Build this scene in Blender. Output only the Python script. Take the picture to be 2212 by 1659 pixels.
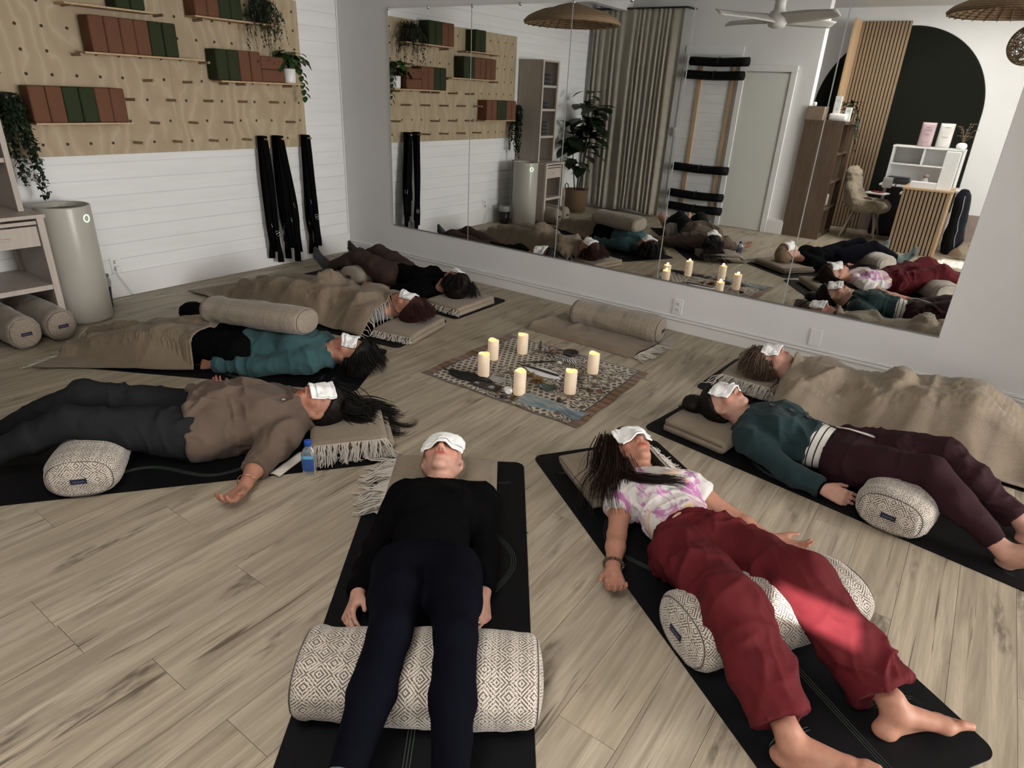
import bpy, bmesh, math, random
import numpy as np
from mathutils import Vector, Matrix

# ------------------------------------------------------------------ scene, camera, light
sc = bpy.context.scene
for o in list(bpy.data.objects):
    bpy.data.objects.remove(o, do_unlink=True)
COL = sc.collection
rng = np.random.default_rng(7)
random.seed(7)

cam_d = bpy.data.cameras.new('camera')
cam = bpy.data.objects.new('camera', cam_d)
COL.objects.link(cam)
_x = Vector((0.8119176, 0.5819253, 0.0463970))
_y = -Vector((0.2747622, -0.3108094, -0.9098919))
_z = -Vector((-0.5150685, 0.7515054, -0.4122427))
cam.matrix_world = Matrix(((_x.x, _y.x, _z.x, 5.340), (_x.y, _y.y, _z.y, -4.609), (_x.z, _y.z, _z.z, 1.620), (0, 0, 0, 1)))
cam_d.sensor_fit = 'HORIZONTAL'
cam_d.sensor_width = 36.0
cam_d.lens = 36.0 * 1394.504 / 2212
cam_d.clip_start = 0.05
cam_d.clip_end = 60
sc.camera = cam

sc.view_settings.view_transform = 'Standard'
sc.view_settings.look = 'None'
sc.view_settings.exposure = 0.0
sc.view_settings.gamma = 1.0
sc.view_settings.use_curve_mapping = False

W = bpy.data.worlds.new('sky')
sc.world = W
W.use_nodes = True
_bg = W.node_tree.nodes['Background']
_bg.inputs[0].default_value = (0.78, 0.88, 1.0, 1)
_bg.inputs[1].default_value = 2.5


def area_light(name, loc, direction, sx, sy, power, color):
    d = bpy.data.lights.new(name, 'AREA')
    d.shape = 'RECTANGLE'; d.size = sx; d.size_y = sy; d.energy = power; d.color = color
    o = bpy.data.objects.new(name, d); COL.objects.link(o)
    o.location = loc
    o.rotation_euler = Vector(direction).to_track_quat('-Z', 'Z').to_euler()
    return o


area_light('daylight_east', (11.85, -1.75, 1.72), (-1, -0.05, -0.12), 3.0, 2.1, 610, (1.0, 0.972, 0.93))
area_light('daylight_south', (6.40, -6.20, 1.75), (-0.2, 1, -0.1), 1.2, 1.3, 14, (0.97, 0.98, 1.0))
area_light('added_fill_light', (4.55, -4.75, 2.835), (0, 0, -1), 1.15, 1.15, 46, (1.0, 0.955, 0.89))  # overhead fill lamp, added out of view to brighten the foreground floor

sun_d = bpy.data.lights.new('sun', 'SUN')
sun_d.energy = 22.0; sun_d.angle = math.radians(0.5); sun_d.color = (1.0, 0.95, 0.88)
sun = bpy.data.objects.new('sun', sun_d); COL.objects.link(sun)
sun.rotation_euler = Vector((-0.25, 1.0, -0.595)).to_track_quat('-Z', 'Y').to_euler()
sun.location = (6, -9, 6)

# ------------------------------------------------------------------ small helpers
def V(*a): return np.array(a, float)
def nrm(v):
    v = np.asarray(v, float); return v / (np.linalg.norm(v) + 1e-12)


def tag(o, label=None, cat=None, group=None, kind=None):
    if label: o['label'] = label
    if cat: o['category'] = cat
    if group: o['group'] = group
    if kind: o['kind'] = kind
    return o


def empty(name, loc=(0, 0, 0), rz=0.0):
    o = bpy.data.objects.new(name, None); COL.objects.link(o)
    o.empty_display_size = 0.05
    o.location = loc; o.rotation_euler = (0, 0, rz)
    return o


def thing(name, label, cat, loc=(0, 0, 0), rz=0.0, group=None):
    return tag(empty(name, loc, rz), label, cat, group)


def obj(name, me, mat=None, parent=None, smooth=None, loc=None, rz=None):
    o = bpy.data.objects.new(name, me); COL.objects.link(o)
    if mat is not None:
        me.materials.clear()
        for m in (mat if isinstance(mat, (list, tuple)) else [mat]): me.materials.append(m)
    if smooth is not None:
        me.polygons.foreach_set('use_smooth', np.full(len(me.polygons), bool(smooth)))
    if parent: o.parent = parent
    if loc is not None: o.location = loc
    if rz is not None: o.rotation_euler = (0, 0, rz)
    return o


def mesh_np(name, v, quads=None, tris=None):
    v = np.asarray(v, np.float32)
    me = bpy.data.meshes.new(name)
    me.vertices.add(len(v)); me.vertices.foreach_set('co', v.ravel())
    parts, sizes = [], []
    if quads is not None and len(quads):
        q = np.asarray(quads, np.int32); parts.append(q.ravel()); sizes.append(np.full(len(q), 4))
    if tris is not None and len(tris):
        t = np.asarray(tris, np.int32); parts.append(t.ravel()); sizes.append(np.full(len(t), 3))
    idx = np.concatenate(parts); sz = np.concatenate(sizes)
    me.loops.add(len(idx)); me.loops.foreach_set('vertex_index', idx.astype(np.int32))
    me.polygons.add(len(sz))
    st = np.concatenate([[0], np.cumsum(sz)[:-1]])
    me.polygons.foreach_set('loop_start', st.astype(np.int32))
    me.update(calc_edges=True)
    return me


class MB:
    """collects shapes for ONE mesh object"""
    def __init__(s): s.v = []; s.f = []; s.n = 0
    def add(s, v, f):
        v = np.asarray(v, float)
        s.v.append(v); s.f += [tuple(i + s.n for i in q) for q in f]; s.n += len(v); return s
    def box(s, c, d, rz=0.0, ax=None, bev=0.0):
        c = np.array(c, float); h = np.array(d, float) / 2
        if bev <= 0:
            p = np.array([[x, y, z] for z in (-1, 1) for y in (-1, 1) for x in (-1, 1)], float) * h
            f = [(0, 2, 3, 1), (4, 5, 7, 6), (0, 1, 5, 4), (2, 6, 7, 3), (0, 4, 6, 2), (1, 3, 7, 5)]
        else:
            bm = bmesh.new(); bmesh.ops.create_cube(bm, size=1)
            for w in bm.verts: w.co = Vector((w.co.x * d[0], w.co.y * d[1], w.co.z * d[2]))
            bmesh.ops.bevel(bm, geom=list(bm.edges) + list(bm.verts), offset=min(bev, min(d) * .49), segments=2, affect='EDGES', profile=.6)
            bm.verts.index_update()
            p = np.array([w.co[:] for w in bm.verts]); f = [tuple(w.index for w in q.verts) for q in bm.faces]; bm.free()
        if ax is not None: p = p @ np.array(ax, float)
        elif rz:
            cz, sz = math.cos(rz), math.sin(rz); p = p @ np.array([[cz, sz, 0], [-sz, cz, 0], [0, 0, 1]])
        return s.add(p + c, f)
    def tube(s, pts, r, n=6, cap=True):
        pts = np.asarray(pts, float); m = len(pts)
        r = np.full(m, r, float) if np.isscalar(r) else np.asarray(r, float)
        t = np.gradient(pts, axis=0) if m > 1 else np.array([[0, 0, 1.]])
        t /= np.linalg.norm(t, axis=1)[:, None] + 1e-12
        ref = V(0, 0, 1) if abs(t[0][2]) < .9 else V(1, 0, 0)
        a = nrm(np.cross(t[0], ref)); vs = []
        ang = np.arange(n) * 2 * math.pi / n
        for i in range(m):
            a = nrm(a - t[i] * np.dot(a, t[i])); b = np.cross(t[i], a)
            vs.append(pts[i] + r[i] * (np.cos(ang)[:, None] * a + np.sin(ang)[:, None] * b))
        f = []
        for i in range(m - 1):
            for k in range(n):
                k2 = (k + 1) % n; f.append((i * n + k, i * n + k2, (i + 1) * n + k2, (i + 1) * n + k))
        if cap: f.append(tuple(range(n - 1, -1, -1))); f.append(tuple((m - 1) * n + k for k in range(n)))
        return s.add(np.concatenate(vs), f)
    def lathe(s, prof, c=(0, 0, 0), n=32, cap=True):
        c = np.array(c, float); ang = np.arange(n) * 2 * math.pi / n; vs = []; f = []
        for (r, z) in prof: vs.append(np.stack([np.cos(ang) * r, np.sin(ang) * r, np.full(n, z)], 1) + c)
        for i in range(len(prof) - 1):
            for k in range(n):
                k2 = (k + 1) % n; f.append((i * n + k, i * n + k2, (i + 1) * n + k2, (i + 1) * n + k))
        if cap:
            f.append(tuple(range(n - 1, -1, -1))); m = len(prof) - 1; f.append(tuple(m * n + k for k in range(n)))
        return s.add(np.concatenate(vs), f)
    def prism(s, poly, z0, z1, axis=2):
        """polygon (list of 2D) extruded along an axis"""
        n = len(poly); P = np.asarray(poly, float)
        def put(z):
            q = np.zeros((n, 3)); o = [i for i in range(3) if i != axis]
            q[:, o[0]] = P[:, 0]; q[:, o[1]] = P[:, 1]; q[:, axis] = z; return q
        f = [tuple(range(n - 1, -1, -1)), tuple(range(n, 2 * n))] + [(i, (i + 1) % n, n + (i + 1) % n, n + i) for i in range(n)]
        return s.add(np.concatenate([put(z0), put(z1)]), f)
    def mesh(s, name):
        me = bpy.data.meshes.new(name)
        me.from_pydata(np.concatenate(s.v).tolist(), [], s.f); me.update()
        bm = bmesh.new(); bm.from_mesh(me); bmesh.ops.recalc_face_normals(bm, faces=bm.faces[:]); bm.to_mesh(me); bm.free()
        return me
    def build(s, name, mat, parent=None, smooth=False, **k):
        return obj(name, s.mesh(name), mat, parent, smooth, **k)


def grid_mesh(name, P, uv=None, closed_u=False):
    """P: (nu,nv,3) surface grid -> mesh with optional uv (nu,nv,2)"""
    nu, nv = P.shape[:2]
    I = np.arange(nu * nv).reshape(nu, nv)
    a = I[:-1, :-1].ravel(); b = I[1:, :-1].ravel(); c = I[1:, 1:].ravel(); d = I[:-1, 1:].ravel()
    q = np.stack([a, b, c, d], 1)
    me = mesh_np(name, P.reshape(-1, 3), q)
    if uv is not None:
        l = me.uv_layers.new(name='UVMap'); l.data.foreach_set('uv', uv.reshape(-1, 2)[q.ravel()].astype(np.float32).ravel())
    return me


def add_mod_solid(o, th, off=-1.0):
    m = o.modifiers.new('thickness', 'SOLIDIFY'); m.thickness = th; m.offset = off; return m


# ---- numpy noise
def _h(ix, iy, iz, seed):
    with np.errstate(over='ignore'):
        h = (ix.astype(np.uint32) * np.uint32(374761393) + iy.astype(np.uint32) * np.uint32(668265263) + iz.astype(np.uint32) * np.uint32(2147483647) + np.uint32(seed * 1013904223 & 0xffffffff))
        h = (h ^ (h >> np.uint32(13))) * np.uint32(1274126177); h = h ^ (h >> np.uint32(16))
        h = h * np.uint32(2246822519); h = h ^ (h >> np.uint32(15))
    return (h & np.uint32(0xffffff)).astype(np.float64) / 0xffffff * 2 - 1


def vnoise(p, seed=0):
    p = np.asarray(p, float); i = np.floor(p).astype(np.int64); f = p - i; f = f * f * (3 - 2 * f)
    r = 0
    for dx in (0, 1):
        wx = f[..., 0] if dx else 1 - f[..., 0]
        for dy in (0, 1):
            wy = f[..., 1] if dy else 1 - f[..., 1]
            for dz in (0, 1):
                wz = f[..., 2] if dz else 1 - f[..., 2]
                r = r + wx * wy * wz * _h(i[..., 0] + dx + 5000, i[..., 1] + dy + 5000, i[..., 2] + dz + 5000, seed)
    return r


def fbm(p, seed=0, o=3):
    a, r, t = 1., 0., 0.
    for k in range(o): r = r + a * vnoise(np.asarray(p) * 2 ** k + 17.3 * k, seed + k); t += a; a *= .5
    return r / t


# ------------------------------------------------------------------ materials
def srgb(r, g, b):
    f = lambda c: c / 12.92 if c <= 0.04045 else ((c + .055) / 1.055) ** 2.4
    return tuple(f(c / 255) for c in (r, g, b))


class NT:
    def __init__(s, name):
        s.m = bpy.data.materials.new(name); s.m.use_nodes = True; s.t = s.m.node_tree; s.N = s.t.nodes; s.L = s.t.links
        s.b = s.N['Principled BSDF']; s.out = s.N['Material Output']
    def n(s, typ, **k):
        q = s.N.new(typ)
        for a, v in k.items(): setattr(q, a, v)
        return q
    def lk(s, a, b): s.L.new(a, b)
    def coord(s, kind='Object', scale=(1, 1, 1), rot=(0, 0, 0), loc=(0, 0, 0)):
        c = s.n('ShaderNodeTexCoord'); m = s.n('ShaderNodeMapping')
        m.inputs['Scale'].default_value = scale; m.inputs['Rotation'].default_value = rot; m.inputs['Location'].default_value = loc
        s.lk(c.outputs[kind], m.inputs[0]); return m.outputs[0]
    def noise(s, vec, scale=5, detail=3, rough=.55, dist=0):
        q = s.n('ShaderNodeTexNoise'); q.inputs['Scale'].default_value = scale; q.inputs['Detail'].default_value = detail
        q.inputs['Roughness'].default_value = rough; q.inputs['Distortion'].default_value = dist; s.lk(vec, q.inputs['Vector']); return q.outputs[0]
    def ramp(s, fac, stops, interp='LINEAR'):
        q = s.n('ShaderNodeValToRGB'); q.color_ramp.interpolation = interp; e = q.color_ramp.elements
        while len(e) < len(stops): e.new(.5)
        for el, (p, c) in zip(e, stops): el.position = p; el.color = (*c, 1) if len(c) == 3 else c
        s.lk(fac, q.inputs[0]); return q.outputs[0]
    def mix(s, fac, a, b, mode='MIX'):
        q = s.n('ShaderNodeMix'); q.data_type = 'RGBA'; q.blend_type = mode
        for val, sock in ((fac, q.inputs[0]), (a, q.inputs[6]), (b, q.inputs[7])):
            if isinstance(val, (int, float)): sock.default_value = val
            elif isinstance(val, tuple): sock.default_value = (*val, 1) if len(val) == 3 else val
            else: s.lk(val, sock)
        return q.outputs[2]
    def math(s, op, a, b=None, clamp=False):
        q = s.n('ShaderNodeMath', operation=op); q.use_clamp = clamp
        for val, sock in ((a, q.inputs[0]), (b, q.inputs[1])):
            if val is None: continue
            if isinstance(val, (int, float)): sock.default_value = val
            else: s.lk(val, sock)
        return q.outputs[0]
    def sep(s, vec):
        q = s.n('ShaderNodeSeparateXYZ'); s.lk(vec, q.inputs[0]); return q.outputs
    def comb(s, x, y, z):
        q = s.n('ShaderNodeCombineXYZ')
        for val, sock in zip((x, y, z), q.inputs):
            if isinstance(val, (int, float)): sock.default_value = val
            else: s.lk(val, sock)
        return q.outputs[0]
    def bump(s, h, strength=.3, dist=.01):
        q = s.n('ShaderNodeBump'); q.inputs['Strength'].default_value = strength; q.inputs['Distance'].default_value = dist
        s.lk(h, q.inputs['Height']); s.lk(q.outputs[0], s.b.inputs['Normal'])
    def base(s, c):
        if isinstance(c, tuple): s.b.inputs['Base Color'].default_value = (*c, 1)
        else: s.lk(c, s.b.inputs['Base Color'])
    def set(s, rough=None, metal=None, spec=None, sheen=None, **k):
        i = s.b.inputs
        if rough is not None: i['Roughness'].default_value = rough
        if metal is not None: i['Metallic'].default_value = metal
        if spec is not None: i['Specular IOR Level'].default_value = spec
        if sheen is not None: i['Sheen Weight'].default_value = sheen; i['Sheen Roughness'].default_value = .5
        return s


def mul(c, k): return tuple(min(1, x * k) for x in c)


def pm(name, col, rough=.6, var=.12, scale=8, bump=0., bscale=80, metal=0, spec=.4, sheen=None, stretch=(1, 1, 1)):
    s = NT(name); v = s.coord('Object', stretch)
    s.base(s.ramp(s.noise(v, scale, 4), [(.3, mul(col, 1 - var)), (.7, mul(col, 1 + var))]))
    s.set(rough, metal, spec, sheen)
    if bump: s.bump(s.noise(v, bscale, 3), bump, .004)
    return s.m


def emis(name, col, strength):
    s = NT(name); s.base(col); s.b.inputs['Emission Color'].default_value = (*col, 1); s.b.inputs['Emission Strength'].default_value = strength
    return s.m


def cloth_mat(name, col, rough=.85, var=.1, weave=900, bump=.25, sheen=.25, fleck=None, fs=140):
    s = NT(name); v = s.coord('Object')
    c = s.ramp(s.noise(v, 9, 4), [(.3, mul(col, 1 - var)), (.7, mul(col, 1 + var))])
    if fleck: c = s.mix(s.ramp(s.noise(v, fs, 2), [(.52, (0, 0, 0)), (.66, (1, 1, 1))]), c, fleck)
    s.base(c); s.set(rough, 0, .2 if max(col) > .02 else .05, sheen)
    s.bump(s.noise(v, weave, 2), bump, .002)
    return s.m


MAT = {}
MAT['wall'] = pm('white_wall_paint', (.70, .70, .70), .75, .02, 3, .10, 140)
MAT['board'] = pm('white_board_paint', (.74, .745, .74), .55, .04, 5, .06, 60, stretch=(1, .3, 3))
MAT['trim'] = pm('white_trim_paint', (.72, .72, .71), .4, .02, 4)
MAT['ceiling'] = pm('white_ceiling_paint', (.66, .66, .65), .85, .02, 3, .1, 120)
MAT['dark'] = pm('dark_gap', (.02, .018, .016), .9)


def plank_mat():
    s = NT('oak_vinyl_plank')
    oi = s.n('ShaderNodeObjectInfo'); r = oi.outputs['Random']
    c = s.n('ShaderNodeTexCoord'); x, y, z = s.sep(c.outputs['Object'])
    off = s.math('MULTIPLY', r, 37.0); off2 = s.math('MULTIPLY', r, 91.0)
    v = s.comb(s.math('ADD', x, off), s.math('ADD', y, off2), z)
    def mp(sx, sy):
        m = s.n('ShaderNodeMapping'); m.inputs['Scale'].default_value = (sx, sy, 1); s.lk(v, m.inputs[0]); return m.outputs[0]
    tone = s.ramp(r, [(0, (.395, .335, .25)), (.5, (.46, .395, .30)), (1, (.425, .37, .29))])
    g1 = s.noise(mp(22, 1.5), 1, 5, .6, .6)
    col = s.mix(s.ramp(g1, [(.35, (0, 0, 0)), (.62, (1, 1, 1))]), mul((.26, .215, .16), 1.0), tone)
    g2 = s.noise(mp(150, 4), 1, 3, .6)
    col = s.mix(s.ramp(g2, [(.3, (.55, .55, .55)), (.6, (0, 0, 0))]), col, (.27, .225, .17))
    crack = s.noise(mp(38, 1.1), 1, 2, .5, 1.2)
    col = s.mix(s.ramp(crack, [(.27, (.85, .85, .85)), (.335, (0, 0, 0))]), col, (.085, .064, .046))
    knot = s.noise(mp(9, 2.2), 1, 2, .5, .4)
    kk = s.math('MULTIPLY', s.ramp(knot, [(.585, (0, 0, 0)), (.69, (1, 1, 1))]), s.ramp(s.noise(mp(60, 14), 1, 3), [(.35, (0, 0, 0)), (.6, (1, 1, 1))]))
    col = s.mix(s.math('MULTIPLY', kk, .75), col, (.075, .058, .045))
    s.base(col); s.set(.5, 0, .35)
    s.bump(s.math('ADD', g2, crack), .12, .002)
    return s.m


MAT['plank'] = plank_mat()


def wood(name, c1, c2, rough=.5, sx=3, sy=40, axis='z', dist=1.0):
    s = NT(name); sc3 = {'x': (sx, sy, sy), 'y': (sy, sx, sy), 'z': (sy, sy, sx)}[axis]
    v = s.coord('Object', sc3); g = s.noise(v, 1, 4, .6, dist)
    s.base(s.ramp(g, [(.3, c1), (.7, c2)])); s.set(rough, 0, .3); s.bump(g, .06, .003); return s.m


MAT['shelf_wood'] = wood('whitewashed_wood', (.40, .34, .30), (.47, .41, .36))
MAT['cab_wood'] = wood('brown_oak', (.085, .055, .037), (.13, .09, .064))
MAT['pine'] = wood('light_pine', (.42, .28, .16), (.52, .36, .22))
MAT['peg'] = wood('wooden_peg', (.30, .22, .14), (.38, .28, .18), .6, 3, 60, 'x')
MAT['slat_wood'] = wood('slat_wood', (.25, .175, .11), (.32, .23, .15))


def ply_mat():
    s = NT('birch_plywood'); v = s.coord('Object', (1, 1.5, .8))
    w = s.n('ShaderNodeTexWave'); w.inputs['Scale'].default_value = 1.6; w.inputs['Distortion'].default_value = 17; w.inputs['Detail'].default_value = 3
    w.inputs['Detail Scale'].default_value = 1.3; w.bands_direction = 'Y'; s.lk(v, w.inputs[0])
    c = s.ramp(w.outputs[1], [(.0, (.375, .295, .19)), (.6, (.405, .32, .21)), (.9, (.42, .335, .225)), (1, (.46, .375, .26))])
    c = s.mix(s.ramp(s.noise(v, 2, 3), [(.3, (.35, .35, .35)), (.7, (0, 0, 0))]), c, (.34, .26, .165))
    s.base(c); s.set(.55, 0, .3); return s.m


MAT['ply'] = ply_mat()
MAT['block_rust'] = cloth_mat('rust_foam', (.145, .066, .038), .85, .06, 500, .1, None)
MAT['block_green'] = cloth_mat('green_foam', (.030, .038, .017), .85, .06, 500, .1, None)
MAT['black_web'] = cloth_mat('black_webbing', (.003, .003, .0035), .9, .1, 700, .3, None)
MAT['chrome'] = pm('steel', (.6, .6, .6), .25, .05, metal=1)
MAT['mat_black'] = pm('black_mat_rubber', (.0042, .0042, .0050), .6, .15, 20, .15, 500, spec=.12)
MAT['mat_line'] = pm('grey_mat_print', (.045, .058, .050), .7, .1, spec=.1)
MAT['wool'] = cloth_mat('tan_wool', (.232, .184, .136), .95, .12, 420, .45, .15, (.30, .245, .185), 260)
MAT['wool_dark'] = cloth_mat('tan_wool_worn', (.192, .146, .103), .95, .12, 420, .45, .12, (.235, .18, .13), 260)
MAT['fringe'] = cloth_mat('cream_fringe', (.52, .47, .42), .9, .08, 300, .2, .3)
MAT['towel'] = cloth_mat('white_towel', (.80, .80, .79), .9, .02, 500, .25, .2)


def bolster_mat(name, light, dark, per=.098, solid=0.0):
    """woven concentric diamonds from the uv (metres along, metres round)"""
    s = NT(name); c = s.n('ShaderNodeTexCoord'); u, v, _ = s.sep(c.outputs['UV'])
    q = lambda x: s.math('MULTIPLY', s.math('FLOOR', s.math('MULTIPLY', x, 24 / per)), per / 24)   # thread steps
    def tri(x):
        f = s.math('FRACT', s.math('MULTIPLY', x, 1 / per)); return s.math('ABSOLUTE', s.math('SUBTRACT', f, .5))
    d = s.math('ADD', tri(q(u)), tri(q(v)))              # 0..1 diamonds
    st = s.math('FRACT', s.math('ADD', s.math('MULTIPLY', d, 6.0), .25))
    band = s.math('LESS_THAN', st, .49)
    col = s.mix(s.math('MULTIPLY', band, 1 - solid), light, dark)
    nz = s.noise(s.coord('Object'), 7, 2); col = s.mix(s.math('MULTIPLY', nz, .18), col, mul(light, .75))
    s.base(col); s.set(.9, 0, .2, .2); s.bump(s.noise(s.coord('Object'), 600, 2), .3, .002); return s.m


MAT['bol'] = bolster_mat('diamond_weave_bold', (.56, .50, .44), (.060, .046, .038), .068)
MAT['bol_fine'] = bolster_mat('diamond_weave_fine', (.36, .30, .24), (.10, .08, .062), .052)
MAT['bol_plain'] = bolster_mat('diamond_weave_faded', (.30, .25, .20), (.17, .135, .105), .045, .4)
MAT['label_navy'] = pm('navy_label', (.012, .012, .03), .7)
MAT['white_plastic'] = pm('white_plastic', (.74, .74, .73), .35, .02)
MAT['black_plastic'] = pm('black_plastic', (.012, .012, .013), .4, .1)
MAT['leaf_dark'] = pm('dark_leaf', (.013, .026, .010), .5, .4, 30)
MAT['leaf_mid'] = pm('green_leaf', (.035, .085, .022), .4, .35, 25)
MAT['stem'] = pm('plant_stem', (.035, .03, .015), .7)
MAT['ceramic'] = pm('white_ceramic', (.78, .78, .77), .3, .02)
# ------------------------------------------------------------------ the setting
XE, YS, H = 12.0, -6.35, 2.88


def struct(o): o['kind'] = 'structure'; return o


fl = struct(MB().box((XE / 2, YS / 2, -.025), (XE + .2, -YS + .2, .04)).build('floor', MAT['dark']))
PW, PL = .181, 1.22
full_plank = MB().box((0, 0, -.0025), (PW - .0012, PL - .0014, .005)).mesh('plank')
full_plank.materials.append(MAT['plank'])
xi = 0
x0 = .051 - PW
while x0 < 7.75:
    xa, xb = max(0, x0), x0 + PW
    j = random.random() * PL
    if xi == 18: j = (4.15 % PL)
    if xi == 21: j = (4.03 % PL)
    if xi == 30: j = (2.395 % PL)
    y = -j + PL if j > .02 else 0.0
    y = min(y, 9)
    top = 0.0
    edges = [0.0]
    t = -j
    while t > YS: edges.append(t); t -= PL
    edges.append(YS)
    for a, b in zip(edges[:-1], edges[1:]):
        if a - b < .03: continue
        if abs((a - b) - PL) < .005 and xb - xa > PW - .002:
            o = bpy.data.objects.new('plank', full_plank); COL.objects.link(o)
        else:
            o = obj('plank', MB().box((0, 0, -.0025), (xb - xa - .0012, a - b - .0014, .005)).mesh('plank'), MAT['plank'])
        o.location = ((xa + xb) / 2, (a + b) / 2, 0); o.parent = fl
    x0 += PW; xi += 1

far_pl = MB()
for i in range(23):
    for k_ in range(5): far_pl.box((x0 + PW / 2 + i * PW, -.61 - 1.22 * k_ - .3 * (i % 3) * 0, -.0025), (PW - .0012, PL - .0014, .005))
o = far_pl.build('plank', MAT['plank'], fl); o['kind'] = 'stuff'
# west wall with painted boards
ww = struct(MB().box((-.06, YS / 2, H / 2), (.10, -YS + .2, H)).build('wall_west', MAT['wall']))
zb = .175
bm_board = None
while zb < H:
    h = min(.1185, H - zb)
    if h > .02:
        me = MB().box((-.005, -2.45, zb + h / 2), (.010, 4.9, h - .0065)).mesh('board')
        obj('board', me, MAT['board'], ww)
    zb += .1185
struct(MB().box((.004, -2.45, .093), (.022, 4.9, .186), bev=.003).build('baseboard_west', MAT['trim']))
# north wall (mirror wall)
struct(MB().box((XE / 2, .06, H / 2), (XE + .2, .12, H)).build('wall_north', MAT['wall']))
bn = MB().box((XE / 2, -.008, .041), (XE, .016, .080)).box((XE / 2, -.012, .0935), (XE, .024, .019), bev=.004).box((XE / 2, -.008, .1125), (XE, .016, .013), bev=.003).box((XE / 2, -.003, .06), (XE, .006, .12))
struct(bn.build('baseboard_north', MAT['trim']))
struct(MB().box((.006, -.006, H / 2), (.012, .012, H)).build('trim_1', MAT['trim']))
# south wall with its end face, door, reception niche behind
wsouth = struct(MB().box((1.62, -5.0, H / 2), (3.16, .18, H)).build('wall_south', MAT['wall']))
zb = .175
while zb < 2.2:
    obj('board', MB().box((1.85, -4.906, zb + .059), (.80, .008, .115)).mesh('board'), MAT['board'], wsouth)
    zb += .1185
struct(MB().box((.76, -4.90, .06), (1.50, .02, .12)).build('baseboard_south', MAT['trim']))
struct(MB().box((3.075, -4.895, .085), (.25, .05, .17), bev=.004).box((3.075, -4.897, .18), (.235, .04, .02), bev=.004).build('trim_2', MAT['trim']))
door = struct(MB().box((2.61, -4.895, 1.0), (.60, .035, 1.99)).build('door_1', pm('door_paint', (.64, .645, .60), .45, .01, 3)))
kb = MB(); kb.lathe([(.026, 0), (.026, .006), (.012, .01), (.011, .03), (.022, .038), (.027, .05), (.022, .062), (.0, .066)], n=20)
k = kb.build('handle', pm('aged_bronze', (.16, .13, .10), .35, .1, metal=1), door, True); k.rotation_euler = (math.pi / 2, 0, 0); k.location = (2.375, -4.878, .90)
cas = MB()
for c, d in (((2.285, -4.885, 1.02), (.075, .04, 2.04)), ((2.945, -4.885, 1.02), (.075, .04, 2.04)), ((2.615, -4.885, 2.045), (.735, .042, .075))): cas.box(c, d, bev=.006)
struct(cas.build('trim_3', MAT['trim']))
# niche wall, painted arch, windows (outside the view)
wa = MB()
WX0, WX1, WZ0, WZ1 = 5.46, 6.95, .80, 2.16
for xa, xb, za, zb_ in ((2.3, WX0, 0, H), (WX1, XE + .1, 0, H), (WX0, WX1, 0, WZ0), (WX0, 6.04, WZ1, H), (6.30, WX1, WZ1, H), (6.04, 6.30, WZ1, 2.27), (6.04, 6.30, 2.43, H)):
    wa.box(((xa + xb) / 2, YS - .05, (za + zb_) / 2), (xb - xa, .10, zb_ - za))
struct(wa.build('wall_niche', MAT['wall']))
struct(MB().box((4.3, YS + .008, .19), (2.3, .016, .38)).build('baseboard_niche', pm('taupe_skirting', (.26, .20, .18), .6)))
struct(MB().box((2.36, -5.7, H / 2), (.1, 1.3, H)).build('wall_inner', MAT['wall']))
pts = [(3.975 + 1.04 * math.cos(a), 1.62 + 1.04 * math.sin(a)) for a in np.linspace(0, math.pi, 49)]
arch = MB().prism([(5.035, .0)] + pts + [(2.915, .0)], YS, YS + .004, axis=1)
struct(arch.build('trim_4', pm('dark_olive_paint', (.0095, .0105, .0075), .9, .06, 4, spec=.1)))
# east wall with wide window
we = MB()
for ya, yb, za, zb_ in ((0.1, -.2, 0, H), (-3.3, YS - .1, 0, H), (-.2, -3.3, 0, .60), (-.2, -3.3, 2.80, H)):
    we.box((XE + .05, (ya + yb) / 2, (za + zb_) / 2), (.10, abs(yb - ya), zb_ - za))
struct(we.build('wall_east', MAT['wall']))
wf = MB()
for yy in (-.22, -1.24, -2.26, -3.28): wf.box((XE + .05, yy, 1.70), (.06, .05, 2.20))
for zz in (.62, 2.78): wf.box((XE + .05, -1.75, zz), (.06, 3.10, .05))
win = struct(wf.build('window_1', MAT['trim']))
g = NT('window_glass'); gl = g.n('ShaderNodeBsdfGlossy'); gl.inputs['Roughness'].default_value = .02; tr = g.n('ShaderNodeBsdfTransparent'); mx = g.n('ShaderNodeMixShader')
mx.inputs[0].default_value = .06; g.lk(tr.outputs[0], mx.inputs[1]); g.lk(gl.outputs[0], mx.inputs[2]); g.lk(mx.outputs[0], g.out.inputs[0]); MAT['glass'] = g.m
for ya, yb in ((-.245, -1.215), (-1.265, -2.235), (-2.285, -3.255)):
    MB().box((XE + .05, (ya + yb) / 2, 1.70), (.006, yb * -1 + ya, 2.10)).build('pane', MAT['glass'], win)
w2 = MB()
for xx in (WX0 + .02, WX1 - .02): w2.box((xx, YS - .05, (WZ0 + WZ1) / 2), (.04, .06, WZ1 - WZ0))
for zz in (WZ0 + .02, WZ1 - .02): w2.box(((WX0 + WX1) / 2, YS - .05, zz), (WX1 - WX0 - .08, .06, .04))
win2 = struct(w2.build('window_2', MAT['trim']))
zz = WZ0 + .05
slat_i = 0
while zz < WZ1 - .05:      # closed blind, a few lower slats stand open
    open_ = .86 < zz < 1.16
    sl = MB().box((0, 0, 0), (WX1 - WX0 - .076, .003, .030 if open_ else .052)).build('slat', MAT['white_plastic'], win2)
    sl.location = ((WX0 + WX1) / 2, YS - .02, zz); zz += .048; slat_i += 1
struct(MB().box((7.25, -.30, H / 2), (.45, .62, H)).build('added_shade_pier', MAT['wall']))  # pier added out of view to shade the right end of the north wall
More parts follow.
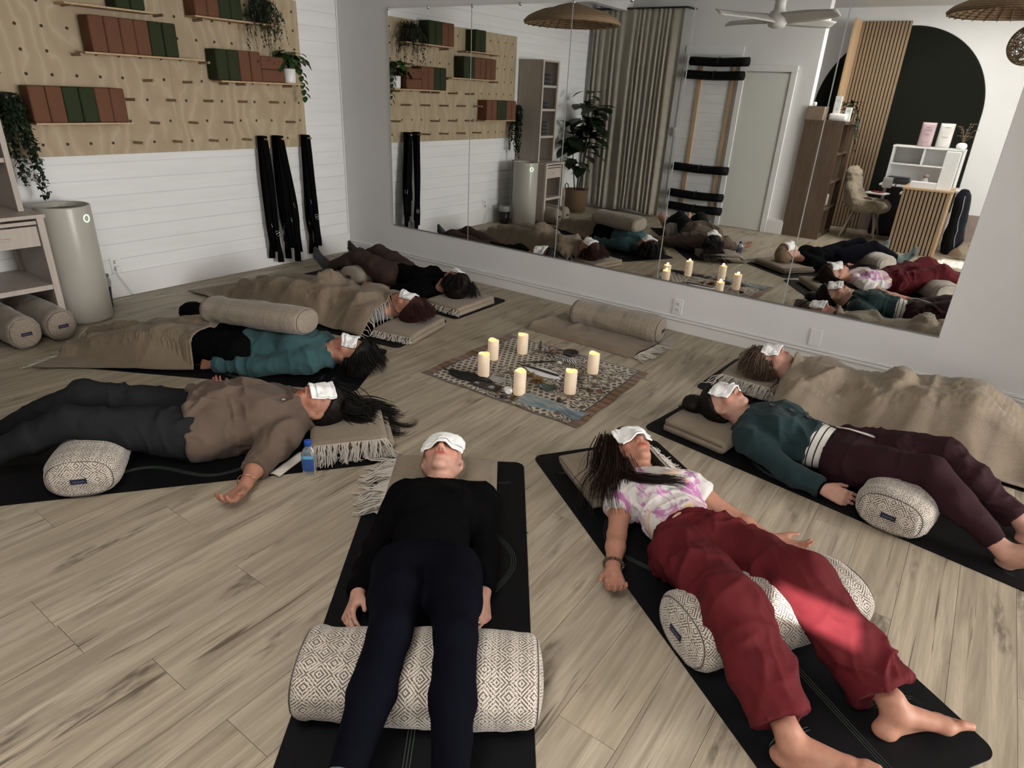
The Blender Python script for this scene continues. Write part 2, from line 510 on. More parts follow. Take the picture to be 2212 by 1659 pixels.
# ceiling
struct(MB().box((XE / 2, YS / 2, H + .05), (XE + .4, -YS + .4, .1)).build('ceiling', MAT['ceiling']))
struct(MB().box((.52, -2.45, 2.80), (.12, 4.9, .16)).build('trim_5', MAT['ceiling']))


def outlet(x, z, plate_only=False, west=None, label=''):
    rot = 0 if west is None else math.pi / 2
    t = thing('outlet' if not plate_only else 'wall_plate', label, 'outlet' if not plate_only else 'wall plate', (x, -.0005, z) if west is None else (.0005, west, z), rot)
    MB().box((0, -.003, 0), (.075, .006, .118), bev=.003).build('plate', MAT['white_plastic'], t)
    if not plate_only:
        for dz in (-.022, .022):
            f = MB().box((0, -.0068, dz), (.034, .003, .030), bev=.002).build('socket', MAT['trim'], t)
            MB().box((-.007, -.0086, dz + .003), (.0025, .001, .009)).box((.007, -.0086, dz + .003), (.0025, .001, .009)).box((0, -.0086, dz - .008), (.005, .001, .005)).build('slot', MAT['dark'], f)
    else:
        MB().lathe([(.003, 0), (.003, .001)], n=8).build('screw', MAT['chrome'], t).location = (0, -.0062, .045)
    return t


outlet(3.673, .19, label='white power outlet below the mirror behind the rolled bolster')
outlet(4.665, .19, True, label='blank white wall plate below the mirror near its right end')
ow = outlet(0, .25, west=-2.344, label='white outlet with a plugged in cord on the boarded wall')
MB().box((.0, -.022, -.022), (.03, .03, .032), bev=.004).build('plug', MAT['white_plastic'], ow)
MB().box((.004, -.02, .028), (.034, .028, .026), bev=.004).build('plug', MAT['white_plastic'], ow)
cw = MB()
cw.tube([(.03, -2.36, .225), (.05, -2.37, .20), (.045, -2.33, .12), (.05, -2.29, .03), (.07, -2.28, .006), (.10, -2.33, .005), (.10, -2.42, .005), (.14, -2.56, .005), (.18, -2.66, .005)], .003, 6)
tag(cw.build('power_cord', pm('grey_cord', (.55, .55, .53), .5), None, True), 'pale power cord dropping from the boarded wall outlet to the floor', 'cord')
tag(MB().box((1.47, -4.888, 1.20), (.075, .006, .118), bev=.002).box((1.47, -4.883, 1.20), (.032, .004, .065), bev=.002).build('light_switch', MAT['white_plastic']), 'white rocker light switch on the wall beside the curtain', 'switch')

t = thing('added_fill_panel', 'added unseen fill light panel above the reception desk', 'ceiling light', (4.55, -4.75, 2.86))  # unseen panel, added only as a housing for the overhead fill
MB().box((0, .61, 0), (1.26, .04, .04)).box((0, -.61, 0), (1.26, .04, .04)).box((.61, 0, 0), (.04, 1.18, .04)).box((-.61, 0, 0), (.04, 1.18, .04)).build('frame', MAT['trim'], t)
MB().box((0, 0, .006), (1.18, 1.18, .01)).build('diffuser', emis('fill_panel_diffuser', (1.0, .95, .88), 3.0), t)  # glowing sheet of the added fill panel
# ------------------------------------------------------------------ mirror panels
mm = NT('mirror_silver'); mm.base((.80, .815, .80)); mm.set(.012, 1.0); MAT['mirror'] = mm.m
mir_lab = ['tall frameless mirror panel nearest the boarded wall corner', 'second frameless mirror panel from the boarded wall corner', 'middle frameless mirror panel of the five on the wall', 'second frameless mirror panel from the end near the doorless wall plate', 'end frameless mirror panel above the blanket covered sleeper']
MX = [.672, 1.615, 2.552, 3.478, 4.412, 5.350]
edge_m = pm('polished_glass_edge', (.50, .54, .52), .15, .05)
for i in range(5):
    xa, xb = MX[i] + .0015, MX[i + 1] - .0015
    p = thing('mirror', mir_lab[i], 'mirror', ((xa + xb) / 2, 0, 0), 0, 'mirror panels on the wall')
    MB().box((0, -.0045, 1.30), (xb - xa, .005, 1.852)).build('glass', MAT['mirror'], p)
    for ex in (-1, 1): MB().box((ex * ((xb - xa) / 2 - .001), -.0052, 1.30), (.0022, .0045, 1.852)).build('polished_edge', edge_m, p)
    MB().box((0, -.0035, .369), (xb - xa + .003, .007, .012)).build('channel', pm('channel_grey', (.30, .30, .30), .4, .05, metal=.6), p)
    for cx in ((-(xb - xa) / 2 + .0, 0.0) if i < 4 else (-(xb - xa) / 2, 0, (xb - xa) / 2)):
        c = MB().lathe([(.0, 0), (.012, 0), (.013, .004), (.010, .007), (0, .008)], n=16).build('clip', MAT['chrome'], p, True)
        c.rotation_euler = (math.pi / 2, 0, 0); c.location = (cx, -.0075, 2.226)

# ------------------------------------------------------------------ pegboard, shelves, blocks
pb = thing('pegboard', 'large birch plywood pegboard with wooden pegs on the boarded wall', 'pegboard', (0, 0, 0))
bmx = MB().box((.009, -1.676, 1.655), (.018, 2.44, 1.19), bev=.002)
bmx.build('panel', MAT['ply'], pb)
MB().box((.0185, -1.676, 1.655), (.0008, .002, 1.186)).build('seam', pm('ply_seam', (.30, .22, .14), .7), pb)
PY = lambda k: -.516 - .1525 * k
PZ = [1.139, 1.288, 1.436, 1.579, 1.722, 1.869, 2.015, 2.16]
peg_at = {(0, 10), (0, 8), (0, 6), (0, 4), (0, 3), (0, 2), (0, 0), (1, 9), (1, 7), (1, 5), (1, 1), (1, 11), (1, 14), (2, 10), (2, 8), (2, 6), (2, 4), (2, 2), (3, 9), (3, 7), (3, 5), (3, 4), (3, 1), (4, 12), (4, 6), (6, 12), (6, 8), (6, 6), (6, 2), (2, 15)}
hole_me = MB().lathe([(.0095, 0), (.0105, .0008), (.0085, .0012), (.0, .0002)], n=14, cap=False).mesh('hole'); hole_me.materials.append(pm('peg_hole_shadow', (.06, .04, .025), .9))
peg_me = MB().lathe([(.0098, 0), (.0098, .136), (.0085, .140), (0, .1402)], n=14).mesh('peg'); peg_me.materials.append(MAT['peg'])
for r in range(8):
    for kx in range(16):
        on = (r, kx) in peg_at
        o = bpy.data.objects.new('peg' if on else 'hole', peg_me if on else hole_me); COL.objects.link(o); o.parent = pb
        o.rotation_euler = (0, math.pi / 2 - (.035 if on else 0), 0); o.location = (.018, PY(kx), PZ[r] - (.012 if on and r in (1, 3, 4, 6) else 0))
shelves = [(-2.395, -1.80, 2.016, 'narrow plywood shelf with two green blocks at the pegboard top'), (-2.325, -1.47, 1.733, 'long plywood shelf carrying four rust and two green blocks'), (-2.715, -2.09, 1.287, 'lowest plywood shelf carrying rust, green and rust blocks'), (-1.50, -.76, 2.032, 'plywood shelf under the wispy hanging plant'), (-1.35, -.555, 1.594, 'plywood shelf holding blocks and the white plant pot')]
for ya, yb, z, lab in shelves:
    tag(MB().box((.095, (ya + yb) / 2, z - .006), (.145, yb - ya, .012), bev=.001).build('wall_shelf', MAT['pine']), lab, 'shelf', None, None)['group'] = 'peg shelves on the pegboard'
blk = MB().box((0, 0, 0), (.148, .0985, .224), bev=.012).mesh('yoga_block'); blk.materials.append(MAT['block_rust'])
for p_ in blk.polygons: p_.use_smooth = True
blg = blk.copy(); blg.materials.clear(); blg.materials.append(MAT['block_green'])
nth = ['first', 'second', 'third', 'fourth', 'fifth', 'sixth']


def blocks(y0, z, cols, where, skip=0):
    y = y0
    for i, c in enumerate(cols):
        o = bpy.data.objects.new('yoga_block', blk if c == 'r' else blg); COL.objects.link(o)
        o.location = (.097 + random.uniform(-.004, .004), y + .05, z + .1125); o.rotation_euler = (0, 0, random.uniform(-.02, .02)); y += .1005
        tag(o, f"{'rust brown' if c == 'r' else 'dark green'} foam block, {nth[i + skip]} from the left on the {where}", 'yoga block', 'foam blocks on the pegboard shelves')


blocks(-2.07, 2.016, 'gg', 'topmost left shelf')
blocks(-2.272, 1.733, 'rrrrgg', 'long middle shelf')
blocks(-2.722, 1.287, 'rrggrr', 'lowest shelf')
blocks(-1.498, 2.032, 'rrgg', 'top shelf beside the wispy plant')
blocks(-1.385 + .01, 1.594, 'ggrr', 'shelf with the white pot')
for q in (0, 1):
    o = bpy.data.objects.new('yoga_block', blk); COL.objects.link(o); o.location = (.097, -.862, 1.594 + .05 + .0995 * q); o.rotation_euler = (math.pi / 2, 0, 0)
    tag(o, ['rust foam block lying flat next to the white pot, lower of two', 'rust foam block lying flat next to the white pot, upper of two'][q], 'yoga block', 'foam blocks on the pegboard shelves')


# leaves
def leaf_mesh(name, L, w, mat, fold=.25, droop=.35, n=5):
    P = np.zeros((n, 3, 3))
    for i in range(n):
        t = i / (n - 1); ww_ = w * math.sin(math.pi * min(1, t * .93 + .05)) ** .8 * (1.0 if t < .99 else .1)
        z = -droop * L * t * t
        P[i, 0] = (-ww_, t * L, z + fold * ww_); P[i, 1] = (0, t * L, z); P[i, 2] = (ww_, t * L, z + fold * ww_)
    me = grid_mesh(name, P); me.materials.append(mat)
    me.polygons.foreach_set('use_smooth', np.ones(len(me.polygons), bool)); return me


def rot_to(direction, up=(0, 0, 1)):
    d = Vector(direction).normalized(); z = Vector(up); x = d.cross(z)
    if x.length < 1e-3: x = Vector((1, 0, 0))
    x.normalize(); z = x.cross(d).normalized()
    return Matrix((x, d, z)).transposed()


def scatter_leaves(parent, lm, spots, name='leaf', joined=None, mat=None):
    """spots: (pos, dir, scale). joined -> one mesh of all, kind stuff"""
    if not joined:
        for p, d, s in spots:
            o = bpy.data.objects.new(name, lm); COL.objects.link(o); o.parent = parent
            o.matrix_local = Matrix.Translation(Vector(p)) @ rot_to(d).to_4x4() @ Matrix.Diagonal((s, s, s, 1))
        return
    n = len(lm.vertices); co = np.zeros(n * 3); lm.vertices.foreach_get('co', co); co = co.reshape(-1, 3)
    q = np.array([p.vertices[:] for p in lm.polygons]); vs, fs = [], []
    for i, (p, d, s) in enumerate(spots):
        vs.append(co @ np.array(rot_to(d)).T * s + np.array(p)); fs.append(q + i * n)
    o = obj(joined, mesh_np(joined, np.concatenate(vs), np.concatenate(fs)), mat or lm.materials[0], parent, True); o['kind'] = 'stuff'
    return o


def vine(p0, p1, sag, n=14, wob=.012):
    t = np.linspace(0, 1, n)[:, None]; P = V(*p0) * (1 - t) + V(*p1) * t
    P = P + np.cumsum(rng.normal(0, wob, (n, 3)), 0) * [1, 1, .2] * .5
    return P


# wispy hanging plant on the top right shelf
t = thing('hanging_plant', 'wispy dark trailing plant in black pot on the top shelf', 'plant', (.095, -.88, 2.032))
MB().lathe([(.04, 0), (.055, .01), (.062, .11), (.058, .115), (.052, .10), (0, .098)], n=20).build('pot', MAT['black_plastic'], t, True)
sp, st = [], MB()
for i in range(62):
    a = random.uniform(-1.9, 1.9); r = random.uniform(.06, .165); drop = random.choice([.08, .12, .2, .32, .42]) * random.uniform(.6, 1.0)
    if i < 18: drop = -random.uniform(.0, .05)
    pts = [(0, 0, .10), (math.cos(a) * r * .6, math.sin(a) * r * .7, .10 + random.uniform(.04, .10)), (math.cos(a) * r, math.sin(a) * r * 1.2, .06 - drop * .2), (math.cos(a) * r * 1.05 + random.uniform(-.02, .02), math.sin(a) * r * 1.25 + random.uniform(-.03, .03), .04 - drop)]
    P = np.array(pts); tt = np.linspace(0, 3, 16); P = np.stack([np.interp(tt, range(4), P[:, k]) for k in range(3)], 1); P += rng.normal(0, .004, P.shape); P[:, 0] = np.maximum(P[:, 0], -.06)
    st.tube(P, .0012, 4)
    for j in range(2, 16):
        for _ in range(2): sp.append((P[j], rng.normal(0, 1, 3) + [0, 0, -.4], random.uniform(.6, 1.2)))
st.build('stem', MAT['stem'], t)
scatter_leaves(t, leaf_mesh('wisp', .026, .0045, MAT['leaf_dark']), sp, joined='foliage')
# pothos in the white pot
t = thing('potted_pothos', 'round leaved trailing plant in white ceramic pot on shelf end', 'plant', (.10, -.655, 1.594))
MB().lathe([(.04, 0), (.05, .004), (.053, .02), (.056, .115), (.052, .118), (.049, .10), (0, .10)], n=28).build('pot', MAT['ceramic'], t, True)
pl = leaf_mesh('leaf', .074, .031, MAT['leaf_mid'], .2, .35)
sp, st = [], MB()
for i in range(64):
    a = random.uniform(0, 6.28); r = random.uniform(.02, .145); z = .16 + random.uniform(0, .12) - r * .35
    p = (max(-.06, math.cos(a) * r), math.sin(a) * r, z); st.tube([(0, 0, .10), (p[0] * .5, p[1] * .5, z), p], .0015, 4)
    sp.append((p, (math.cos(a), math.sin(a), random.uniform(-.6, .2)), random.uniform(.85, 1.3)))
for j, z in enumerate(np.linspace(.12, -.10, 9)):
    st.tube([(.05, .08 + .003 * j, z + .03), (.055, .085 + .003 * j, z)], .0015, 4); sp.append(((.055, .085 + .004 * j, z), (.3, 1 if j % 2 else -.5, -.5), .8))
st.build('stem', MAT['stem'], t)
scatter_leaves(t, pl, sp)
# ivy at the end of the pegboard
t = thing('hanging_ivy', 'dark ivy trailing down past the pegboard end by the shelf unit', 'plant', (.10, -2.83, 1.436))
MB().lathe([(.03, -.045), (.04, -.04), (.045, .03), (.04, .032), (.037, .02), (0, .018)], n=18).build('pot', MAT['black_plastic'], t, True)
sp, st = [], MB()
for i in range(34):
    a = random.uniform(-2, 2); ln = random.choice([.15, .25, .35, .45, .55, .66]) * random.uniform(.8, 1); r = random.uniform(.03, .085)
    P = vine((math.cos(a) * r * .7, math.sin(a) * r, .03), (math.cos(a) * r + .01, math.sin(a) * r + .04 * ln, .02 - ln), 0, int(8 + ln * 26), .006); P[:, 0] = np.maximum(P[:, 0], -.06)
    st.tube(P, .0012, 4)
    for p in P[1:]:
        for _ in range(2): sp.append((p, rng.normal(0, 1, 3) + [.2, 0, -.5], random.uniform(.7, 1.2)))
st.build('stem', MAT['stem'], t)
scatter_leaves(t, leaf_mesh('ivy', .032, .012, MAT['leaf_dark'], .3, .3), sp, joined='foliage')


# yoga straps
def ribbon(name, path, wdir, w, mat, parent, th=.0022, tw=0.0):
    path = np.asarray(path, float); n = len(path); wdir = np.asarray(wdir, float)
    if wdir.ndim == 1: wdir = np.repeat(wdir[None], n, 0)
    P = np.stack([path - wdir * w / 2, path + wdir * w / 2], 1)
    o = obj(name, grid_mesh(name, P), mat, parent, True); add_mod_solid(o, th, 0); return o


def dring(parent, loc, r=.019):
    a = np.linspace(0, 2 * math.pi, 17); o = MB().tube(np.stack([np.zeros(17), np.cos(a) * r, np.minimum(np.sin(a), .35) * r], 1), .0024, 6).build('ring', MAT['chrome'], parent, True); o.location = loc; return o


def strap(y, xo, za, zb_, dy, seed, lab):
    r = np.random.default_rng(seed); t = thing('yoga_strap', lab, 'strap', (.02, y, 1.15), 0, 'black straps hung on pegs')
    for s, ze in ((-1, za), (1, zb_)):
        z = np.linspace(0.012, ze - 1.15, 22); u = (z - z[0]) / (z[-1] - z[0])
        x = xo + s * .008 + .01 * np.sin(u * 5 + seed) * u
        yy = dy * u * .5 + s * .012 * np.sin(u * 3.1) + .008 * np.sin(u * 7 + seed * 2) * u + s * dy * .35 * u
        ang = .25 * np.sin(u * 4 + seed + s) + (1.2 * np.sin(u * 6 + s) * (u > .7) * (u - .7) * 3)
        wd = np.stack([np.sin(ang), np.cos(ang), 0 * ang], 1)
        ribbon('webbing', np.stack([x, yy, z], 1), wd, .052 + .022 * np.sin(np.pi * np.minimum(u * 1.3, 1))[0] if False else .058, MAT['black_web'], t)
    ribbon('webbing', [(xo - .010, 0, .006), (xo - .004, 0, .0165), (xo + .004, 0, .0165), (xo + .010, 0, .006)], (0, 1, 0), .058, MAT['black_web'], t)
    dring(t, (xo + .012, dy * .7, (za - 1.15) * .82)); dring(t, (xo + .014, dy * .7 + .004, (za - 1.15) * .82 - .02))
    return t


k = 0
labs = {3: 'black webbing strap on the third peg from the right, {}', 2: 'black webbing strap in the thick bundle on the middle peg, {}', 0: 'black webbing strap on the peg nearest the room corner, {}'}
order = ['nearest the wall', 'second out from the wall', 'third out from the wall', 'outermost']
for kk, n_, zs, sd in ((3, 3, [(.20, .09), (.24, .15), (.16, .05)], 11), (2, 4, [(.22, .06), (.34, .16), (.28, .03), (.45, .12)], 21), (0, 3, [(.20, .06), (.45, .03), (.28, .14)], 31)):
    for i in range(n_):
        strap(PY(kk) - .008, .036 + .024 * i, zs[i][0], zs[i][1], (.02 + .035 * i if kk == 2 else .03 * (i - .3)), sd + i, labs[kk].format(order[i] if i < n_ - 1 else order[3]))

# ------------------------------------------------------------------ air purifier, bin, shelf unit
t = thing('air_purifier', 'tall pale green cylinder air purifier with glowing ring, beside the shelf unit', 'air purifier', (.35, -2.75, 0), math.radians(28))
pur = NT('sage_plastic'); pur.base((.40, .385, .335)); pur.set(.32, 0, .4)
MB().lathe([(.150, 0), (.160, .006), (.164, .02), (.164, .785), (.162, .792), (.156, .795), (.152, .79), (.150, .755)], n=64, cap=False).build('body', pur.m, t, True)
MB().lathe([(.152, .757), (.10, .756), (.098, .762), (.05, .762), (.048, .757), (0, .757)], n=48, cap=False).build('grille', pm('dark_grille', (.10, .10, .095), .5), t, True)
a = np.linspace(0, 2 * math.pi, 33); R_ = .0235
ring = MB().tube(np.stack([np.sqrt(.1655 ** 2 - (R_ * np.cos(a)) ** 2), R_ * np.cos(a), .715 + R_ * np.sin(a)], 1), .0022, 6)
ring.build('power_ring', emis('green_ring_light', (.62, 1.0, .52), 3.2), t, True)
t = thing('waste_bin', 'small black waste bin with clear liner behind the air purifier', 'bin', (.175, -2.555, 0))
MB().lathe([(.055, 0), (.058, .004), (.072, .19), (.070, .19), (.056, .008), (0, .008)], n=24, cap=False).build('body', MAT['black_plastic'], t, True)
ln = NT('clear_liner'); ln.base((.5, .52, .52)); ln.set(.3, 0, .4); ln.b.inputs['Alpha'].default_value = .55
MB().lathe([(.074, .16), (.076, .195), (.066, .225), (.07, .235), (.062, .20), (.060, .17)], n=18, cap=False).build('liner', ln.m, t, True)
MB().tube([(.0, -.07, .19), (.02, -.06, .245), (.03, 0, .262), (.02, .06, .245), (0, .07, .19)], .003, 6).build('handle', MAT['black_plastic'], t, True)

t = thing('shelf_unit', 'pale washed wood shelf unit with drawer beside the air purifier', 'shelf unit', (0, 0, 0))
ya, yb = -3.40, -2.94
MBs = lambda c, d, b=.002: MB().box(c, d, bev=b)
for y in (ya + .012, yb - .012):
    MBs((.27, y, .3875), (.46, .018, .735)).build('side_panel', MAT['shelf_wood'], t)
for x in (.525, .03):
    for y in (ya + .02, yb - .02): MBs((x, y, .38), (.042, .04, .76)).build('post', MAT['shelf_wood'], t)
MBs((.275, (ya + yb) / 2, .768), (.55, yb - ya + .02, .022)).build('top', MAT['shelf_wood'], t)
MBs((.275, (ya + yb) / 2, .315), (.53, yb - ya - .02, .032)).build('shelf', MAT['shelf_wood'], t)
dr = MBs((.52, (ya + yb) / 2, .645), (.02, yb - ya - .09, .125)).build('drawer', MAT['shelf_wood'], t)
MBs((.515, (ya + yb) / 2, .728), (.022, yb - ya - .075, .022)).build('rail', MAT['shelf_wood'], t)
MB().box((.535, (ya + yb) / 2, .645), (.016, .06, .012), bev=.003).build('handle', MAT['shelf_wood'], dr)
uy0, uy1 = -3.37, -2.98
for y in (uy0 + .01, uy1 - .01): MBs((.19, y, 1.39), (.36, .02, 1.22)).build('side_panel', MAT['shelf_wood'], t)
MBs((.19, (uy0 + uy1) / 2, 1.995), (.38, uy1 - uy0 + .01, .022)).build('top', MAT['shelf_wood'], t)
MBs((.012, (uy0 + uy1) / 2, 1.39), (.012, uy1 - uy0, 1.22)).build('back_panel', pm('pale_back', (.36, .335, .32), .6), t)
for z in (1.09, 1.42, 1.70): MBs((.19, (uy0 + uy1) / 2, z), (.36, uy1 - uy0 - .04, .028)).build('shelf', MAT['shelf_wood'], t)
for y in (uy0 + .016, uy1 - .016): MBs((.372, y, 1.39), (.022, .032, 1.22)).build('post', MAT['shelf_wood'], t)
for (z, hh, w_, lab) in ((1.714, .15, .20, 'dark folded cloth stack on the shelf unit top shelf'), (1.434, .09, .18, 'low dark folded cloth on the shelf unit middle shelf'), (1.104, .19, .20, 'tall dark folded cloth stack on the lower open shelf')):
    o = thing('folded_cloth', lab, 'cloth', (.19, -3.20, z), 0, 'dark cloths in the shelf unit')
    nl = max(2, int(hh / .04))
    for i in range(nl): MB().box((random.uniform(-.006, .006), 0, (i + .5) * hh / nl), (.24, w_ - .01 * i, hh / nl - .002), bev=hh / nl * .42).build('fold', cloth_mat('charcoal_cloth', (.022, .022, .026), .9), o, True)

# ------------------------------------------------------------------ curtain, plant, mat rack (seen in the mirror)
t = thing('curtain', 'floor length linen curtain on black rod at the back wall', 'curtain', (0, -4.72, 0))
nu, nv = 260, 40; u = np.linspace(0, 1, nu); v = np.linspace(0, 1, nv)
Uu, Vv = np.meshgrid(u, v, indexing='ij')
ph = u * 2 * math.pi * 15 + 3.0 * np.sin(u * 9) + 1.8 * np.sin(u * 23)
amp = .014 + .012 * np.sin(u * 31) ** 2
Px = .07 + Uu * 1.36 + .012 * np.sin(Vv * 4 + Uu * 20) * Vv
Py = (np.sin(ph) * amp)[:, None] * (.35 + .65 * np.minimum(1, Vv * 4)) + .02 * fbm(np.stack([Uu * 8, Vv * 3, 0 * Uu], -1), 3) * Vv
Pz = 2.74 - Vv * 2.70 + .02 * np.sin(Uu * 12) * (Vv > .9)
lin = cloth_mat('linen_curtain', (.34, .32, .265), .9, .08, 500, .25, .1)
o = obj('cloth', grid_mesh('cloth', np.stack([Px, Py, Pz], -1)), lin, t, True); add_mod_solid(o, .003, 0)
MB().tube([(.03, 0, 2.745), (1.46, 0, 2.745), (1.49, -.02, 2.74), (1.50, -.16, 2.74)], .013, 10).build('rod', MAT['black_plastic'], t, True)
MB().lathe([(.032, 0), (.032, .012)], n=14).build('bracket', MAT['black_plastic'], t).location = (1.50, -.17, 2.735)

t = thing('fiddle_leaf_plant', 'tall dark fiddle leaf plant in a woven basket by the curtain', 'plant', (.33, -4.16, 0))
bk = NT('woven_basket'); vv = bk.coord('Object'); w = bk.n('ShaderNodeTexWave'); w.bands_direction = 'Z'; w.inputs['Scale'].default_value = 26; w.inputs['Distortion'].default_value = 3; w.inputs['Detail'].default_value = 3; bk.lk(vv, w.inputs[0])
bk.base(bk.ramp(w.outputs[1], [(.2, (.10, .058, .03)), (.7, (.24, .15, .085))])); bk.set(.8); bk.bump(w.outputs[1], .8, .01); MAT['basket'] = bk.m
MB().lathe([(.135, 0), (.155, .02), (.165, .12), (.16, .26), (.17, .335), (.158, .335), (.15, .25), (0, .24)], n=36, cap=False).build('basket', MAT['basket'], t, True)
for s in (-1, 1): MB().tube([(s * .165, -.05, .32), (s * .175, -.04, .38), (s * .178, 0, .40), (s * .175, .04, .38), (s * .165, .05, .32)], .008, 6).build('handle', MAT['basket'], t, True)
tips = []
for i, (bx, by, hgt) in enumerate(((.0, .0, 1.66), (.05, .03, 1.45), (-.05, .02, 1.2), (.03, -.05, 1.52))):
    tx, ty = (bx * 3.2 + .05, by * 2.5, )[0:2]
    P = np.stack([np.linspace(bx * .5, tx, 10) + .012 * np.sin(np.linspace(0, 5, 10) + i), np.linspace(by * .5, ty, 10), np.linspace(.24, hgt, 10)], 1)
    MB().tube(P, np.linspace(.011, .005, 10), 7).build('trunk', MAT['stem'], t, True); tips.append(P)
fl_leaf = leaf_mesh('leaf', .27, .105, MAT['leaf_dark'], .12, .3, 6)
sp = []
for i in range(96):
    P = tips[i % 4]; q = P[random.randint(5, 9)]; a = random.uniform(0, 6.28)
    d = V(math.cos(a), math.sin(a), random.uniform(-.35, .55)); p = q + d * [.05, .05, .03] + [0, 0, random.uniform(-.06, .03)]
    p[0] = max(p[0], -.10); d[0] = max(d[0], -.2) if p[0] < .0 else d[0]
    sp.append((p, d, random.uniform(.65, 1.15)))
for i in range(10):
    P = tips[i % 4]; a = random.uniform(0, 6.28); sp.append((P[random.randint(3, 5)], (math.cos(a), math.sin(a), -.3), .8))
scatter_leaves(t, fl_leaf, sp)

rk = thing('mat_rack', 'two tall pale wood rails with pegs on the wall beside the door', 'rack', (0, -4.895, 0))
for x in (1.71, 2.17):
    MB().box((x, 0, 1.12), (.055, .018, 2.05), bev=.002).build('rail', MAT['pine'], rk)
    for z in (2.04, 1.88, 1.66, 1.52, 1.38, 1.23, 1.10, .98, .83, .675, .49, .30, .115):
        c = MB().lathe([(.008, 0), (.008, .135), (.0, .136)], n=8).build('peg', MAT['pine'], rk); c.rotation_euler = (math.pi / 2 - .30, 0, 0); c.location = (x, .005, z)
for z, lab in ((2.11, 'topmost rolled black mat on the wall rack'), (1.945, 'second rolled black mat from the rack top'), (.745, 'rolled black mat alone in the middle of the rack'), (.38, 'second rolled black mat from the rack bottom'), (.195, 'lowest rolled black mat on the wall rack')):
    m_ = thing('rolled_mat', lab, 'rolled mat', (1.955 + random.uniform(-.02, .02), -4.80, z), random.uniform(-.02, .02), 'rolled mats on the rack')
    th = np.linspace(0, 2 * math.pi * 5, 90); rr = .02 + .0058 * th / 1.0 * .25; rr = .014 + (.058 - .014) * th / th[-1]
    P = np.stack([np.stack([np.full_like(th, xx), np.cos(th) * rr, np.sin(th) * rr - .006 * math.cos(xx * 7)], 1) for xx in np.linspace(-.40, .40, 9)], 1)
    o = obj('roll', grid_mesh('roll', P), MAT['mat_black'], m_, True); add_mod_solid(o, .005, 0)
    MB().tube(np.stack([np.zeros(17), .0605 * np.cos(np.linspace(0, 2 * math.pi, 17)), .0605 * np.sin(np.linspace(0, 2 * math.pi, 17))], 1), .004, 5).build('band', MAT['mat_line'], m_, True)


# ------------------------------------------------------------------ lamps and fan
def rattan(name='rattan'):
    s = NT(name); c = s.coord('Object'); w = s.n('ShaderNodeTexWave'); w.bands_direction = 'Z'; w.inputs['Scale'].default_value = 22; w.inputs['Distortion'].default_value = 4; w.inputs['Detail'].default_value = 4; s.lk(c, w.inputs[0])
    s.base(s.ramp(w.outputs[1], [(.2, (.19, .115, .06)), (.8, (.36, .25, .15))])); s.set(.7); s.bump(w.outputs[1], .6, .006); return s.m


MAT['rattan'] = rattan()


def pendant(loc, R0, lab):
    t = thing('pendant_lamp', lab, 'pendant lamp', loc)
    prof = [(.06, .20), (.16, .185), (.30, .165), (.42, .14), (.60, .12), (.76, .085), (.90, .045), (.98, .0), (.96, -.022), (.88, -.012), (.78, .03), (.64, .07), (.45, .10), (.25, .13), (.06, .15)]
    MB().lathe([(r * R0, z * R0 * 1.75) for r, z in prof], n=56, cap=False).build('shade', MAT['rattan'], t, True)
    rb = MB()
    for i in range(28):
        a = i * 2 * math.pi / 28; rb.tube([(math.cos(a) * r * R0, math.sin(a) * r * R0, z * R0 * 1.75 - .006) for r, z in prof[8:14]], .0035, 4)
    rb.build('rib', MAT['rattan'], t)
    MB().tube([(0, 0, .19 * R0 * 1.7), (0, 0, 2.88 - loc[2])], .004, 6).build('cord', MAT['black_plastic'], t)
    MB().lathe([(.0, .10), (.03, .11), (.035, .14), (.02, .19), (.0, .2)], n=16).build('bulb', MAT['white_plastic'], t, True)
    return t


pendant((1.80, -1.25, 2.225), .46, 'wide woven rattan pendant lamp over the covered sleepers')
pendant((5.13, -1.85, 2.31), .42, 'wide woven rattan pendant lamp above the round rattan globe')
t = thing('globe_lamp', 'round open weave rattan globe lamp hanging below the wide shade', 'pendant lamp', (5.30, -1.95, 2.105))
st = MB()
for i in range(60):
    n_ = nrm(rng.normal(0, 1, 3)); a_ = nrm(np.cross(n_, rng.normal(0, 1, 3))); b_ = np.cross(n_, a_); an = np.linspace(0, 2 * math.pi, 41)
    k_ = random.uniform(-.4, .4); rr = .135 * math.sqrt(1 - k_ * k_)
    st.tube((np.cos(an)[:, None] * a_ + np.sin(an)[:, None] * b_) * rr + n_ * k_ * .135, .0022, 4, False)
st.build('shade', MAT['rattan'], t)
MB().tube([(0, 0, .1), (0, 0, .77)], .003, 5).build('cord', MAT['black_plastic'], t)
MB().lathe([(0, -.03), (.025, -.02), (.03, .01), (.018, .05), (.018, .13), (0, .13)], n=14).build('bulb', MAT['white_plastic'], t, True)

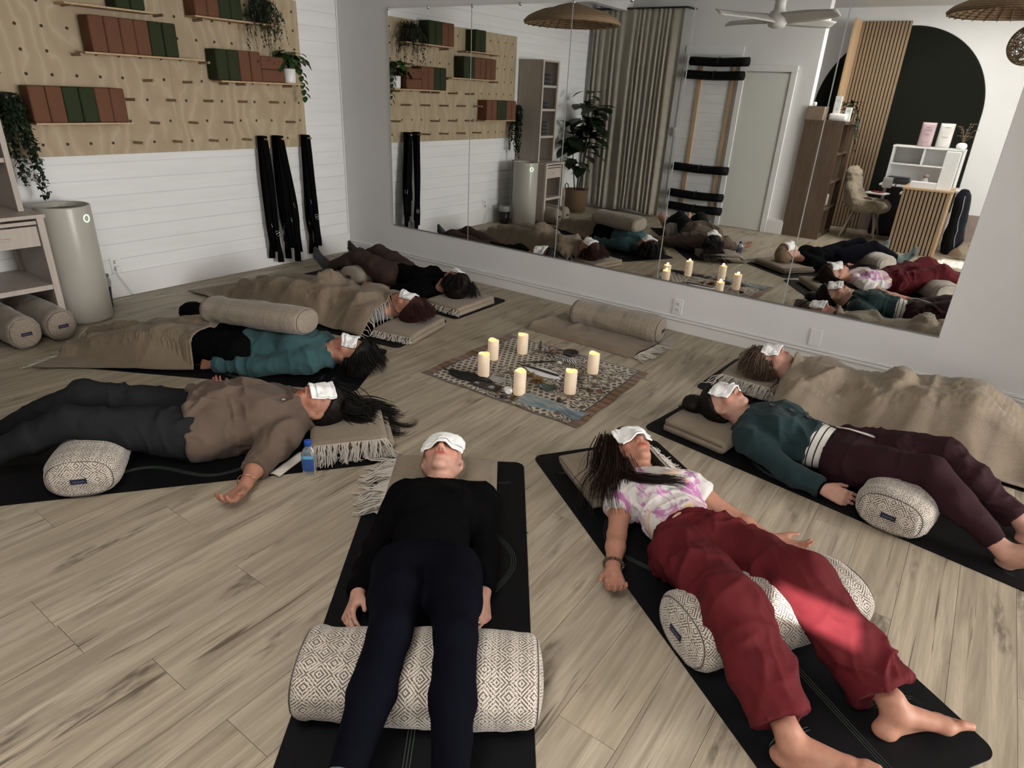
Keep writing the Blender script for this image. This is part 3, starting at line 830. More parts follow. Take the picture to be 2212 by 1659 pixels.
t = thing('ceiling_fan', 'white four blade ceiling fan with round hub above the room', 'ceiling fan', (3.03, -3.42, 2.36), math.radians(12))
MAT['fan'] = pm('fan_white', (.62, .61, .58), .4, .02)
MB().lathe([(0, 0), (.045, .004), (.085, .022), (.098, .05), (.10, .075), (.098, .08), (.102, .085), (.102, .13), (.085, .16), (.06, .175), (.055, .26), (.075, .27), (.08, .48), (0, .48)], n=40).build('hub', MAT['fan'], t, True)
for i in range(4):
    a = i * math.pi / 2 + .3
    P = np.zeros((14, 5, 3))
    for j, u_ in enumerate(np.linspace(.09, .80, 14)):
        q = (u_ - .09) / .71; wd = .065 + .05 * math.sin(min(1, q * 1.6) * 1.57) - .075 * max(0, q - .55) / .45
        for k_, w_ in enumerate(np.linspace(-1, 1, 5)):
            P[j, k_] = (u_, w_ * wd + .03 * q, .10 + w_ * .045 * (1 - .4 * q) - .004 * w_ * w_)
    c_, s_ = math.cos(a), math.sin(a); P = P @ np.array([[c_, s_, 0], [-s_, c_, 0], [0, 0, 1]])
    o = obj('blade', grid_mesh('blade', P), MAT['fan'], t, True); add_mod_solid(o, .008, 0)
tag(MB().tube([(3.03, -3.42, 2.878), (3.03, -3.42, 2.885)], .06, 12).build('ceiling_rose', MAT['fan']), 'white round ceiling mount above the fan', 'ceiling mount')

# ------------------------------------------------------------------ reception corner (seen in the mirror)
sw = thing('slat_screen', 'tall slatted wood screen standing against the dark arch', 'screen', (0, 0, 0))
MB().box((3.33, -6.10, 1.36), (.03, .46, 2.70), bev=.002).build('side_board', MAT['pine'], sw)
MB().box((3.64, -6.325, 1.36), (.60, .012, 2.70)).build('backing', pm('black_felt', (.008, .007, .006), .95), sw)
sl_me = MB().box((0, 0, 0), (.030, .018, 2.70), bev=.001).mesh('slat'); sl_me.materials.append(MAT['slat_wood'])
for i in range(14):
    o = bpy.data.objects.new('slat', sl_me); COL.objects.link(o); o.parent = sw; o.location = (3.365 + i * .0435, -6.308, 1.36)
bc = thing('bookcase', 'tall brown wood bookcase with cube shelves beside the door wall', 'bookcase', (0, 0, 0))
MB().box((3.43, -4.885, .72), (.47, .022, 1.44)).build('side_panel', MAT['cab_wood'], bc)
MB().box((3.43, -5.655, .72), (.47, .022, 1.44)).build('side_panel', MAT['cab_wood'], bc)
MB().box((3.205, -5.27, .72), (.015, .76, 1.44)).build('back_panel', MAT['cab_wood'], bc)
MB().box((3.435, -5.27, 1.452), (.49, .80, .035)).build('top', MAT['cab_wood'], bc)
for z in (.03, .38, .73, 1.08): MB().box((3.43, -5.27, z), (.46, .75, .022)).build('shelf', MAT['cab_wood'], bc)
MB().box((3.43, -5.27, .72), (.46, .020, 1.42)).build('divider', MAT['cab_wood'], bc)
tag(MB().box((3.30, -5.0, 1.47 + .08), (.20, .26, .16), bev=.003).build('cardboard_box', pm('kraft_card', (.22, .16, .115), .8)), 'plain brown cardboard box on top of the bookcase', 'box')
tag(MB().box((3.255, -4.96, 1.655), (.04, .05, .05), bev=.015).build('tissue', MAT['towel'], None, True), 'white tissue poking from the brown box', 'tissue')
tag(MB().box((3.555, -5.02, 1.47 + .045), (.215, .16, .088), bev=.03).build('white_case', MAT['white_plastic'], None, True), 'rounded white plastic case on the bookcase top', 'case')


def carton(name, c, d, lab):
    t = thing(name, lab, 'box', c); MB().box((0, 0, d[2] / 2), d, bev=.002).build('carton', MAT['white_plastic'], t)
    q = MB()
    for i, (w_, z) in enumerate(((.5, .78), (.6, .70), (.4, .3), (.55, .24), (.45, .18))): q.box((0, d[1] / 2 + .0006, z * d[2]), (d[0] * w_, .0006, .005))
    q.build('print', pm('pale_grey_print', (.35, .36, .38), .7), t)


carton('tall_carton', (3.515, -5.02, 1.558), (.075, .05, .20), 'taller white product carton standing on the white case')
carton('small_carton', (3.655, -5.03, 1.47), (.07, .05, .165), 'smaller white product carton beside the white case')
t = thing('trailing_plant', 'green trailing plant at the open end of the bookcase top', 'plant', (3.62, -5.22, 1.47))
MB().lathe([(.05, 0), (.065, .10), (.06, .10), (0, .09)], n=18, cap=False).build('pot', MAT['black_plastic'], t, True)
sp = []
for i in range(34):
    a = random.uniform(0, 6.28); r = random.uniform(.03, .13); sp.append(((math.cos(a) * r, math.sin(a) * r, .13 + random.uniform(0, .13)), (math.cos(a), math.sin(a), random.uniform(-.5, .4)), random.uniform(.8, 1.3)))
st = MB()
for i in range(6):
    P = vine((.10, -.05 + i * .025, .12), (.135 + .01 * i, -.06 + .03 * i, -.12 - .05 * i), 0, 12, .004); st.tube(P, .0015, 4)
    sp += [(p, (1, random.uniform(-1, 1), -.6), .6) for p in P[2:]]
st.build('stem', MAT['stem'], t)
scatter_leaves(t, leaf_mesh('leaf', .07, .022, MAT['leaf_dark'], .2, .4), sp)
tag(MB().box((3.60, -5.05, .741 + .06), (.05, .08, .12), bev=.004).build('small_card_box', pm('pale_mint', (.5, .55, .48), .6)), 'small pale box on the bookcase shelf', 'box')
tag(MB().box((3.58, -5.35, .391 + .09), (.10, .20, .17), bev=.03).build('paper_bag', pm('paper_white', (.5, .48, .45), .8), None, True), 'crumpled white paper bag on the lower bookcase shelf', 'bag')

dk = thing('reception_desk', 'small reception desk with slatted wood front', 'desk', (0, 0, 0))
MB().box((4.75, -4.885, .38), (.50, .012, .755)).build('backing', pm('black_felt2', (.008, .007, .006), .95), dk)
sl2 = MB().box((0, 0, 0), (.0285, .016, .755), bev=.001).mesh('slat'); sl2.materials.append(MAT['slat_wood'])
for i in range(12):
    o = bpy.data.objects.new('slat', sl2); COL.objects.link(o); o.parent = dk; o.location = (4.517 + i * .0424, -4.871, .38)
MB().box((5.008, -5.15, .385), (.018, .56, .77), bev=.002).build('side_panel', MAT['pine'], dk)
MB().box((4.76, -5.14, .772), (.53, .58, .022), bev=.002).build('top', MAT['pine'], dk)
MB().box((4.49, -5.25, .70), (.03, .75, .02)).box((4.62, -5.62, .74), (.9, .5, .02)).build('work_surface', MAT['white_plastic'], dk)
for x in (4.2, 5.04): MB().box((x, -5.82, .37), (.03, .05, .73)).build('leg', MAT['white_plastic'], dk)
hu = thing('hutch', 'white desk hutch with open compartments behind the desk', 'hutch', (0, 0, 0))
for c, d in (((4.60, -5.62, 1.215), (.80, .30, .018)), ((4.60, -5.62, 1.0), (.78, .29, .014)), ((4.60, -5.765, .99), (.80, .01, .46))): MB().box(c, d).build('board', MAT['trim'], hu)
for x in (4.215, 4.985): MB().box((x, -5.62, .98), (.016, .30, .46)).build('side_panel', MAT['trim'], hu)
MB().box((4.56, -5.62, 1.11), (.012, .28, .20)).build('divider', MAT['trim'], hu)
tag(MB().box((4.905, -5.05, .783 + .215), (.15, .20, .43), bev=.003).build('white_pedestal', MAT['white_plastic']), 'tall white box standing on the desk front corner', 'box')
tag(MB().box((4.69, -4.96, .783 + .035), (.27, .14, .068), bev=.003).build('white_tray', MAT['white_plastic']), 'low white tray box on the desk front', 'tray')


def pouch(x, col, lab, lines):
    t = thing('pouch', lab, 'pouch', (x, -5.56, 1.224))
    P = np.zeros((9, 7, 3))
    for i, z in enumerate(np.linspace(0, .285, 9)):
        for j, u_ in enumerate(np.linspace(-1, 1, 7)):
            P[i, j] = (u_ * .078, (.030 * (1 - z / .30) + .003) * (1 - u_ * u_) + .003 - z * .05, z)
    o = obj('front', grid_mesh('front', P), col, t, True); add_mod_solid(o, .004, -1)
    q = MB()
    for z, w_ in lines: q.box((0, .034 * (1 - z / .3) - z * .05 + .008, z), (w_, .001, .005))
    q.build('print', pm('soft_grey_print', (.30, .24, .26), .7), t)


pouch(4.53, pm('dusty_pink', (.40, .29, .31), .5), 'dusty pink product pouch standing on the hutch', [(.23, .05), (.20, .08), (.15, .06), (.06, .07)])
pouch(4.73, pm('pearl_white', (.58, .56, .53), .45), 'pearl white product pouch standing on the hutch', [(.24, .06), (.13, .07)])
t = thing('dried_leaf_vase', 'round white vase of dried brown leaves on the hutch end', 'vase', (4.935, -5.56, 1.224))
MB().lathe([(.03, 0), (.052, .012), (.06, .035), (.052, .06), (.03, .074), (.02, .076), (.018, .06), (0, .05)], n=26, cap=False).build('vase', MAT['ceramic'], t, True)
sp, st = [], MB()
for i in range(16):
    a = random.uniform(0, 6.28); r = random.uniform(.02, .09); z = random.uniform(.14, .29); p = (math.cos(a) * r, math.sin(a) * r * .6, z); st.tube([(0, 0, .06), (p[0] * .4, p[1] * .4, z * .7), p], .0015, 4); sp.append((p, (math.cos(a), math.sin(a), .3), random.uniform(.7, 1.1)))
st.build('stem', pm('dry_stem', (.2, .14, .08), .7), t); scatter_leaves(t, leaf_mesh('leaf', .06, .018, pm('dry_leaf', (.26, .185, .11), .6, .3, 20), .3, .3), sp)
# clutter behind the desk
tag(MB().box((4.36, -5.55, .752 + .035), (.26, .16, .05), bev=.008).box((4.36, -5.55, .752 + .075), (.24, .15, .03), bev=.008).build('folded_shirt', cloth_mat('charcoal_knit', (.02, .02, .022), .9), None, True), 'dark folded clothes on the desk under the hutch', 'clothes')
t = thing('glass_jar', 'clear jar with cork lid under the hutch', 'jar', (4.66, -5.50, .751))
MB().lathe([(.03, 0), (.055, .01), (.05, .05), (.028, .09), (.028, .11)], n=20).build('jar', pm('milky_glass', (.35, .36, .36), .15), t, True); MB().lathe([(.03, .11), (.032, .15), (0, .155)], n=16).build('lid', pm('cork', (.24, .18, .12), .8), t, True)
t = thing('card_terminal', 'pale grey payment terminal with black strap on the desk', 'terminal', (4.27, -5.30, .71))
MB().box((0, 0, .065), (.11, .05, .13), bev=.01).build('body', pm('pale_grey_plastic', (.36, .36, .35), .5), t); MB().tube([(.04, 0, .13), (.09, 0, .12), (.10, .0, .05), (.085, 0, .005)], .008, 6).build('strap', MAT['black_plastic'], t, True)
tag(MB().box((4.20, -5.18, .66), (.13, .10, .012), rz=.5, bev=.004).build('red_booklet', pm('deep_red_cover', (.20, .012, .02), .4)), 'small deep red booklet lying by the fleece chair', 'booklet')
tag(MB().box((4.20, -5.18, .645), (.24, .20, .016), rz=.2, bev=.003).build('pale_folder', MAT['trim']), 'pale folder under the red booklet', 'folder')
tag(MB().lathe([(.05, 0), (.055, .012), (.02, .03), (0, .03)], (4.08, -5.42, .60), n=18).build('small_dish', MAT['black_plastic'], None, True), 'small dark dish beside the fleece chair', 'dish')
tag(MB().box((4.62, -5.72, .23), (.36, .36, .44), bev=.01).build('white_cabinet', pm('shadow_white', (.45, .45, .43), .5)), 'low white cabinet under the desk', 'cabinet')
tag(MB().box((4.35, -6.15, .36), (.50, .25, .70), bev=.03).build('black_case', MAT['black_plastic']), 'large black case in the dark corner behind the fleece chair', 'case')

# garment bag + blankets at the desk end
t = thing('garment_bag', 'black garment bag with pale zip leaning beside the desk', 'bag', (5.17, -5.42, 0))
P = np.zeros((16, 24, 3)); an = np.linspace(0, 2 * math.pi, 24)
for i, z in enumerate(np.linspace(0, 1, 16)):
    s_ = (1 - .35 * z ** 3) * (.94 + .06 * math.sin(z * 9)) * (1 if z < .95 else .75)
    P[i, :, 0] = np.cos(an) * .115 * s_ - .05 * z; P[i, :, 1] = np.sin(an) * .24 * s_; P[i, :, 2] = z * .76 + .004
P += .02 * fbm(P * 9, 5)[..., None] * [1, 1, .2]
bagm = pm('black_nylon', (.008, .009, .013), .8, .2, 20, .3, 50, spec=.08)
obj('body', grid_mesh('body', P), bagm, t, True)
MB().lathe([(0, 0), (.05, 0), (.04, .03), (0, .04)], n=14).build('top_flap', bagm, t, True).location = (-.05, 0, .745)
zi = np.arange(2, 15); zx = [(P[i, 5, 0] * 1.04 + .004, P[i, 5, 1] * 1.03, P[i, 5, 2]) for i in zi]
MB().tube(zx, .004, 6).build('zip', pm('zip_tape', (.32, .33, .35), .4), t, True)
# ------------------------------------------------------------------ signed-distance bodies
def smin(a, b, k):
    h = np.clip(.5 + .5 * (b - a) / k, 0, 1); return b + (a - b) * h - k * h * (1 - h)


class Cap:
    """tapered capsule, optionally flattened by factor s along axis ax"""
    def __init__(s, a, b, ra, rb=None, ax=None, fl=1.0):
        s.a, s.b = np.array(a, float), np.array(b, float); s.ra, s.rb = ra, ra if rb is None else rb
        s.ax = None if ax is None else nrm(ax); s.fl = fl
    def bounds(s):
        r = max(s.ra, s.rb); return np.minimum(s.a, s.b) - r, np.maximum(s.a, s.b) + r
    def d(s, p):
        ab = s.b - s.a; pa = p - s.a
        t = np.clip(pa @ ab / (ab @ ab + 1e-12), 0, 1)
        q = pa - t[:, None] * ab
        if s.ax is not None:
            c = q @ s.ax; q = q + (c * (s.fl - 1))[:, None] * s.ax
        return np.sqrt((q * q).sum(1)) - (s.ra + (s.rb - s.ra) * t)
    def grow(s, g): return Cap(s.a, s.b, s.ra + g, s.rb + g, s.ax, s.fl)


class Ell:
    def __init__(s, c, r, M=None):
        s.c = np.array(c, float); s.r = np.array(r, float); s.M = np.eye(3) if M is None else np.array(M, float)   # rows = axes
    def bounds(s):
        m = np.abs(s.M).T @ s.r; return s.c - m, s.c + m
    def d(s, p):
        q = (p - s.c) @ s.M.T; k0 = np.sqrt(((q / s.r) ** 2).sum(1)); k1 = np.sqrt(((q / s.r ** 2) ** 2).sum(1))
        return k0 * (k0 - 1) / (k1 + 1e-9)
    def grow(s, g): return Ell(s.c, s.r + g, s.M)


class Sdf:
    """groups of prims: each group is smooth-united, cut by planes, then united; 'sub' prims are carved out"""
    def __init__(s, k=.02): s.groups = []; s.subs = []; s.k = k; s.floor = None
    def add(s, prims, k=None, cuts=()): s.groups.append((prims, s.k if k is None else k, list(cuts))); return s
    def carve(s, prims, k=.006): s.subs.append((prims, k)); return s
    def bounds(s):
        b = [q.bounds() for g in s.groups for q in g[0]]
        return np.min([x[0] for x in b], 0), np.max([x[1] for x in b], 0)
    def __call__(s, p, pad=.06):
        D = np.full(len(p), 9.0)
        for prims, k, cuts in s.groups:
            los, his = zip(*[q.bounds() for q in prims])
            m = np.all((p > np.min(los, 0) - pad) & (p < np.max(his, 0) + pad), 1); gi = np.nonzero(m)[0]
            if not len(gi): continue
            P = p[gi]; d = np.full(len(gi), 9.0)
            for q, lo, hi in zip(prims, los, his):
                i = np.nonzero(np.all((P > lo - pad) & (P < hi + pad), 1))[0]
                if len(i): d[i] = smin(d[i], q.d(P[i]), k)
            for (c, n) in cuts: d = np.maximum(d, (P - np.asarray(c)) @ nrm(n))
            D[gi] = smin(D[gi], d, s.k)
        for prims, k in s.subs:
            for q in prims:
                lo, hi = q.bounds(); i = np.nonzero(np.all((p > lo - pad) & (p < hi + pad), 1))[0]
                if len(i): D[i] = -smin(-D[i], q.d(p[i]), k)
        if s.floor is not None: D = -smin(-D, -(s.floor - p[:, 2]) * 1.0, .004) if False else np.maximum(D, s.floor - p[:, 2])
        return D


def surface(sdf, h):
    """surface nets on a sparse grid"""
    lo, hi = sdf.bounds(); lo = lo - 4 * h; hi = hi + 4 * h; F = 4
    n = (np.ceil((hi - lo) / (h * F)).astype(int) + 1) * F
    nc = n // F
    cx = [lo[i] + (np.arange(nc[i]) + .5) * h * F - h * .5 for i in range(3)]
    C = np.stack(np.meshgrid(*cx, indexing='ij'), -1).reshape(-1, 3)
    Dc = sdf(C).reshape(nc)
    near = np.abs(Dc) < 6.5 * h
    rep = lambda A: A.repeat(F, 0).repeat(F, 1).repeat(F, 2)
    D = rep(Dc).astype(np.float32); idx = np.nonzero(rep(near))
    P = np.stack([lo[i] + idx[i] * h for i in range(3)], 1)
    D[idx] = sdf(P)
    S = D < 0
    # active cells
    c = [S[:-1, :-1, :-1], S[1:, :-1, :-1], S[:-1, 1:, :-1], S[1:, 1:, :-1], S[:-1, :-1, 1:], S[1:, :-1, 1:], S[:-1, 1:, 1:], S[1:, 1:, 1:]]
    cnt = sum(x.astype(np.int8) for x in c); act = (cnt > 0) & (cnt < 8)
    I = np.full(act.shape, -1, np.int64); ai = np.nonzero(act); I[ai] = np.arange(len(ai[0]))
    corn = np.array([[0, 0, 0], [1, 0, 0], [0, 1, 0], [1, 1, 0], [0, 0, 1], [1, 0, 1], [0, 1, 1], [1, 1, 1]])
    vals = np.stack([D[ai[0] + k[0], ai[1] + k[1], ai[2] + k[2]] for k in corn], 1)
    acc = np.zeros((len(ai[0]), 3)); num = np.zeros(len(ai[0]))
    for a in range(8):
        for b in range(a + 1, 8):
            if np.abs(corn[a] - corn[b]).sum() != 1: continue
            x = (vals[:, a] < 0) != (vals[:, b] < 0); t = np.where(x, vals[:, a] / (vals[:, a] - vals[:, b] + 1e-12), 0)
            acc += x[:, None] * (corn[a] + t[:, None] * (corn[b] - corn[a])); num += x
    vert = lo + (np.stack(ai, 1) + acc / np.maximum(num, 1)[:, None]) * h
    quads = []
    for ax in range(3):
        s0 = [slice(1, -1)] * 3; s0[ax] = slice(0, -1); s1 = list(s0); s1[ax] = slice(1, None)
        A = S[tuple(s0)]; B = S[tuple(s1)]; e = np.nonzero(A != B)
        pos = [e[i] + (0 if i == ax else 1) for i in range(3)]
        o1, o2 = [(1, 2), (2, 0), (0, 1)][ax]
        def cell(d1, d2):
            q = list(pos); q[o1] = q[o1] - d1; q[o2] = q[o2] - d2; return I[q[0], q[1], q[2]]
        Q = np.stack([cell(1, 1), cell(0, 1), cell(0, 0), cell(1, 0)], 1)
        fl_ = ~A[e]
        Q[fl_] = Q[fl_][:, ::-1]; quads.append(Q)
    Q = np.concatenate(quads); Q = Q[(Q >= 0).all(1)]
    return vert, Q


def vnormals(v, q):
    a, b, c, d = (v[q[:, i]] for i in range(4)); n = np.cross(c - a, d - b); N = np.zeros_like(v)
    for i in range(4): np.add.at(N, q[:, i], n)
    return N / (np.linalg.norm(N, axis=1)[:, None] + 1e-12)


def relax(v, q, it=1, lam=.5):
    for _ in range(it):
        s = np.zeros_like(v); n = np.zeros(len(v))
        for i in range(4):
            for j in (1, 3): np.add.at(s, q[:, i], v[q[:, (i + j) % 4]]); np.add.at(n, q[:, i], 1)
        v = v + lam * (s / np.maximum(n, 1)[:, None] - v)
    return v


def ridged(p, seed, o=2):
    return 1 - np.abs(fbm(p, seed, o)) * 2


BODIES = {}


def skin_mat(name, base, blush=.5):
    s = NT(name); a = s.n('ShaderNodeAttribute'); a.attribute_name = 'tint'
    v = s.coord('Object'); c = s.ramp(s.noise(v, 45, 4), [(.3, mul(base, .9)), (.7, mul(base, 1.07))])
    c = s.mix(1.0, c, a.outputs['Color'], 'MULTIPLY')
    s.base(c); s.set(.52, 0, .35); s.b.inputs['Subsurface Weight'].default_value = .12; s.b.inputs['Subsurface Radius'].default_value = (.012, .005, .003); s.b.inputs['Subsurface Scale'].default_value = .6
    s.bump(s.noise(v, 500, 2), .08, .001); return s.m


def hand_prims(w, d, n, t, curl=.5, size=1.0, spread=.10, thumb_in=.5):
    """w wrist point, d towards fingers, n out of the palm, t towards the thumb side; five separate fingers"""
    d = nrm(d); n = nrm(n - d * np.dot(n, d)); t = nrm(np.cross(d, n)) * (1 if np.dot(np.cross(d, n), t) > 0 else -1)
    S = size; pr, tips = [], []
    pr.append(Cap(w - d * .03 * S, w + d * .02 * S, .026 * S, .026 * S, n, 1.35))
    for k, off in enumerate((-.030, -.010, .010, .029)):
        pr.append(Cap(w + d * .012 * S + t * off * .55 * S, w + d * .088 * S + t * off * S, .0165 * S, .0135 * S, n, 1.15))
    pr.append(Cap(w + d * .015 * S + t * .020 * S + n * .004 * S, w + d * .055 * S + t * .036 * S + n * .008 * S, .0165 * S, .015 * S))
    for k, (off, ln, r) in enumerate(((.030, .070, .0088), (.0105, .078, .0092), (-.0095, .072, .0088), (-.0285, .056, .0078))):
        p = w + d * (.090 - .004 * abs(k - 1.3)) * S + t * off * S
        a = .15 + curl * (.35 + .10 * k); dirx = nrm(d + t * (off / .03) * spread)
        segs = [.46, .30, .24]; cur = p
        for i, sg in enumerate(segs):
            dd = dirx * math.cos(a) + n * math.sin(a); nx = cur + dd * ln * sg * S
            pr.append(Cap(cur, nx, r * (1.0 - .10 * i) * S, r * (.93 - .12 * i) * S)); cur = nx; a += curl * (.85 - .15 * i)
        tips.append((cur - dd * .002 + (-n * math.cos(a) + dirx * math.sin(a)) * r * .72 * S, r))
    p = w + d * .030 * S + t * .033 * S + n * .006 * S; dd = nrm(d * .80 + t * (.62 - .3 * thumb_in) + n * (.18 + .35 * thumb_in))
    m1 = p + dd * .040 * S; d2 = nrm(dd + d * .35 - t * .25 * thumb_in); m2 = m1 + d2 * .032 * S
    pr += [Cap(p, m1, .0135 * S, .0110 * S), Cap(m1, m2, .0108 * S, .0082 * S)]; tips.append((m2 + t * .006 * S, .0095))
    return pr, tips


def foot_prims(an, d, up, side, S=1.0):
    """an ankle, d from heel to toes, up = instep normal; side = big-toe side"""
    d = nrm(d); up = nrm(up - d * np.dot(up, d)); sd = nrm(np.cross(d, up)); sd = sd if np.dot(sd, side) > 0 else -sd
    heel = an - d * .045 * S - up * .052 * S; ball = an + d * .125 * S - up * .062 * S
    pr = [Cap(an + up * .03, an - up * .01, .030 * S, .032 * S), Ell(heel, (.030 * S, .026 * S, .028 * S)), Cap(heel + d * .008, an - d * .01 * S - up * .02 * S, .026 * S, .030 * S),
          Cap(an + d * .01 - up * .012 * S, ball + sd * .012 * S + up * .004, .036 * S, .024 * S, up, 1.05), Cap(heel + d * .02 * S - sd * .008 * S, ball - sd * .024 * S - up * .002, .026 * S, .019 * S, up, 1.05),
          Cap(ball + sd * .022 * S, ball - sd * .026 * S, .020 * S, .015 * S, up, 1.1)]
    for k, (o, ln, r) in enumerate(((.027, .054, .0140), (.008, .050, .0098), (-.008, .044, .0095), (-.023, .038, .0092), (-.036, .032, .0092))):
        b = ball + sd * o * S + d * .010 * S - d * .006 * k * S
        m = b + d * ln * .55 * S + up * .004; e = b + d * ln * S - up * .004
        pr += [Cap(b, m, r * S, r * .95 * S), Cap(m, e, r * .95 * S, r * .9 * S)]
    return pr


def frame_head(c, u, f):
    u = nrm(u); f = nrm(np.asarray(f) - u * np.dot(f, u)); s = nrm(np.cross(u, f)) * -1   # s: person's left
    # right = f x u ; left = -right
    s = -nrm(np.cross(f, u)); return np.array([s, u, f])


def person(no, J, label, skin, h=.005, wid=1.0, dep=1.0, bust=1.0, head=1.0, hands=(None, None), feet=(None, None), headdir=None, belly=0., ctx=None):
    """builds the continuous body; returns a context with frames, prims and sdf for clothes, hair, towels"""
    J = {k: V(*v) for k, v in J.items()}
    X = {'J': J}
    y = nrm((J['neck'] - J['pel']) * [1, 1, 0]); x = V(y[1], -y[0], 0); z = V(0, 0, 1); T = np.array([x, y, z]); X['T'] = T
    pel, neck = J['pel'], J['neck']; L = np.dot(neck - pel, y); X['L'] = L
    at = lambda a, b, c_: pel + x * a + y * b * L / .51 + z * c_
    X['at'] = at
    torso = [Ell(at(0, -.02, 0), (.158 * wid, .125, .098 * dep), T), Ell(at(0, .17, belly * .5), (.130 * wid, .17, .090 * dep + belly), T), Ell(at(0, .34, 0), (.142 * wid, .17, .098 * dep), T)]
    for sgn in (-1, 1): torso.append(Ell(at(sgn * .072 * wid, .325, .058 * dep), (.066 * bust, .066 * bust, .050 * bust), T))
    shs = {}
    for sd, sgn in (('R', -1), ('L', 1)):
        shs[sd] = J.get('sh' + sd, at(sgn * .165 * wid, .435, 0)); J['sh' + sd] = shs[sd]
    torso.append(Cap(shs['R'] * .8 + shs['L'] * .2, shs['L'] * .8 + shs['R'] * .2, .056, None, z, 1.1))
    trap = [Cap(neck + y * .015, shs[sd] * .72 + neck * .28, .045, .042) for sd in 'LR']
    X['torso'] = torso; X['trap'] = trap
    arms, legs = {}, {}
    for sd, sgn in (('R', -1), ('L', 1)):
        if 'el' + sd not in J:
            J['el' + sd] = at(sgn * .205 * wid, .19, -.05); J['wr' + sd] = at(sgn * .165 * wid, -.03, -.03)
        a, e, w = J['sh' + sd], J['el' + sd], J['wr' + sd]
        fa = w - e
        arms[sd] = [Cap(a, a + (e - a) * .45, .050, .045), Cap(a + (e - a) * .45, e, .044, .037), Cap(e, e + fa * .35, .038, .038), Cap(e + fa * .35, w, .037, .0255, z, 1.1)]
        hp, kn, an = J['hip' + sd], J['kn' + sd], J['an' + sd]
        legs[sd] = [Cap(hp, hp + (kn - hp) * .5, .088 * wid, .074), Cap(hp + (kn - hp) * .5, kn, .074, .053), Cap(kn, kn + (an - kn) * .35 - z * .008, .052, .053), Cap(kn + (an - kn) * .35 - z * .008, an, .052, .031)]
    X['arms'], X['legs'] = arms, legs
    # head
    hc = J['head']; u = nrm(hc - neck) if headdir is None else nrm(headdir[0]); f = V(0, 0, 1) if headdir is None else V(*headdir[1])
    Hf = frame_head(hc, u, f); s_, u_, f_ = Hf; X['Hf'] = Hf; hs = head
    hp_ = lambda a, b, c_: hc + (s_ * a + u_ * b + f_ * c_) * hs; X['hp'] = hp_
    cran = Ell(hp_(0, .028, -.012), V(.0735, .086, .092) * hs, Hf); X['cran'] = cran
    hd = [cran, Ell(hp_(0, -.030, .022), V(.060, .072, .066) * hs, Hf), Cap(hp_(-.046, -.048, -.008), hp_(-.012, -.098, .058), .024 * hs, .017 * hs), Cap(hp_(.046, -.048, -.008), hp_(.012, -.098, .058), .024 * hs, .017 * hs), Cap(hp_(0, -.098, .060), hp_(0, -.07, .02), .019 * hs, .03 * hs),
          Ell(hp_(-.041, -.026, .052), V(.024, .022, .022) * hs, Hf), Ell(hp_(.041, -.026, .052), V(.024, .022, .022) * hs, Hf), Ell(hp_(0, .028, .060), V(.052, .018, .022) * hs, Hf), Ell(hp_(0, -.069, .072), V(.027, .020, .018) * hs, Hf)]
    nose = [Cap(hp_(0, .004, .080), hp_(0, -.040, .103), .0085 * hs, .0115 * hs), Cap(hp_(-.011, -.045, .090), hp_(.011, -.045, .090), .0088 * hs)]
    lips = [Ell(hp_(-.009, -.0665, .0885), V(.014, .0055, .0065) * hs, Hf), Ell(hp_(.009, -.0665, .0885), V(.014, .0055, .0065) * hs, Hf), Ell(hp_(0, -.0755, .0865), V(.019, .0065, .0075) * hs, Hf)]
    lids = [Ell(hp_(sg * .031, .002, .066), V(.0145, .011, .012) * hs, Hf) for sg in (-1, 1)]
    ears = []
    for sg in (-1, 1):
        M = np.array([nrm(s_ + f_ * sg * -.35), u_, np.cross(nrm(s_ + f_ * sg * -.35), u_)])
        ears.append(Ell(hp_(sg * .074, -.012, -.014), V(.0085, .031, .019) * hs, M)); ears.append(Ell(hp_(sg * .071, -.036, -.008), V(.008, .012, .010) * hs, M))
    nk = [Cap(neck - y * .03, hp_(0, -.055, -.022), .054 * wid ** .4, .050), Cap(neck - y * .02 + z * .02, hp_(0, -.07, .005), .040, .036)]
    B = Sdf(.022)
    B.add(torso, .035); B.add(trap, .03); B.add(nk, .02)
    B.add(hd, .014)
    for sd in 'RL':
        B.add(legs[sd], .02); B.add(arms[sd], .015)
    B.k = .022
    B2 = Sdf(.022); B2.groups = B.groups
    tips = []; fine = Sdf(.008)
    fine.add(nose, .008); fine.add(lids, .006); fine.add(lips, .004); fine.add(ears, .006)
    hand_sp = []
    for i, sd in enumerate('RL'):
        w, e = J['wr' + sd], J['el' + sd]; spec = hands[i] or {}
        d = V(*spec['d']) if 'd' in spec else nrm(w - e); n = V(*spec.get('n', (0, 0, 1))); t_ = V(*spec['t']) if 't' in spec else np.cross(d, n) * (1 if sd == 'L' else -1) * -1
        pr, tp = hand_prims(w, d, n, t_, spec.get('curl', .55), spec.get('size', 1.0), spec.get('spread', .10), spec.get('thumb', .5)); hand_sp.append((pr, sd)); tips += tp
    foot_sp = []
    for i, sd in enumerate('RL'):
        spec = feet[i] or {}; sgn = -1 if sd == 'R' else 1
        d = V(*spec['d']) if 'd' in spec else nrm(-y * .35 + z * .85 + x * sgn * .35); up = V(*spec['up']) if 'up' in spec else nrm(y * .7 + z * .6)
        foot_sp.append(foot_prims(J['an' + sd], d, up, V(*spec.get('side', tuple(-x * sgn))), spec.get('size', 1.0)))

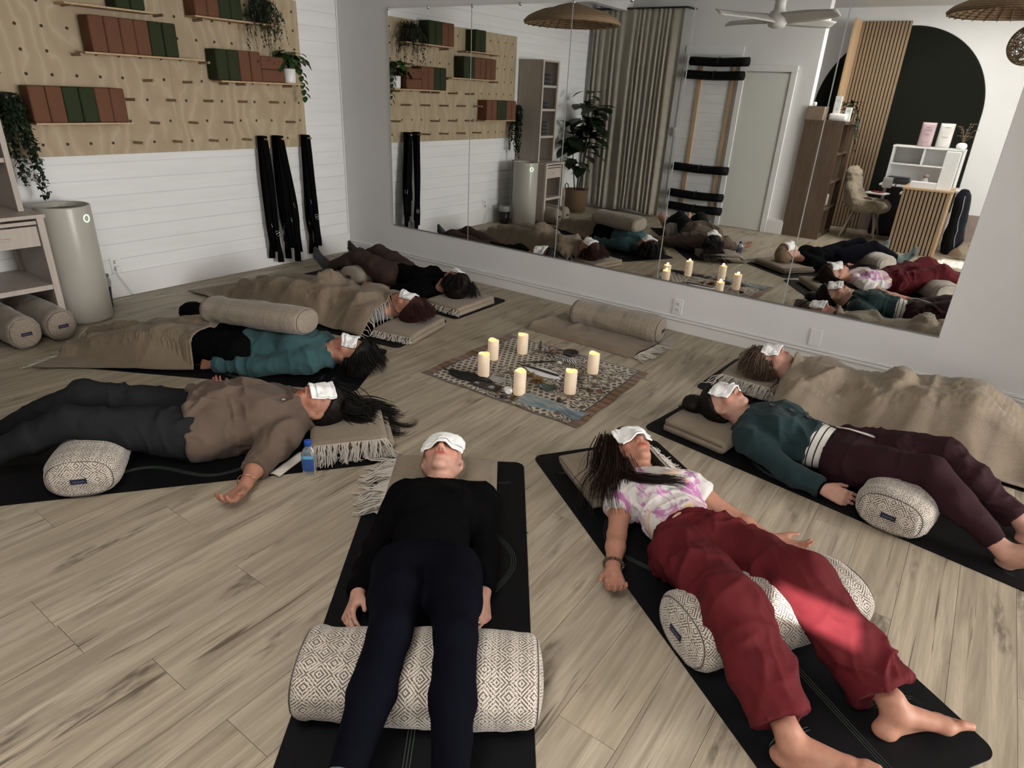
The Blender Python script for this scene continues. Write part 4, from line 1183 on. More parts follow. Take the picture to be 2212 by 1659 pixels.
    class Full:
        def bounds(s):
            b = [B2.bounds(), fine.bounds()] + [q.bounds() for pr, _ in hand_sp for q in pr] + [q.bounds() for pr in foot_sp for q in pr]
            return np.min([q[0] for q in b], 0), np.max([q[1] for q in b], 0)
        def __call__(s, p):
            D = B2(p)
            i = None
            lo, hi = fine.bounds(); m = np.nonzero(np.all((p > lo - .05) & (p < hi + .05), 1))[0]
            if len(m):
                q = p[m]; dd = D[m]
                for prims, k, _ in fine.groups:
                    for pr in prims: dd = smin(dd, pr.d(q), k if prims is not nose else .010)
                for sg in (-1, 1):
                    dd = -smin(-dd, Ell(hp_(sg * .032, .005, .094), V(.017, .010, .014) * hs, Hf).d(q), .010) if False else dd
                    dd = -smin(-dd, Ell(hp_(sg * .0066, -.0535, .0955), V(.0036, .0040, .0055) * hs, Hf).d(q), .003)
                    dd = -smin(-dd, Ell(hp_(sg * .083, -.008, -.004), V(.008, .016, .009) * hs, Hf).d(q), .006)
                dd = -smin(-dd, Ell(hp_(0, -.0708, .0965), V(.020, .0014, .006) * hs, Hf).d(q), .003)
                D[m] = dd
            for prims in foot_sp:
                los, his = zip(*[q.bounds() for q in prims]); m = np.nonzero(np.all((p > np.min(los, 0) - .06) & (p < np.max(his, 0) + .06), 1))[0]
                if not len(m): continue
                q = p[m]; dd = np.full(len(m), 9.)
                for i_, pr in enumerate(prims): dd = smin(dd, pr.d(q), .020 if i_ < 6 else .006)
                D[m] = smin(D[m], dd, .022)
            for prims in [pr for pr, _ in hand_sp]:
                los, his = zip(*[q.bounds() for q in prims]); m = np.nonzero(np.all((p > np.min(los, 0) - .05) & (p < np.max(his, 0) + .05), 1))[0]
                if not len(m): continue
                q = p[m]; dd = np.full(len(m), 9.)
                for pr in prims: dd = smin(dd, pr.d(q), .006)
                D[m] = smin(D[m], dd, .010)
            return np.maximum(D, .0065 - p[:, 2])
    FS = Full(); X['sdf'] = FS; X['hand_prims'] = hand_sp
    v, q = surface(FS, h)
    v = relax(v, q, 1, .35)
    # vertex tint: lips, cheeks, finger tips, nails, knuckles
    tint = np.ones((len(v), 4)); hv = ((v - hc) @ Hf.T) / hs
    def blob(c, r, col, a):
        w = np.clip(1.3 - np.sqrt((((hv - np.array(c)) / np.array(r)) ** 2).sum(1)), 0, .6) / .6 * a; tint[:, :3] = tint[:, :3] * (1 - w[:, None]) + np.array(col) * w[:, None]
    for sg in (-1, 1): blob((sg * .042, -.035, .06), (.03, .03, .03), (1.0, .74, .70), .55)
    blob((0, -.045, .1), (.018, .014, .02), (1.0, .76, .72), .5)
    blob((0, -.0655, .092), (.023, .0070, .014), (.86, .46, .45), .95); blob((0, -.076, .090), (.020, .0075, .014), (.90, .48, .46), .95)
    blob((0, -.0708, .092), (.022, .0022, .02), (.45, .22, .2), .8)
    for sg in (-1, 1): blob((sg * .0066, -.0535, .094), (.0045, .005, .01), (.35, .18, .15), .9)
    for (c, r) in tips:
        dd = np.sqrt(((v - c) ** 2).sum(1)); w = np.clip(1.4 - dd / (r * 1.1), 0, 1)[:, None] * .7; tint[:, :3] = tint[:, :3] * (1 - w) + np.array([1.0, .80, .78]) * w
    me = mesh_np('body', v, q)
    at_ = me.color_attributes.new('tint', 'FLOAT_COLOR', 'POINT'); at_.data.foreach_set('color', tint.astype(np.float32).ravel())
    o = obj('person', me, skin, None, True); tag(o, label, 'person', 'people resting on the studio floor')
    X['obj'] = o; X['verts'] = v; BODIES[no] = X; X['no'] = no; X['cloth_verts'] = []
    return X


def garment(X, name, groups, mat, h=.007, wr=.005, wscale=(9, 9, 9), seed=1, k=.03, label=None, fine=0.0, drape=0.0):
    """groups: list of (prims, k, cuts); wrinkles are real displacement"""
    S = Sdf(k)
    for g in groups: S.add(*g)
    S.floor = .007
    v, q = surface(S, h); v = relax(v, q, 1, .5)
    n = vnormals(v, q); T = X['T']; loc = (v - X['J']['pel']) @ T.T
    def layer(ang, f, sd_):      # long soft folds at an angle, sharp on the ridge
        c_, s_ = math.cos(ang), math.sin(ang); q_ = np.stack([(loc[:, 0] * c_ - loc[:, 1] * s_) * f, (loc[:, 0] * s_ + loc[:, 1] * c_) * f * .30, loc[:, 2] * f * .55], 1)
        q_ = q_ + .55 * fbm(loc * 6, sd_ + 9, 2)[:, None]
        return np.clip(1 - np.abs(vnoise(q_, sd_)) * 2.1, 0, 1) ** 1.6
    sel = np.clip(fbm(loc * 4.5, seed + 4, 2) * 1.8 + .5, 0, 1)
    f0 = float(np.mean(wscale)) * 1.5
    w = layer(.65, f0, seed) * sel + layer(-.75, f0 * 1.1, seed + 2) * (1 - sel) + .5 * layer(1.45, f0 * 1.5, seed + 5)
    if fine: w = w + fine * .6 * layer(.2, f0 * 2.4, seed + 7)
    keep = .35 + .65 * np.clip(fbm(loc * 3.5, seed + 6, 2) * 2.2 + .5, 0, 1)
    dsp = np.maximum((w - .40) * wr * 1.55 * keep, -.0045)
    v = v + n * dsp[:, None]; v[:, 2] = np.maximum(v[:, 2], .0066)
    me = mesh_np(name, v, q)
    o = obj(name, me, mat, X['obj'], True); X['cloth_verts'].append(v)
    if label: o['label'] = label
    return o


def fold_tube(c, axis, r, th, n=28, wob=0.0, flat=1.0, up=(0, 0, 1)):
    """ring of cloth (collar, cuff, waistband) as a closed tube"""
    ax = nrm(axis); u = nrm(np.asarray(up) - ax * np.dot(up, ax)); s = np.cross(ax, u); a = np.linspace(0, 2 * math.pi, n + 1)
    return c + np.cos(a)[:, None] * u * r * flat + np.sin(a)[:, None] * s * r


def hair(X, mat, paths, cap=True, line=.030, tilt=.75, grow=.012, seed=3, n=60, rad=.0022, spread=.03, grooves=26, floor=.010, bun=None, ears_out=True):
    """child object 'hair': scalp cap with combed grooves plus many tapering locks along the given paths"""
    hp, Hf = X['hp'], X['Hf']; s_, u_, f_ = Hf; r = np.random.default_rng(seed); vs, fs = [], []; nn = 0
    if cap:
        C = X['cran'].grow(grow); S = Sdf(.012)
        S.add([C, Ell(hp(0, .0, -.045), (.070, .075, .055), Hf)] + (bun or []), .02, [(hp(0, line, .0), f_ * tilt - u_ * (1 - tilt) * 1.1)])
        v, q = surface(S, .006); v = relax(v, q, 2, .5); N = vnormals(v, q)
        hv = (v - X['J']['head']) @ Hf.T; ang = np.arctan2(hv[:, 0], hv[:, 2] + .02)
        g = np.abs(np.sin(ang * grooves + 3 * fbm(hv * 22, seed)[:]))
        v = v + N * ((g - .5) * .0035 + .004 * fbm(hv * 18, seed + 2))[:, None]
        v[:, 2] = np.maximum(v[:, 2], .012)
        vs.append(v); fs.append(q); nn += len(v)
    qs = [np.concatenate(fs)] if fs else []
    for path, cnt, sp, rr in paths:
        P = np.asarray(path, float); m = len(P); tt = np.linspace(0, m - 1, 18)
        # smooth (catmull-like) resample
        base = np.stack([np.interp(tt, range(m), P[:, k_]) for k_ in range(3)], 1)
        for _ in range(3): base[1:-1] = (base[:-2] + 2 * base[1:-1] + base[2:]) / 4
        tan = np.gradient(base, axis=0); tan /= np.linalg.norm(tan, axis=1)[:, None] + 1e-9
        side = np.cross(tan, V(0, 0, 1)); side /= np.linalg.norm(side, axis=1)[:, None] + 1e-9; up = np.cross(side, tan)
        for i in range(cnt):
            a, b = r.normal(0, .5), r.normal(0, .35); u = np.linspace(0, 1, 18); fan = .55 + .75 * u
            wv = .006 * np.sin(u * (5 + 4 * r.random()) + r.random() * 6.28) * u
            L = base + side * ((a * sp * fan + wv)[:, None]) + up * ((abs(b) * sp * .75 * (1 - .5 * u))[:, None])
            cut = int(18 - 5 * r.random()); L = L[:cut]; L[:, 2] = np.maximum(L[:, 2], floor + .003 + .012 * abs(b))
            rad_ = rr * (.7 + .6 * r.random()) * (1 - .75 * np.linspace(0, 1, cut) ** 2.0)
            t_ = np.gradient(L, axis=0); t_ /= np.linalg.norm(t_, axis=1)[:, None] + 1e-9; sA = np.cross(t_, V(.1, .2, 1)); sA /= np.linalg.norm(sA, axis=1)[:, None] + 1e-9; sB = np.cross(sA, t_)
            ring = np.stack([L + rad_[:, None] * (math.cos(k_) * sA + math.sin(k_) * sB) for k_ in (0.5, 2.6, 4.7)], 1)
            vs.append(ring.reshape(-1, 3)); I = np.arange(cut * 3).reshape(cut, 3) + nn
            qq = [np.stack([I[:-1, k_], I[:-1, (k_ + 1) % 3], I[1:, (k_ + 1) % 3], I[1:, k_]], 1) for k_ in range(3)]
            qs.append(np.concatenate(qq)); nn += cut * 3
    v = np.concatenate(vs); me = mesh_np('hair', v, np.concatenate(qs))
    X['hair_verts'] = v
    return obj('hair', me, mat, X['obj'], True)


def hair_mat(name, c1, c2, rough=.42):
    s = NT(name); v = s.coord('Object', (1, 1, 1)); s.base(s.ramp(s.noise(v, 60, 4, .6, .5), [(.3, c1), (.7, c2)])); s.set(rough + .08, 0, .15); s.bump(s.noise(v, 260, 3), .4, .003); return s.m


def eye_towel(X, label, w=.20, u0=-.040, u1=.060, rot=0.0, shift=0.0, seed=0, fold=True, lift=.0, mat=None, slope=1.4):
    """folded towel draped over the eyes: heights found on the real head surface, then limited by cloth slope"""
    hp, Hf, hc = X['hp'], X['Hf'], X['J']['head']; nu, nv = 41, 23
    a = np.linspace(-w / 2, w / 2, nu); b = np.linspace(u0, u1, nv); A, Bv = np.meshgrid(a, b, indexing='ij')
    c_, s__ = math.cos(rot), math.sin(rot); bm_ = (u0 + u1) / 2; A2 = A * c_ - (Bv - bm_) * s__ + shift; B2_ = A * s__ + (Bv - bm_) * c_ + bm_
    pts = np.concatenate([X['verts'], X.get('hair_verts', np.zeros((0, 3)))]); hv = (pts - hc) @ Hf.T; g = .008
    Hh = np.full((nu, nv), -.055)
    cell = {}
    hv = hv[(np.abs(hv[:, 0]) < .16) & (np.abs(hv[:, 1]) < .14)]
    ix = np.round(hv[:, 0] / g).astype(int); iy = np.round(hv[:, 1] / g).astype(int)
    for i, j, z in zip(ix, iy, hv[:, 2]):
        if z > cell.get((i, j), -9): cell[(i, j)] = z
    for i in range(nu):
        for j in range(nv):
            p, q = A2[i, j] / g, B2_[i, j] / g
            Hh[i, j] = max(cell.get((int(round(p)) + di, int(round(q)) + dj), -.055) for di in (-1, 0, 1) for dj in (-1, 0, 1))
    da = a[1] - a[0]; db = b[1] - b[0]; Z = Hh.copy()
    for _ in range(60):
        Z[1:] = np.maximum(Z[1:], Z[:-1] - slope * da); Z[:-1] = np.maximum(Z[:-1], Z[1:] - slope * da)
        Z[:, 1:] = np.maximum(Z[:, 1:], Z[:, :-1] - .9 * db); Z[:, :-1] = np.maximum(Z[:, :-1], Z[:, 1:] - .9 * db)
    for _ in range(3):
        Q = np.pad(Z, 1, 'edge'); Z = np.maximum(Hh, (Q[:-2, 1:-1] + Q[2:, 1:-1] + Q[1:-1, :-2] + Q[1:-1, 2:] + 4 * Z) / 8)
    Z = Z + .004 + lift + .0022 * ridged(np.stack([A * 22, Bv * 45, A * 0 + seed], -1), seed)
    # cloth keeps its length: pull the hanging edges inwards
    dx = np.diff(A2, axis=0); dz = np.diff(Z, axis=0); ln = np.sqrt(da * da + dz * dz); sc_ = da / ln
    mid = nu // 2; A3 = A2.copy()
    for i in range(mid, nu - 1): A3[i + 1] = A3[i] + (A2[i + 1] - A2[i]) * sc_[i]
    for i in range(mid, 0, -1): A3[i - 1] = A3[i] - (A2[i] - A2[i - 1]) * sc_[i - 1]
    Zs = Z.copy()
    for i in range(nu):      # resample height at the pulled-in position
        for j in range(nv): Zs[i, j] = np.interp(A3[i, j], A2[:, j], Z[:, j])
    P = hc + A3[..., None] * Hf[0] + B2_[..., None] * Hf[1] + Zs[..., None] * Hf[2]
    t = thing('eye_towel', label, 'towel', tuple(hc), 0, 'folded white towels over the eyes')
    o = obj('cloth', grid_mesh('cloth', P - hc), mat or MAT['towel'], t, True); add_mod_solid(o, .006, 1)
    if fold:
        i0, i1, j0, j1 = 3, nu - 1, 5, nv
        P2 = P[i0:i1, j0:j1] + Hf[2] * (.0075 + .0015 * np.sin(np.arange(i0, i1) * .4 + seed)[:, None, None]) + Hf[0] * .006 + Hf[1] * .003
        o = obj('fold', grid_mesh('fold', P2 - hc), mat or MAT['towel'], t, True); add_mod_solid(o, .004, 1)
    return t
# ------------------------------------------------------------------ builders for soft goods
def yoga_mat(top, d, label, W_=.68, L_=1.85, lines=True):
    d = nrm(V(d[0], d[1], 0)); rz = math.atan2(-d[1], -d[0]) - math.pi / 2     # local +y = towards the head end
    t = thing('yoga_mat', label, 'yoga mat', (top[0], top[1], 0), rz, 'black yoga mats')
    pts = []; r = .045
    for cx, cy, a0 in ((W_ / 2 - r, -r, 0), (-W_ / 2 + r, -r, 90), (-W_ / 2 + r, -L_ + r, 180), (W_ / 2 - r, -L_ + r, 270)):
        for a in np.linspace(0, 90, 7): pts.append((cx + r * math.cos(math.radians(a0 + a)), cy + r * math.sin(math.radians(a0 + a))))
    MB().prism(pts, .0004, .0055).build('sheet', MAT['mat_black'], t)
    if lines:
        def ln(P, n=3, gap=.009, r_=.0013):
            P = np.array(P, float); q = MB(); tt = np.gradient(P, axis=0); tt /= np.linalg.norm(tt, axis=1)[:, None] + 1e-9; sd = np.stack([-tt[:, 1], tt[:, 0]], 1)
            for k in range(n):
                Q = P + sd * (k - (n - 1) / 2) * gap; q.tube(np.column_stack([Q, np.full(len(Q), .0054)]), r_, 4)
            q.build('alignment_line', MAT['mat_line'], t)
        ln([(0, -1.30), (0, -1.82)], 3); ln([(.05, -.10), (.05, -.11)], 2) if False else None
        for s in (-1, 1):
            u = np.linspace(0, 1, 26)
            ln(np.stack([s * (.20 + .075 * np.cos(u * 6.0 - 1.8) + .04 * u), -.52 - .62 * u], 1), 3, .008)
            for yy, x0, x1 in ((-.185, .17, .255), (-.255, .16, .225), (-1.335, .10, .20), (-1.62, .12, .235)):
                ln([(s * x0, yy), (s * x1, yy)], 2, .010)
            ln([(s * .255, -.185), (s * .268, -.178), (s * .272, -.168)], 2, .010); ln([(s * .235, -1.62), (s * .262, -1.632), (s * .272, -1.66)], 2, .010)
    return t


def bolster(c, axis, L, w, h, label, mat, up=(0, 0, 1), seed=0, puff=2.5, tag_end=0, cap=.035, piping=True):
    ax = nrm(axis); up = nrm(np.array(up, float) - ax * np.dot(up, ax)); sd = np.cross(up, ax); c = V(*c)
    t = thing('bolster', label, 'bolster', tuple(c), 0, 'patterned bolsters')
    nv = 72; a = np.linspace(0, 2 * math.pi, nv + 1); e = 2 / puff
    cs = np.sign(np.cos(a)) * np.abs(np.cos(a)) ** e * w / 2; sn = np.sign(np.sin(a)) * np.abs(np.sin(a)) ** e * h / 2
    per = np.concatenate([[0], np.cumsum(np.hypot(np.diff(cs), np.diff(sn)))])
    rings = []      # (axial, scale, capflag)
    hc_ = L / 2
    capr = [(-hc_ - .022 * (1 - s * s) , s, 1) for s in np.linspace(0, .86, 8)]
    edge = [(-hc_ + cap * (1 - math.cos(b)), .86 + .14 * math.sin(b), 2) for b in np.linspace(0, math.pi / 2, 6)]
    body = [(x, 1.0, 0) for x in np.linspace(-hc_ + cap, hc_ - cap, 34)[1:-1]]
    rings = capr + edge + body + [(-x, s, k) for x, s, k in reversed(edge)] + [(-x, s, k) for x, s, k in reversed(capr)]
    P = np.zeros((len(rings), nv + 1, 3)); UV = np.zeros((len(rings), nv + 1, 2)); arc = 0
    for i, (x, s, k) in enumerate(rings):
        if i: arc += math.hypot(x - rings[i - 1][0], (s - rings[i - 1][1]) * w / 2)
        wob = 1 + .05 * math.sin(x * 7 + seed) * (k == 0) - .035 * (x / hc_) ** 2 * 0
        y_ = cs * s * wob; z_ = sn * s * wob
        P[i] = c + ax * x + sd * y_[:, None] + up * z_[:, None]
        if k == 1: UV[i] = np.stack([cs * s + 5, sn * s + 5], 1)
        else: UV[i] = np.stack([np.full(nv + 1, arc), per], 1)
    nz = fbm(P * 9, seed, 2)[..., None]; cen = c + ax * ((P - c) @ ax)[..., None]; out = (P - cen) / (np.linalg.norm(P - cen, axis=-1, keepdims=True) + 1e-6)
    P = P + out * (nz * .006 + .004 * ridged(P * np.array([16, 16, 16]), seed + 5)[..., None] - .003)
    o = obj('cover', grid_mesh('cover', P - c, UV), mat, t, True)
    if piping:
        for s_ in (-1, 1):
            P_ = c + ax * s_ * (hc_ + .002) + sd * (cs * .87)[:, None] + up * (sn * .87)[:, None]
            MB().tube(P_ - c, .0022, 5, False).build('seam', mat, t, True)
    if tag_end:
        n = ax * tag_end; p = c + n * (hc_ + .0226)
        M = np.array([sd, up, n]); q = MB().box((0, 0, 0), (.058, .022, .003), ax=M).build('label', MAT['label_navy'], t); q.location = p - c
        q2 = MB().box((0, 0, 0), (.042, .003, .001), ax=M).build('print', pm('label_thread', (.10, .10, .16), .7), q); q2.location = n * .002
    return t


def fringe_mesh(P, out, n, L_, mat, parent, r=.0026, droop=True, seed=0, lat=.055, z0=.008, clump=5):
    """P: polyline the strands hang from; out: direction(s) they lie towards"""
    g = np.random.default_rng(seed); P = np.asarray(P, float); d = np.concatenate([[0], np.cumsum(np.linalg.norm(np.diff(P, axis=0), axis=1))]); q = MB(); out = nrm(out)
    al = nrm(P[-1] - P[0]); k = 0
    for i in range(n):
        if i % clump == 0: lean = g.normal(0, .5); ll = g.uniform(.7, 1.15)
        s = (i + g.uniform(-.3, .3)) / n * d[-1]; p = V(*[np.interp(s, d, P[:, j]) for j in range(3)])
        e = p + out * L_ * ll * g.uniform(.8, 1.1) + al * (lean + g.normal(0, .25)) * lat; e[2] = z0 + abs(g.normal(0, .004)); m = (p * .55 + e * .45) + al * g.normal(0, .006); m[2] = max(z0, p[2] * .75 + g.normal(0, .004))
        m2 = p * .2 + e * .8; m2[2] = max(z0, p[2] * .3 * (not droop) + z0); m2 += al * g.normal(0, .006)
        q.tube([p, m, m2, e], [r, r, r * .9, r * .6], 4, False)
    o = q.build('fringe', mat, parent, True); o['kind'] = 'stuff'; return o


def folded_blanket(c, sdir, a, wd, n, th, label, mat=None, z0=.006, seed=0, fr=None, dent=None, skew=.012):
    """serpentine-folded blanket: folds run back and forth along sdir (half length a), width wd across"""
    s = nrm(V(sdir[0], sdir[1], 0)); w = V(-s[1], s[0], 0); t = thing('folded_blanket', label, 'blanket', (c[0], c[1], 0), 0, 'folded tan blankets')
    path = []; g = np.random.default_rng(seed)
    for i in range(n):
        aa = a - .004 * i + g.uniform(-skew, skew) * .5; xs = np.linspace(-aa, aa, 12) if i % 2 == 0 else np.linspace(aa, -aa, 12)
        for x in xs: path.append((x, (i + .5) * th))
        if i < n - 1:
            sg = 1 if i % 2 == 0 else -1
            for b in np.linspace(-60, 60, 5): path.append((sg * (aa + th * .5 * math.cos(math.radians(b))), (i + 1) * th + th * .5 * math.sin(math.radians(b))))
    path = np.array(path); nw = 20; U = np.linspace(-wd / 2, wd / 2, nw)
    P = s * path[:, None, 0:1] + w * U[None, :, None] + V(0, 0, 1) * path[:, None, 1:2]
    lay = path[:, 1] / (n * th)
    P = P + w * (np.round(lay * n) * g.uniform(-skew, skew))[:, None, None] * .5
    nz = fbm(P * [7, 7, 3] + seed, seed, 2); P[..., 2] += nz * .006 * lay[:, None] + z0
    P[..., 2] *= 1 - .10 * (np.abs(U) / (wd / 2))[None, :] ** 3 * lay[:, None]
    if dent is not None:
        dd = np.hypot(P[..., 0] + c[0] - dent[0], P[..., 1] + c[1] - dent[1]); P[..., 2] -= np.clip(1 - dd / .14, 0, 1) ** 1.0 * dent[2] * np.clip(P[..., 2] / (n * th), 0, 1)
    P[..., 2] = np.maximum(P[..., 2], z0 + th * .46)
    o = obj('cloth', grid_mesh('cloth', P), mat or MAT['wool'], t, True); add_mod_solid(o, th * .86, 0)
    if fr:
        sgn, L_, cnt = fr; col = -1 if sgn > 0 else 0
        for i in range(0, n, 1):
            m = (path[:, 1] > i * th) & (path[:, 1] < (i + 1) * th); Q = P[m][:, col]
            if i % 2 == 0 or n < 3: fringe_mesh(Q, w * sgn, cnt, L_ * (1 + .15 * i), MAT['fringe'], t, seed=seed + i, z0=.008 + .004 * i)
    return t


def field(vlist, lo, hi, cell=.0125, base=.008):
    n = np.ceil((np.array(hi) - lo) / cell).astype(int) + 1; Hm = np.full(n, base)
    for v in vlist:
        i = np.round((v[:, :2] - lo) / cell).astype(int); m = np.all((i >= 0) & (i < n), 1); np.maximum.at(Hm, (i[m, 0], i[m, 1]), v[m, 2])
    for _ in range(2):
        Q = np.pad(Hm, 1, 'edge'); Hm = np.maximum.reduce([Q[1 + a:Q.shape[0] - 1 + a, 1 + b:Q.shape[1] - 1 + b] for a in (-1, 0, 1) for b in (-1, 0, 1) if abs(a) + abs(b) < 2])
    return Hm


def drape(name, label, quad, vlist, mat, nu=150, nv=80, slope=1.0, seed=0, off=.008, wr=.012, wdir=(1, 0), fr_edges=(), smooth=5, group='tan blankets over people', drop=2.2):
    """blanket lying over real geometry; quad = corners (head-near, head-far, foot-far, foot-near)"""
    A, B, C_, D_ = [V(*q, 0)[:2] for q in quad]; u = np.linspace(0, 1, nu)[:, None, None]; v = np.linspace(0, 1, nv)[None, :, None]
    XY = (A * (1 - v) + B * v) * (1 - u) + (D_ * (1 - v) + C_ * v) * u
    XY = XY + .02 * np.stack([fbm(np.stack([u[..., 0] * 4 + 0 * v[..., 0], v[..., 0] * 4 + 0 * u[..., 0], np.zeros((nu, nv))], -1), seed + k, 2) for k in (0, 5)], -1)
    lo = XY.reshape(-1, 2).min(0) - .1; hi = XY.reshape(-1, 2).max(0) + .1; cell = .0125
    H0 = field(vlist, lo, hi, cell); Z = H0.copy()
    for it in range(40):
        for a, b, k in ((1, 0, 1), (-1, 0, 1), (0, 1, 1), (0, -1, 1), (1, 1, 1.414), (1, -1, 1.414), (-1, 1, 1.414), (-1, -1, 1.414)):
            Q = np.pad(Z, 1, 'constant', constant_values=0); Z = np.maximum(Z, Q[1 + a:Q.shape[0] - 1 + a, 1 + b:Q.shape[1] - 1 + b] - slope * cell * k)
    for _ in range(smooth):
        Q = np.pad(Z, 1, 'edge'); Z = (Q[:-2, 1:-1] + Q[2:, 1:-1] + Q[1:-1, :-2] + Q[1:-1, 2:] + 2 * Z) / 6; Z = np.maximum(Z, H0)
    f = (XY - lo) / cell; i = np.clip(np.floor(f).astype(int), 0, np.array(Z.shape) - 2); t_ = f - i
    z = (Z[i[..., 0], i[..., 1]] * (1 - t_[..., 0]) + Z[i[..., 0] + 1, i[..., 1]] * t_[..., 0]) * (1 - t_[..., 1]) + (Z[i[..., 0], i[..., 1] + 1] * (1 - t_[..., 0]) + Z[i[..., 0] + 1, i[..., 1] + 1] * t_[..., 0]) * t_[..., 1]
    vv_ = np.linspace(0, 1, nv)[None]; uu_ = np.linspace(0, 1, nu)[:, None]; wid_ = np.linalg.norm(A - B); len_ = np.linalg.norm(A - D_)
    dist = np.minimum(np.minimum(vv_, 1 - vv_) * wid_, (1 - uu_) * len_ + 0 * vv_)
    j0 = np.clip(np.round(f).astype(int), 0, np.array(Z.shape) - 1); z = np.maximum(np.minimum(z, .012 + drop * dist), H0[j0[..., 0], j0[..., 1]] + .004)
    wd = nrm(V(*wdir)); al = XY @ wd; ac = XY @ V(-wd[1], wd[0])
    warp = .25 * fbm(np.stack([al * 2.2, ac * 2.2, 0 * al + seed], -1), seed + 3, 2)
    cre = lambda q_, sd_: np.clip(1 - np.abs(vnoise(q_, sd_)) * 2.0, 0, 1) ** 1.5
    r = cre(np.stack([(al + warp) * 2.2, (ac + warp) * 6.5, 0 * al + seed * 1.7], -1), seed + 1); r2 = cre(np.stack([(al * .7 + ac * .7 + warp) * 6.5, (ac - al) * 2.0, 0 * al + 3.1], -1), seed + 2)
    big = np.clip(fbm(np.stack([al * 2, ac * 2, 0 * al + 8], -1), seed + 6, 2) * 1.6 + .55, 0, 1)
    amp = wr * (.25 + .75 * np.clip((z - .02) / .12, 0, 1)) * (.3 + .7 * big)
    z = z + off + np.maximum((r - .25) * amp * 1.7 + (r2 - .3) * amp * 1.1, -off * .6)
    P = np.concatenate([XY, np.maximum(z, .011)[..., None]], -1); org = V(*A, 0)
    t = thing('blanket', label, 'blanket', tuple(org), 0, group)
    o = obj('cloth', grid_mesh('cloth', P - org), mat, t, True); add_mod_solid(o, .007, 1)
    for e, L_, cnt in fr_edges:
        Q = {'head': P[0], 'foot': P[-1], 'near': P[:, 0], 'far': P[:, -1]}[e]; In = {'head': P[4], 'foot': P[-5], 'near': P[:, 4], 'far': P[:, -5]}[e]
        fringe_mesh(Q - org, (Q - In).mean(0) * [1, 1, 0], cnt, L_, MAT['fringe'], t, seed=seed + 1, lat=.05)
    return t, P


# ------------------------------------------------------------------ mats, bolsters, folded blankets
yoga_mat((3.62, -2.567), (.586, -.81), 'black mat with grey lines under the person in all black')
yoga_mat((4.089, -2.011), (.82, -.572), 'black mat under the person in the tie dye shirt')
yoga_mat((4.235, -1.315), (.988, -.153), 'black mat under the person in the green jacket')
yoga_mat((4.225, -.60), (.998, -.065), 'black mat under the blanketed sleeper along the mirror wall', lines=False)
yoga_mat((3.11, -2.60), (-.61, -.79), 'black mat under the person in the brown sweatshirt')
yoga_mat((2.535, -2.055), (-.87, -.495), 'black mat under the person in the teal sweater')
yoga_mat((2.335, -1.365), (-.981, -.195), 'black mat under the blanketed sleeper with auburn hair', lines=False)
yoga_mat((2.29, -.63), (-1, -.01), 'black mat in the far corner under the person in brown trousers', lines=False)

bolster((4.410, -3.640, .0985), (.82, .57, 0), .66, .275, .185, 'boldly patterned bolster under the knees of the person in black', MAT['bol'], seed=1, tag_end=-1)
bolster((5.128, -2.745, .1035), (.565, .825, 0), .66, .275, .195, 'patterned bolster in the sun patch under dark red trousers', MAT['bol'], seed=2, tag_end=-1)
bolster((5.432, -1.535, .0985), (.153, .988, 0), .66, .275, .185, 'patterned bolster under plum trousers at the right', MAT['bol'], seed=3, tag_end=-1)
bolster((2.41, -3.585, .0985), (-.79, .61, 0), .62, .275, .185, 'patterned bolster under the grey trousers at the left', MAT['bol'], seed=4, tag_end=-1)
bolster((1.03, -.60, .085), (0, 1, 0), .60, .27, .158, 'tan bolster under the knees in the far corner', MAT['bol_plain'], seed=5, tag_end=-1)
bolster((3.36, -.375, .099), (.998, .06, 0), .68, .25, .195, 'grey tan bolster lying alone by the mirror wall', MAT['bol_fine'], seed=6, tag_end=1, puff=2.1)
bolster((1.93, -2.41, .305), (.95, .31, .02), .68, .25, .165, 'tan bolster lying across the belly of the person in teal', MAT['bol_fine'], seed=7, up=(0, .2, 1), puff=2.2)
bolster((.44, -3.055, .108), (1, .03, 0), .56, .192, .212, 'tan bolster end in the shelf unit bottom, nearer the air purifier', MAT['bol_fine'], seed=8, tag_end=1, puff=2.1)
bolster((.44, -3.262, .108), (1, .03, 0), .56, .192, .212, 'tan bolster end in the shelf unit bottom, farther from the air purifier', MAT['bol_fine'], seed=9, tag_end=1, puff=2.1)

folded_blanket((3.765, -2.815), (.586, -.81), .19, .46, 3, .024, 'folded tan blanket with white fringe under the head of the person in black', seed=1, fr=(-1, .115, 85), dent=(3.745, -2.777, .012))
folded_blanket((4.33, -2.20), (.82, -.572), .17, .46, 3, .024, 'folded tan blanket under the long haired person in tie dye', seed=2, fr=(1, .07, 90), dent=(4.36, -2.207, .012))
folded_blanket((4.475, -1.44), (.988, -.153), .165, .40, 2, .036, 'thick folded tan blanket under the head of the green jacket wearer', seed=3, dent=(4.50, -1.41, .012), skew=.004)
folded_blanket((4.475, -.615), (.998, -.065), .165, .36, 5, .0170, 'many layered fringed blanket under the light brown hair', seed=4, fr=(-1, .055, 90), dent=(4.53, -.64, .02))
folded_blanket((3.055, -2.70), (.61, .79), .17, .40, 3, .026, 'folded fringed blanket under the long black hair', seed=5, fr=(-1, .085, 100), dent=(2.93, -2.77, .02))
folded_blanket((2.235, -1.40), (-.981, -.195), .155, .44, 2, .033, 'folded tan blanket under the auburn hair', seed=6, fr=(1, .03, 40), dent=(2.17, -1.35, .01), skew=.004)
folded_blanket((2.10, -.68), (-1, -.01), .17, .46, 2, .034, 'folded tan blanket under the head in the far corner', seed=7, fr=(1, .02, 30), dent=(2.03, -.66, .01), skew=.004)
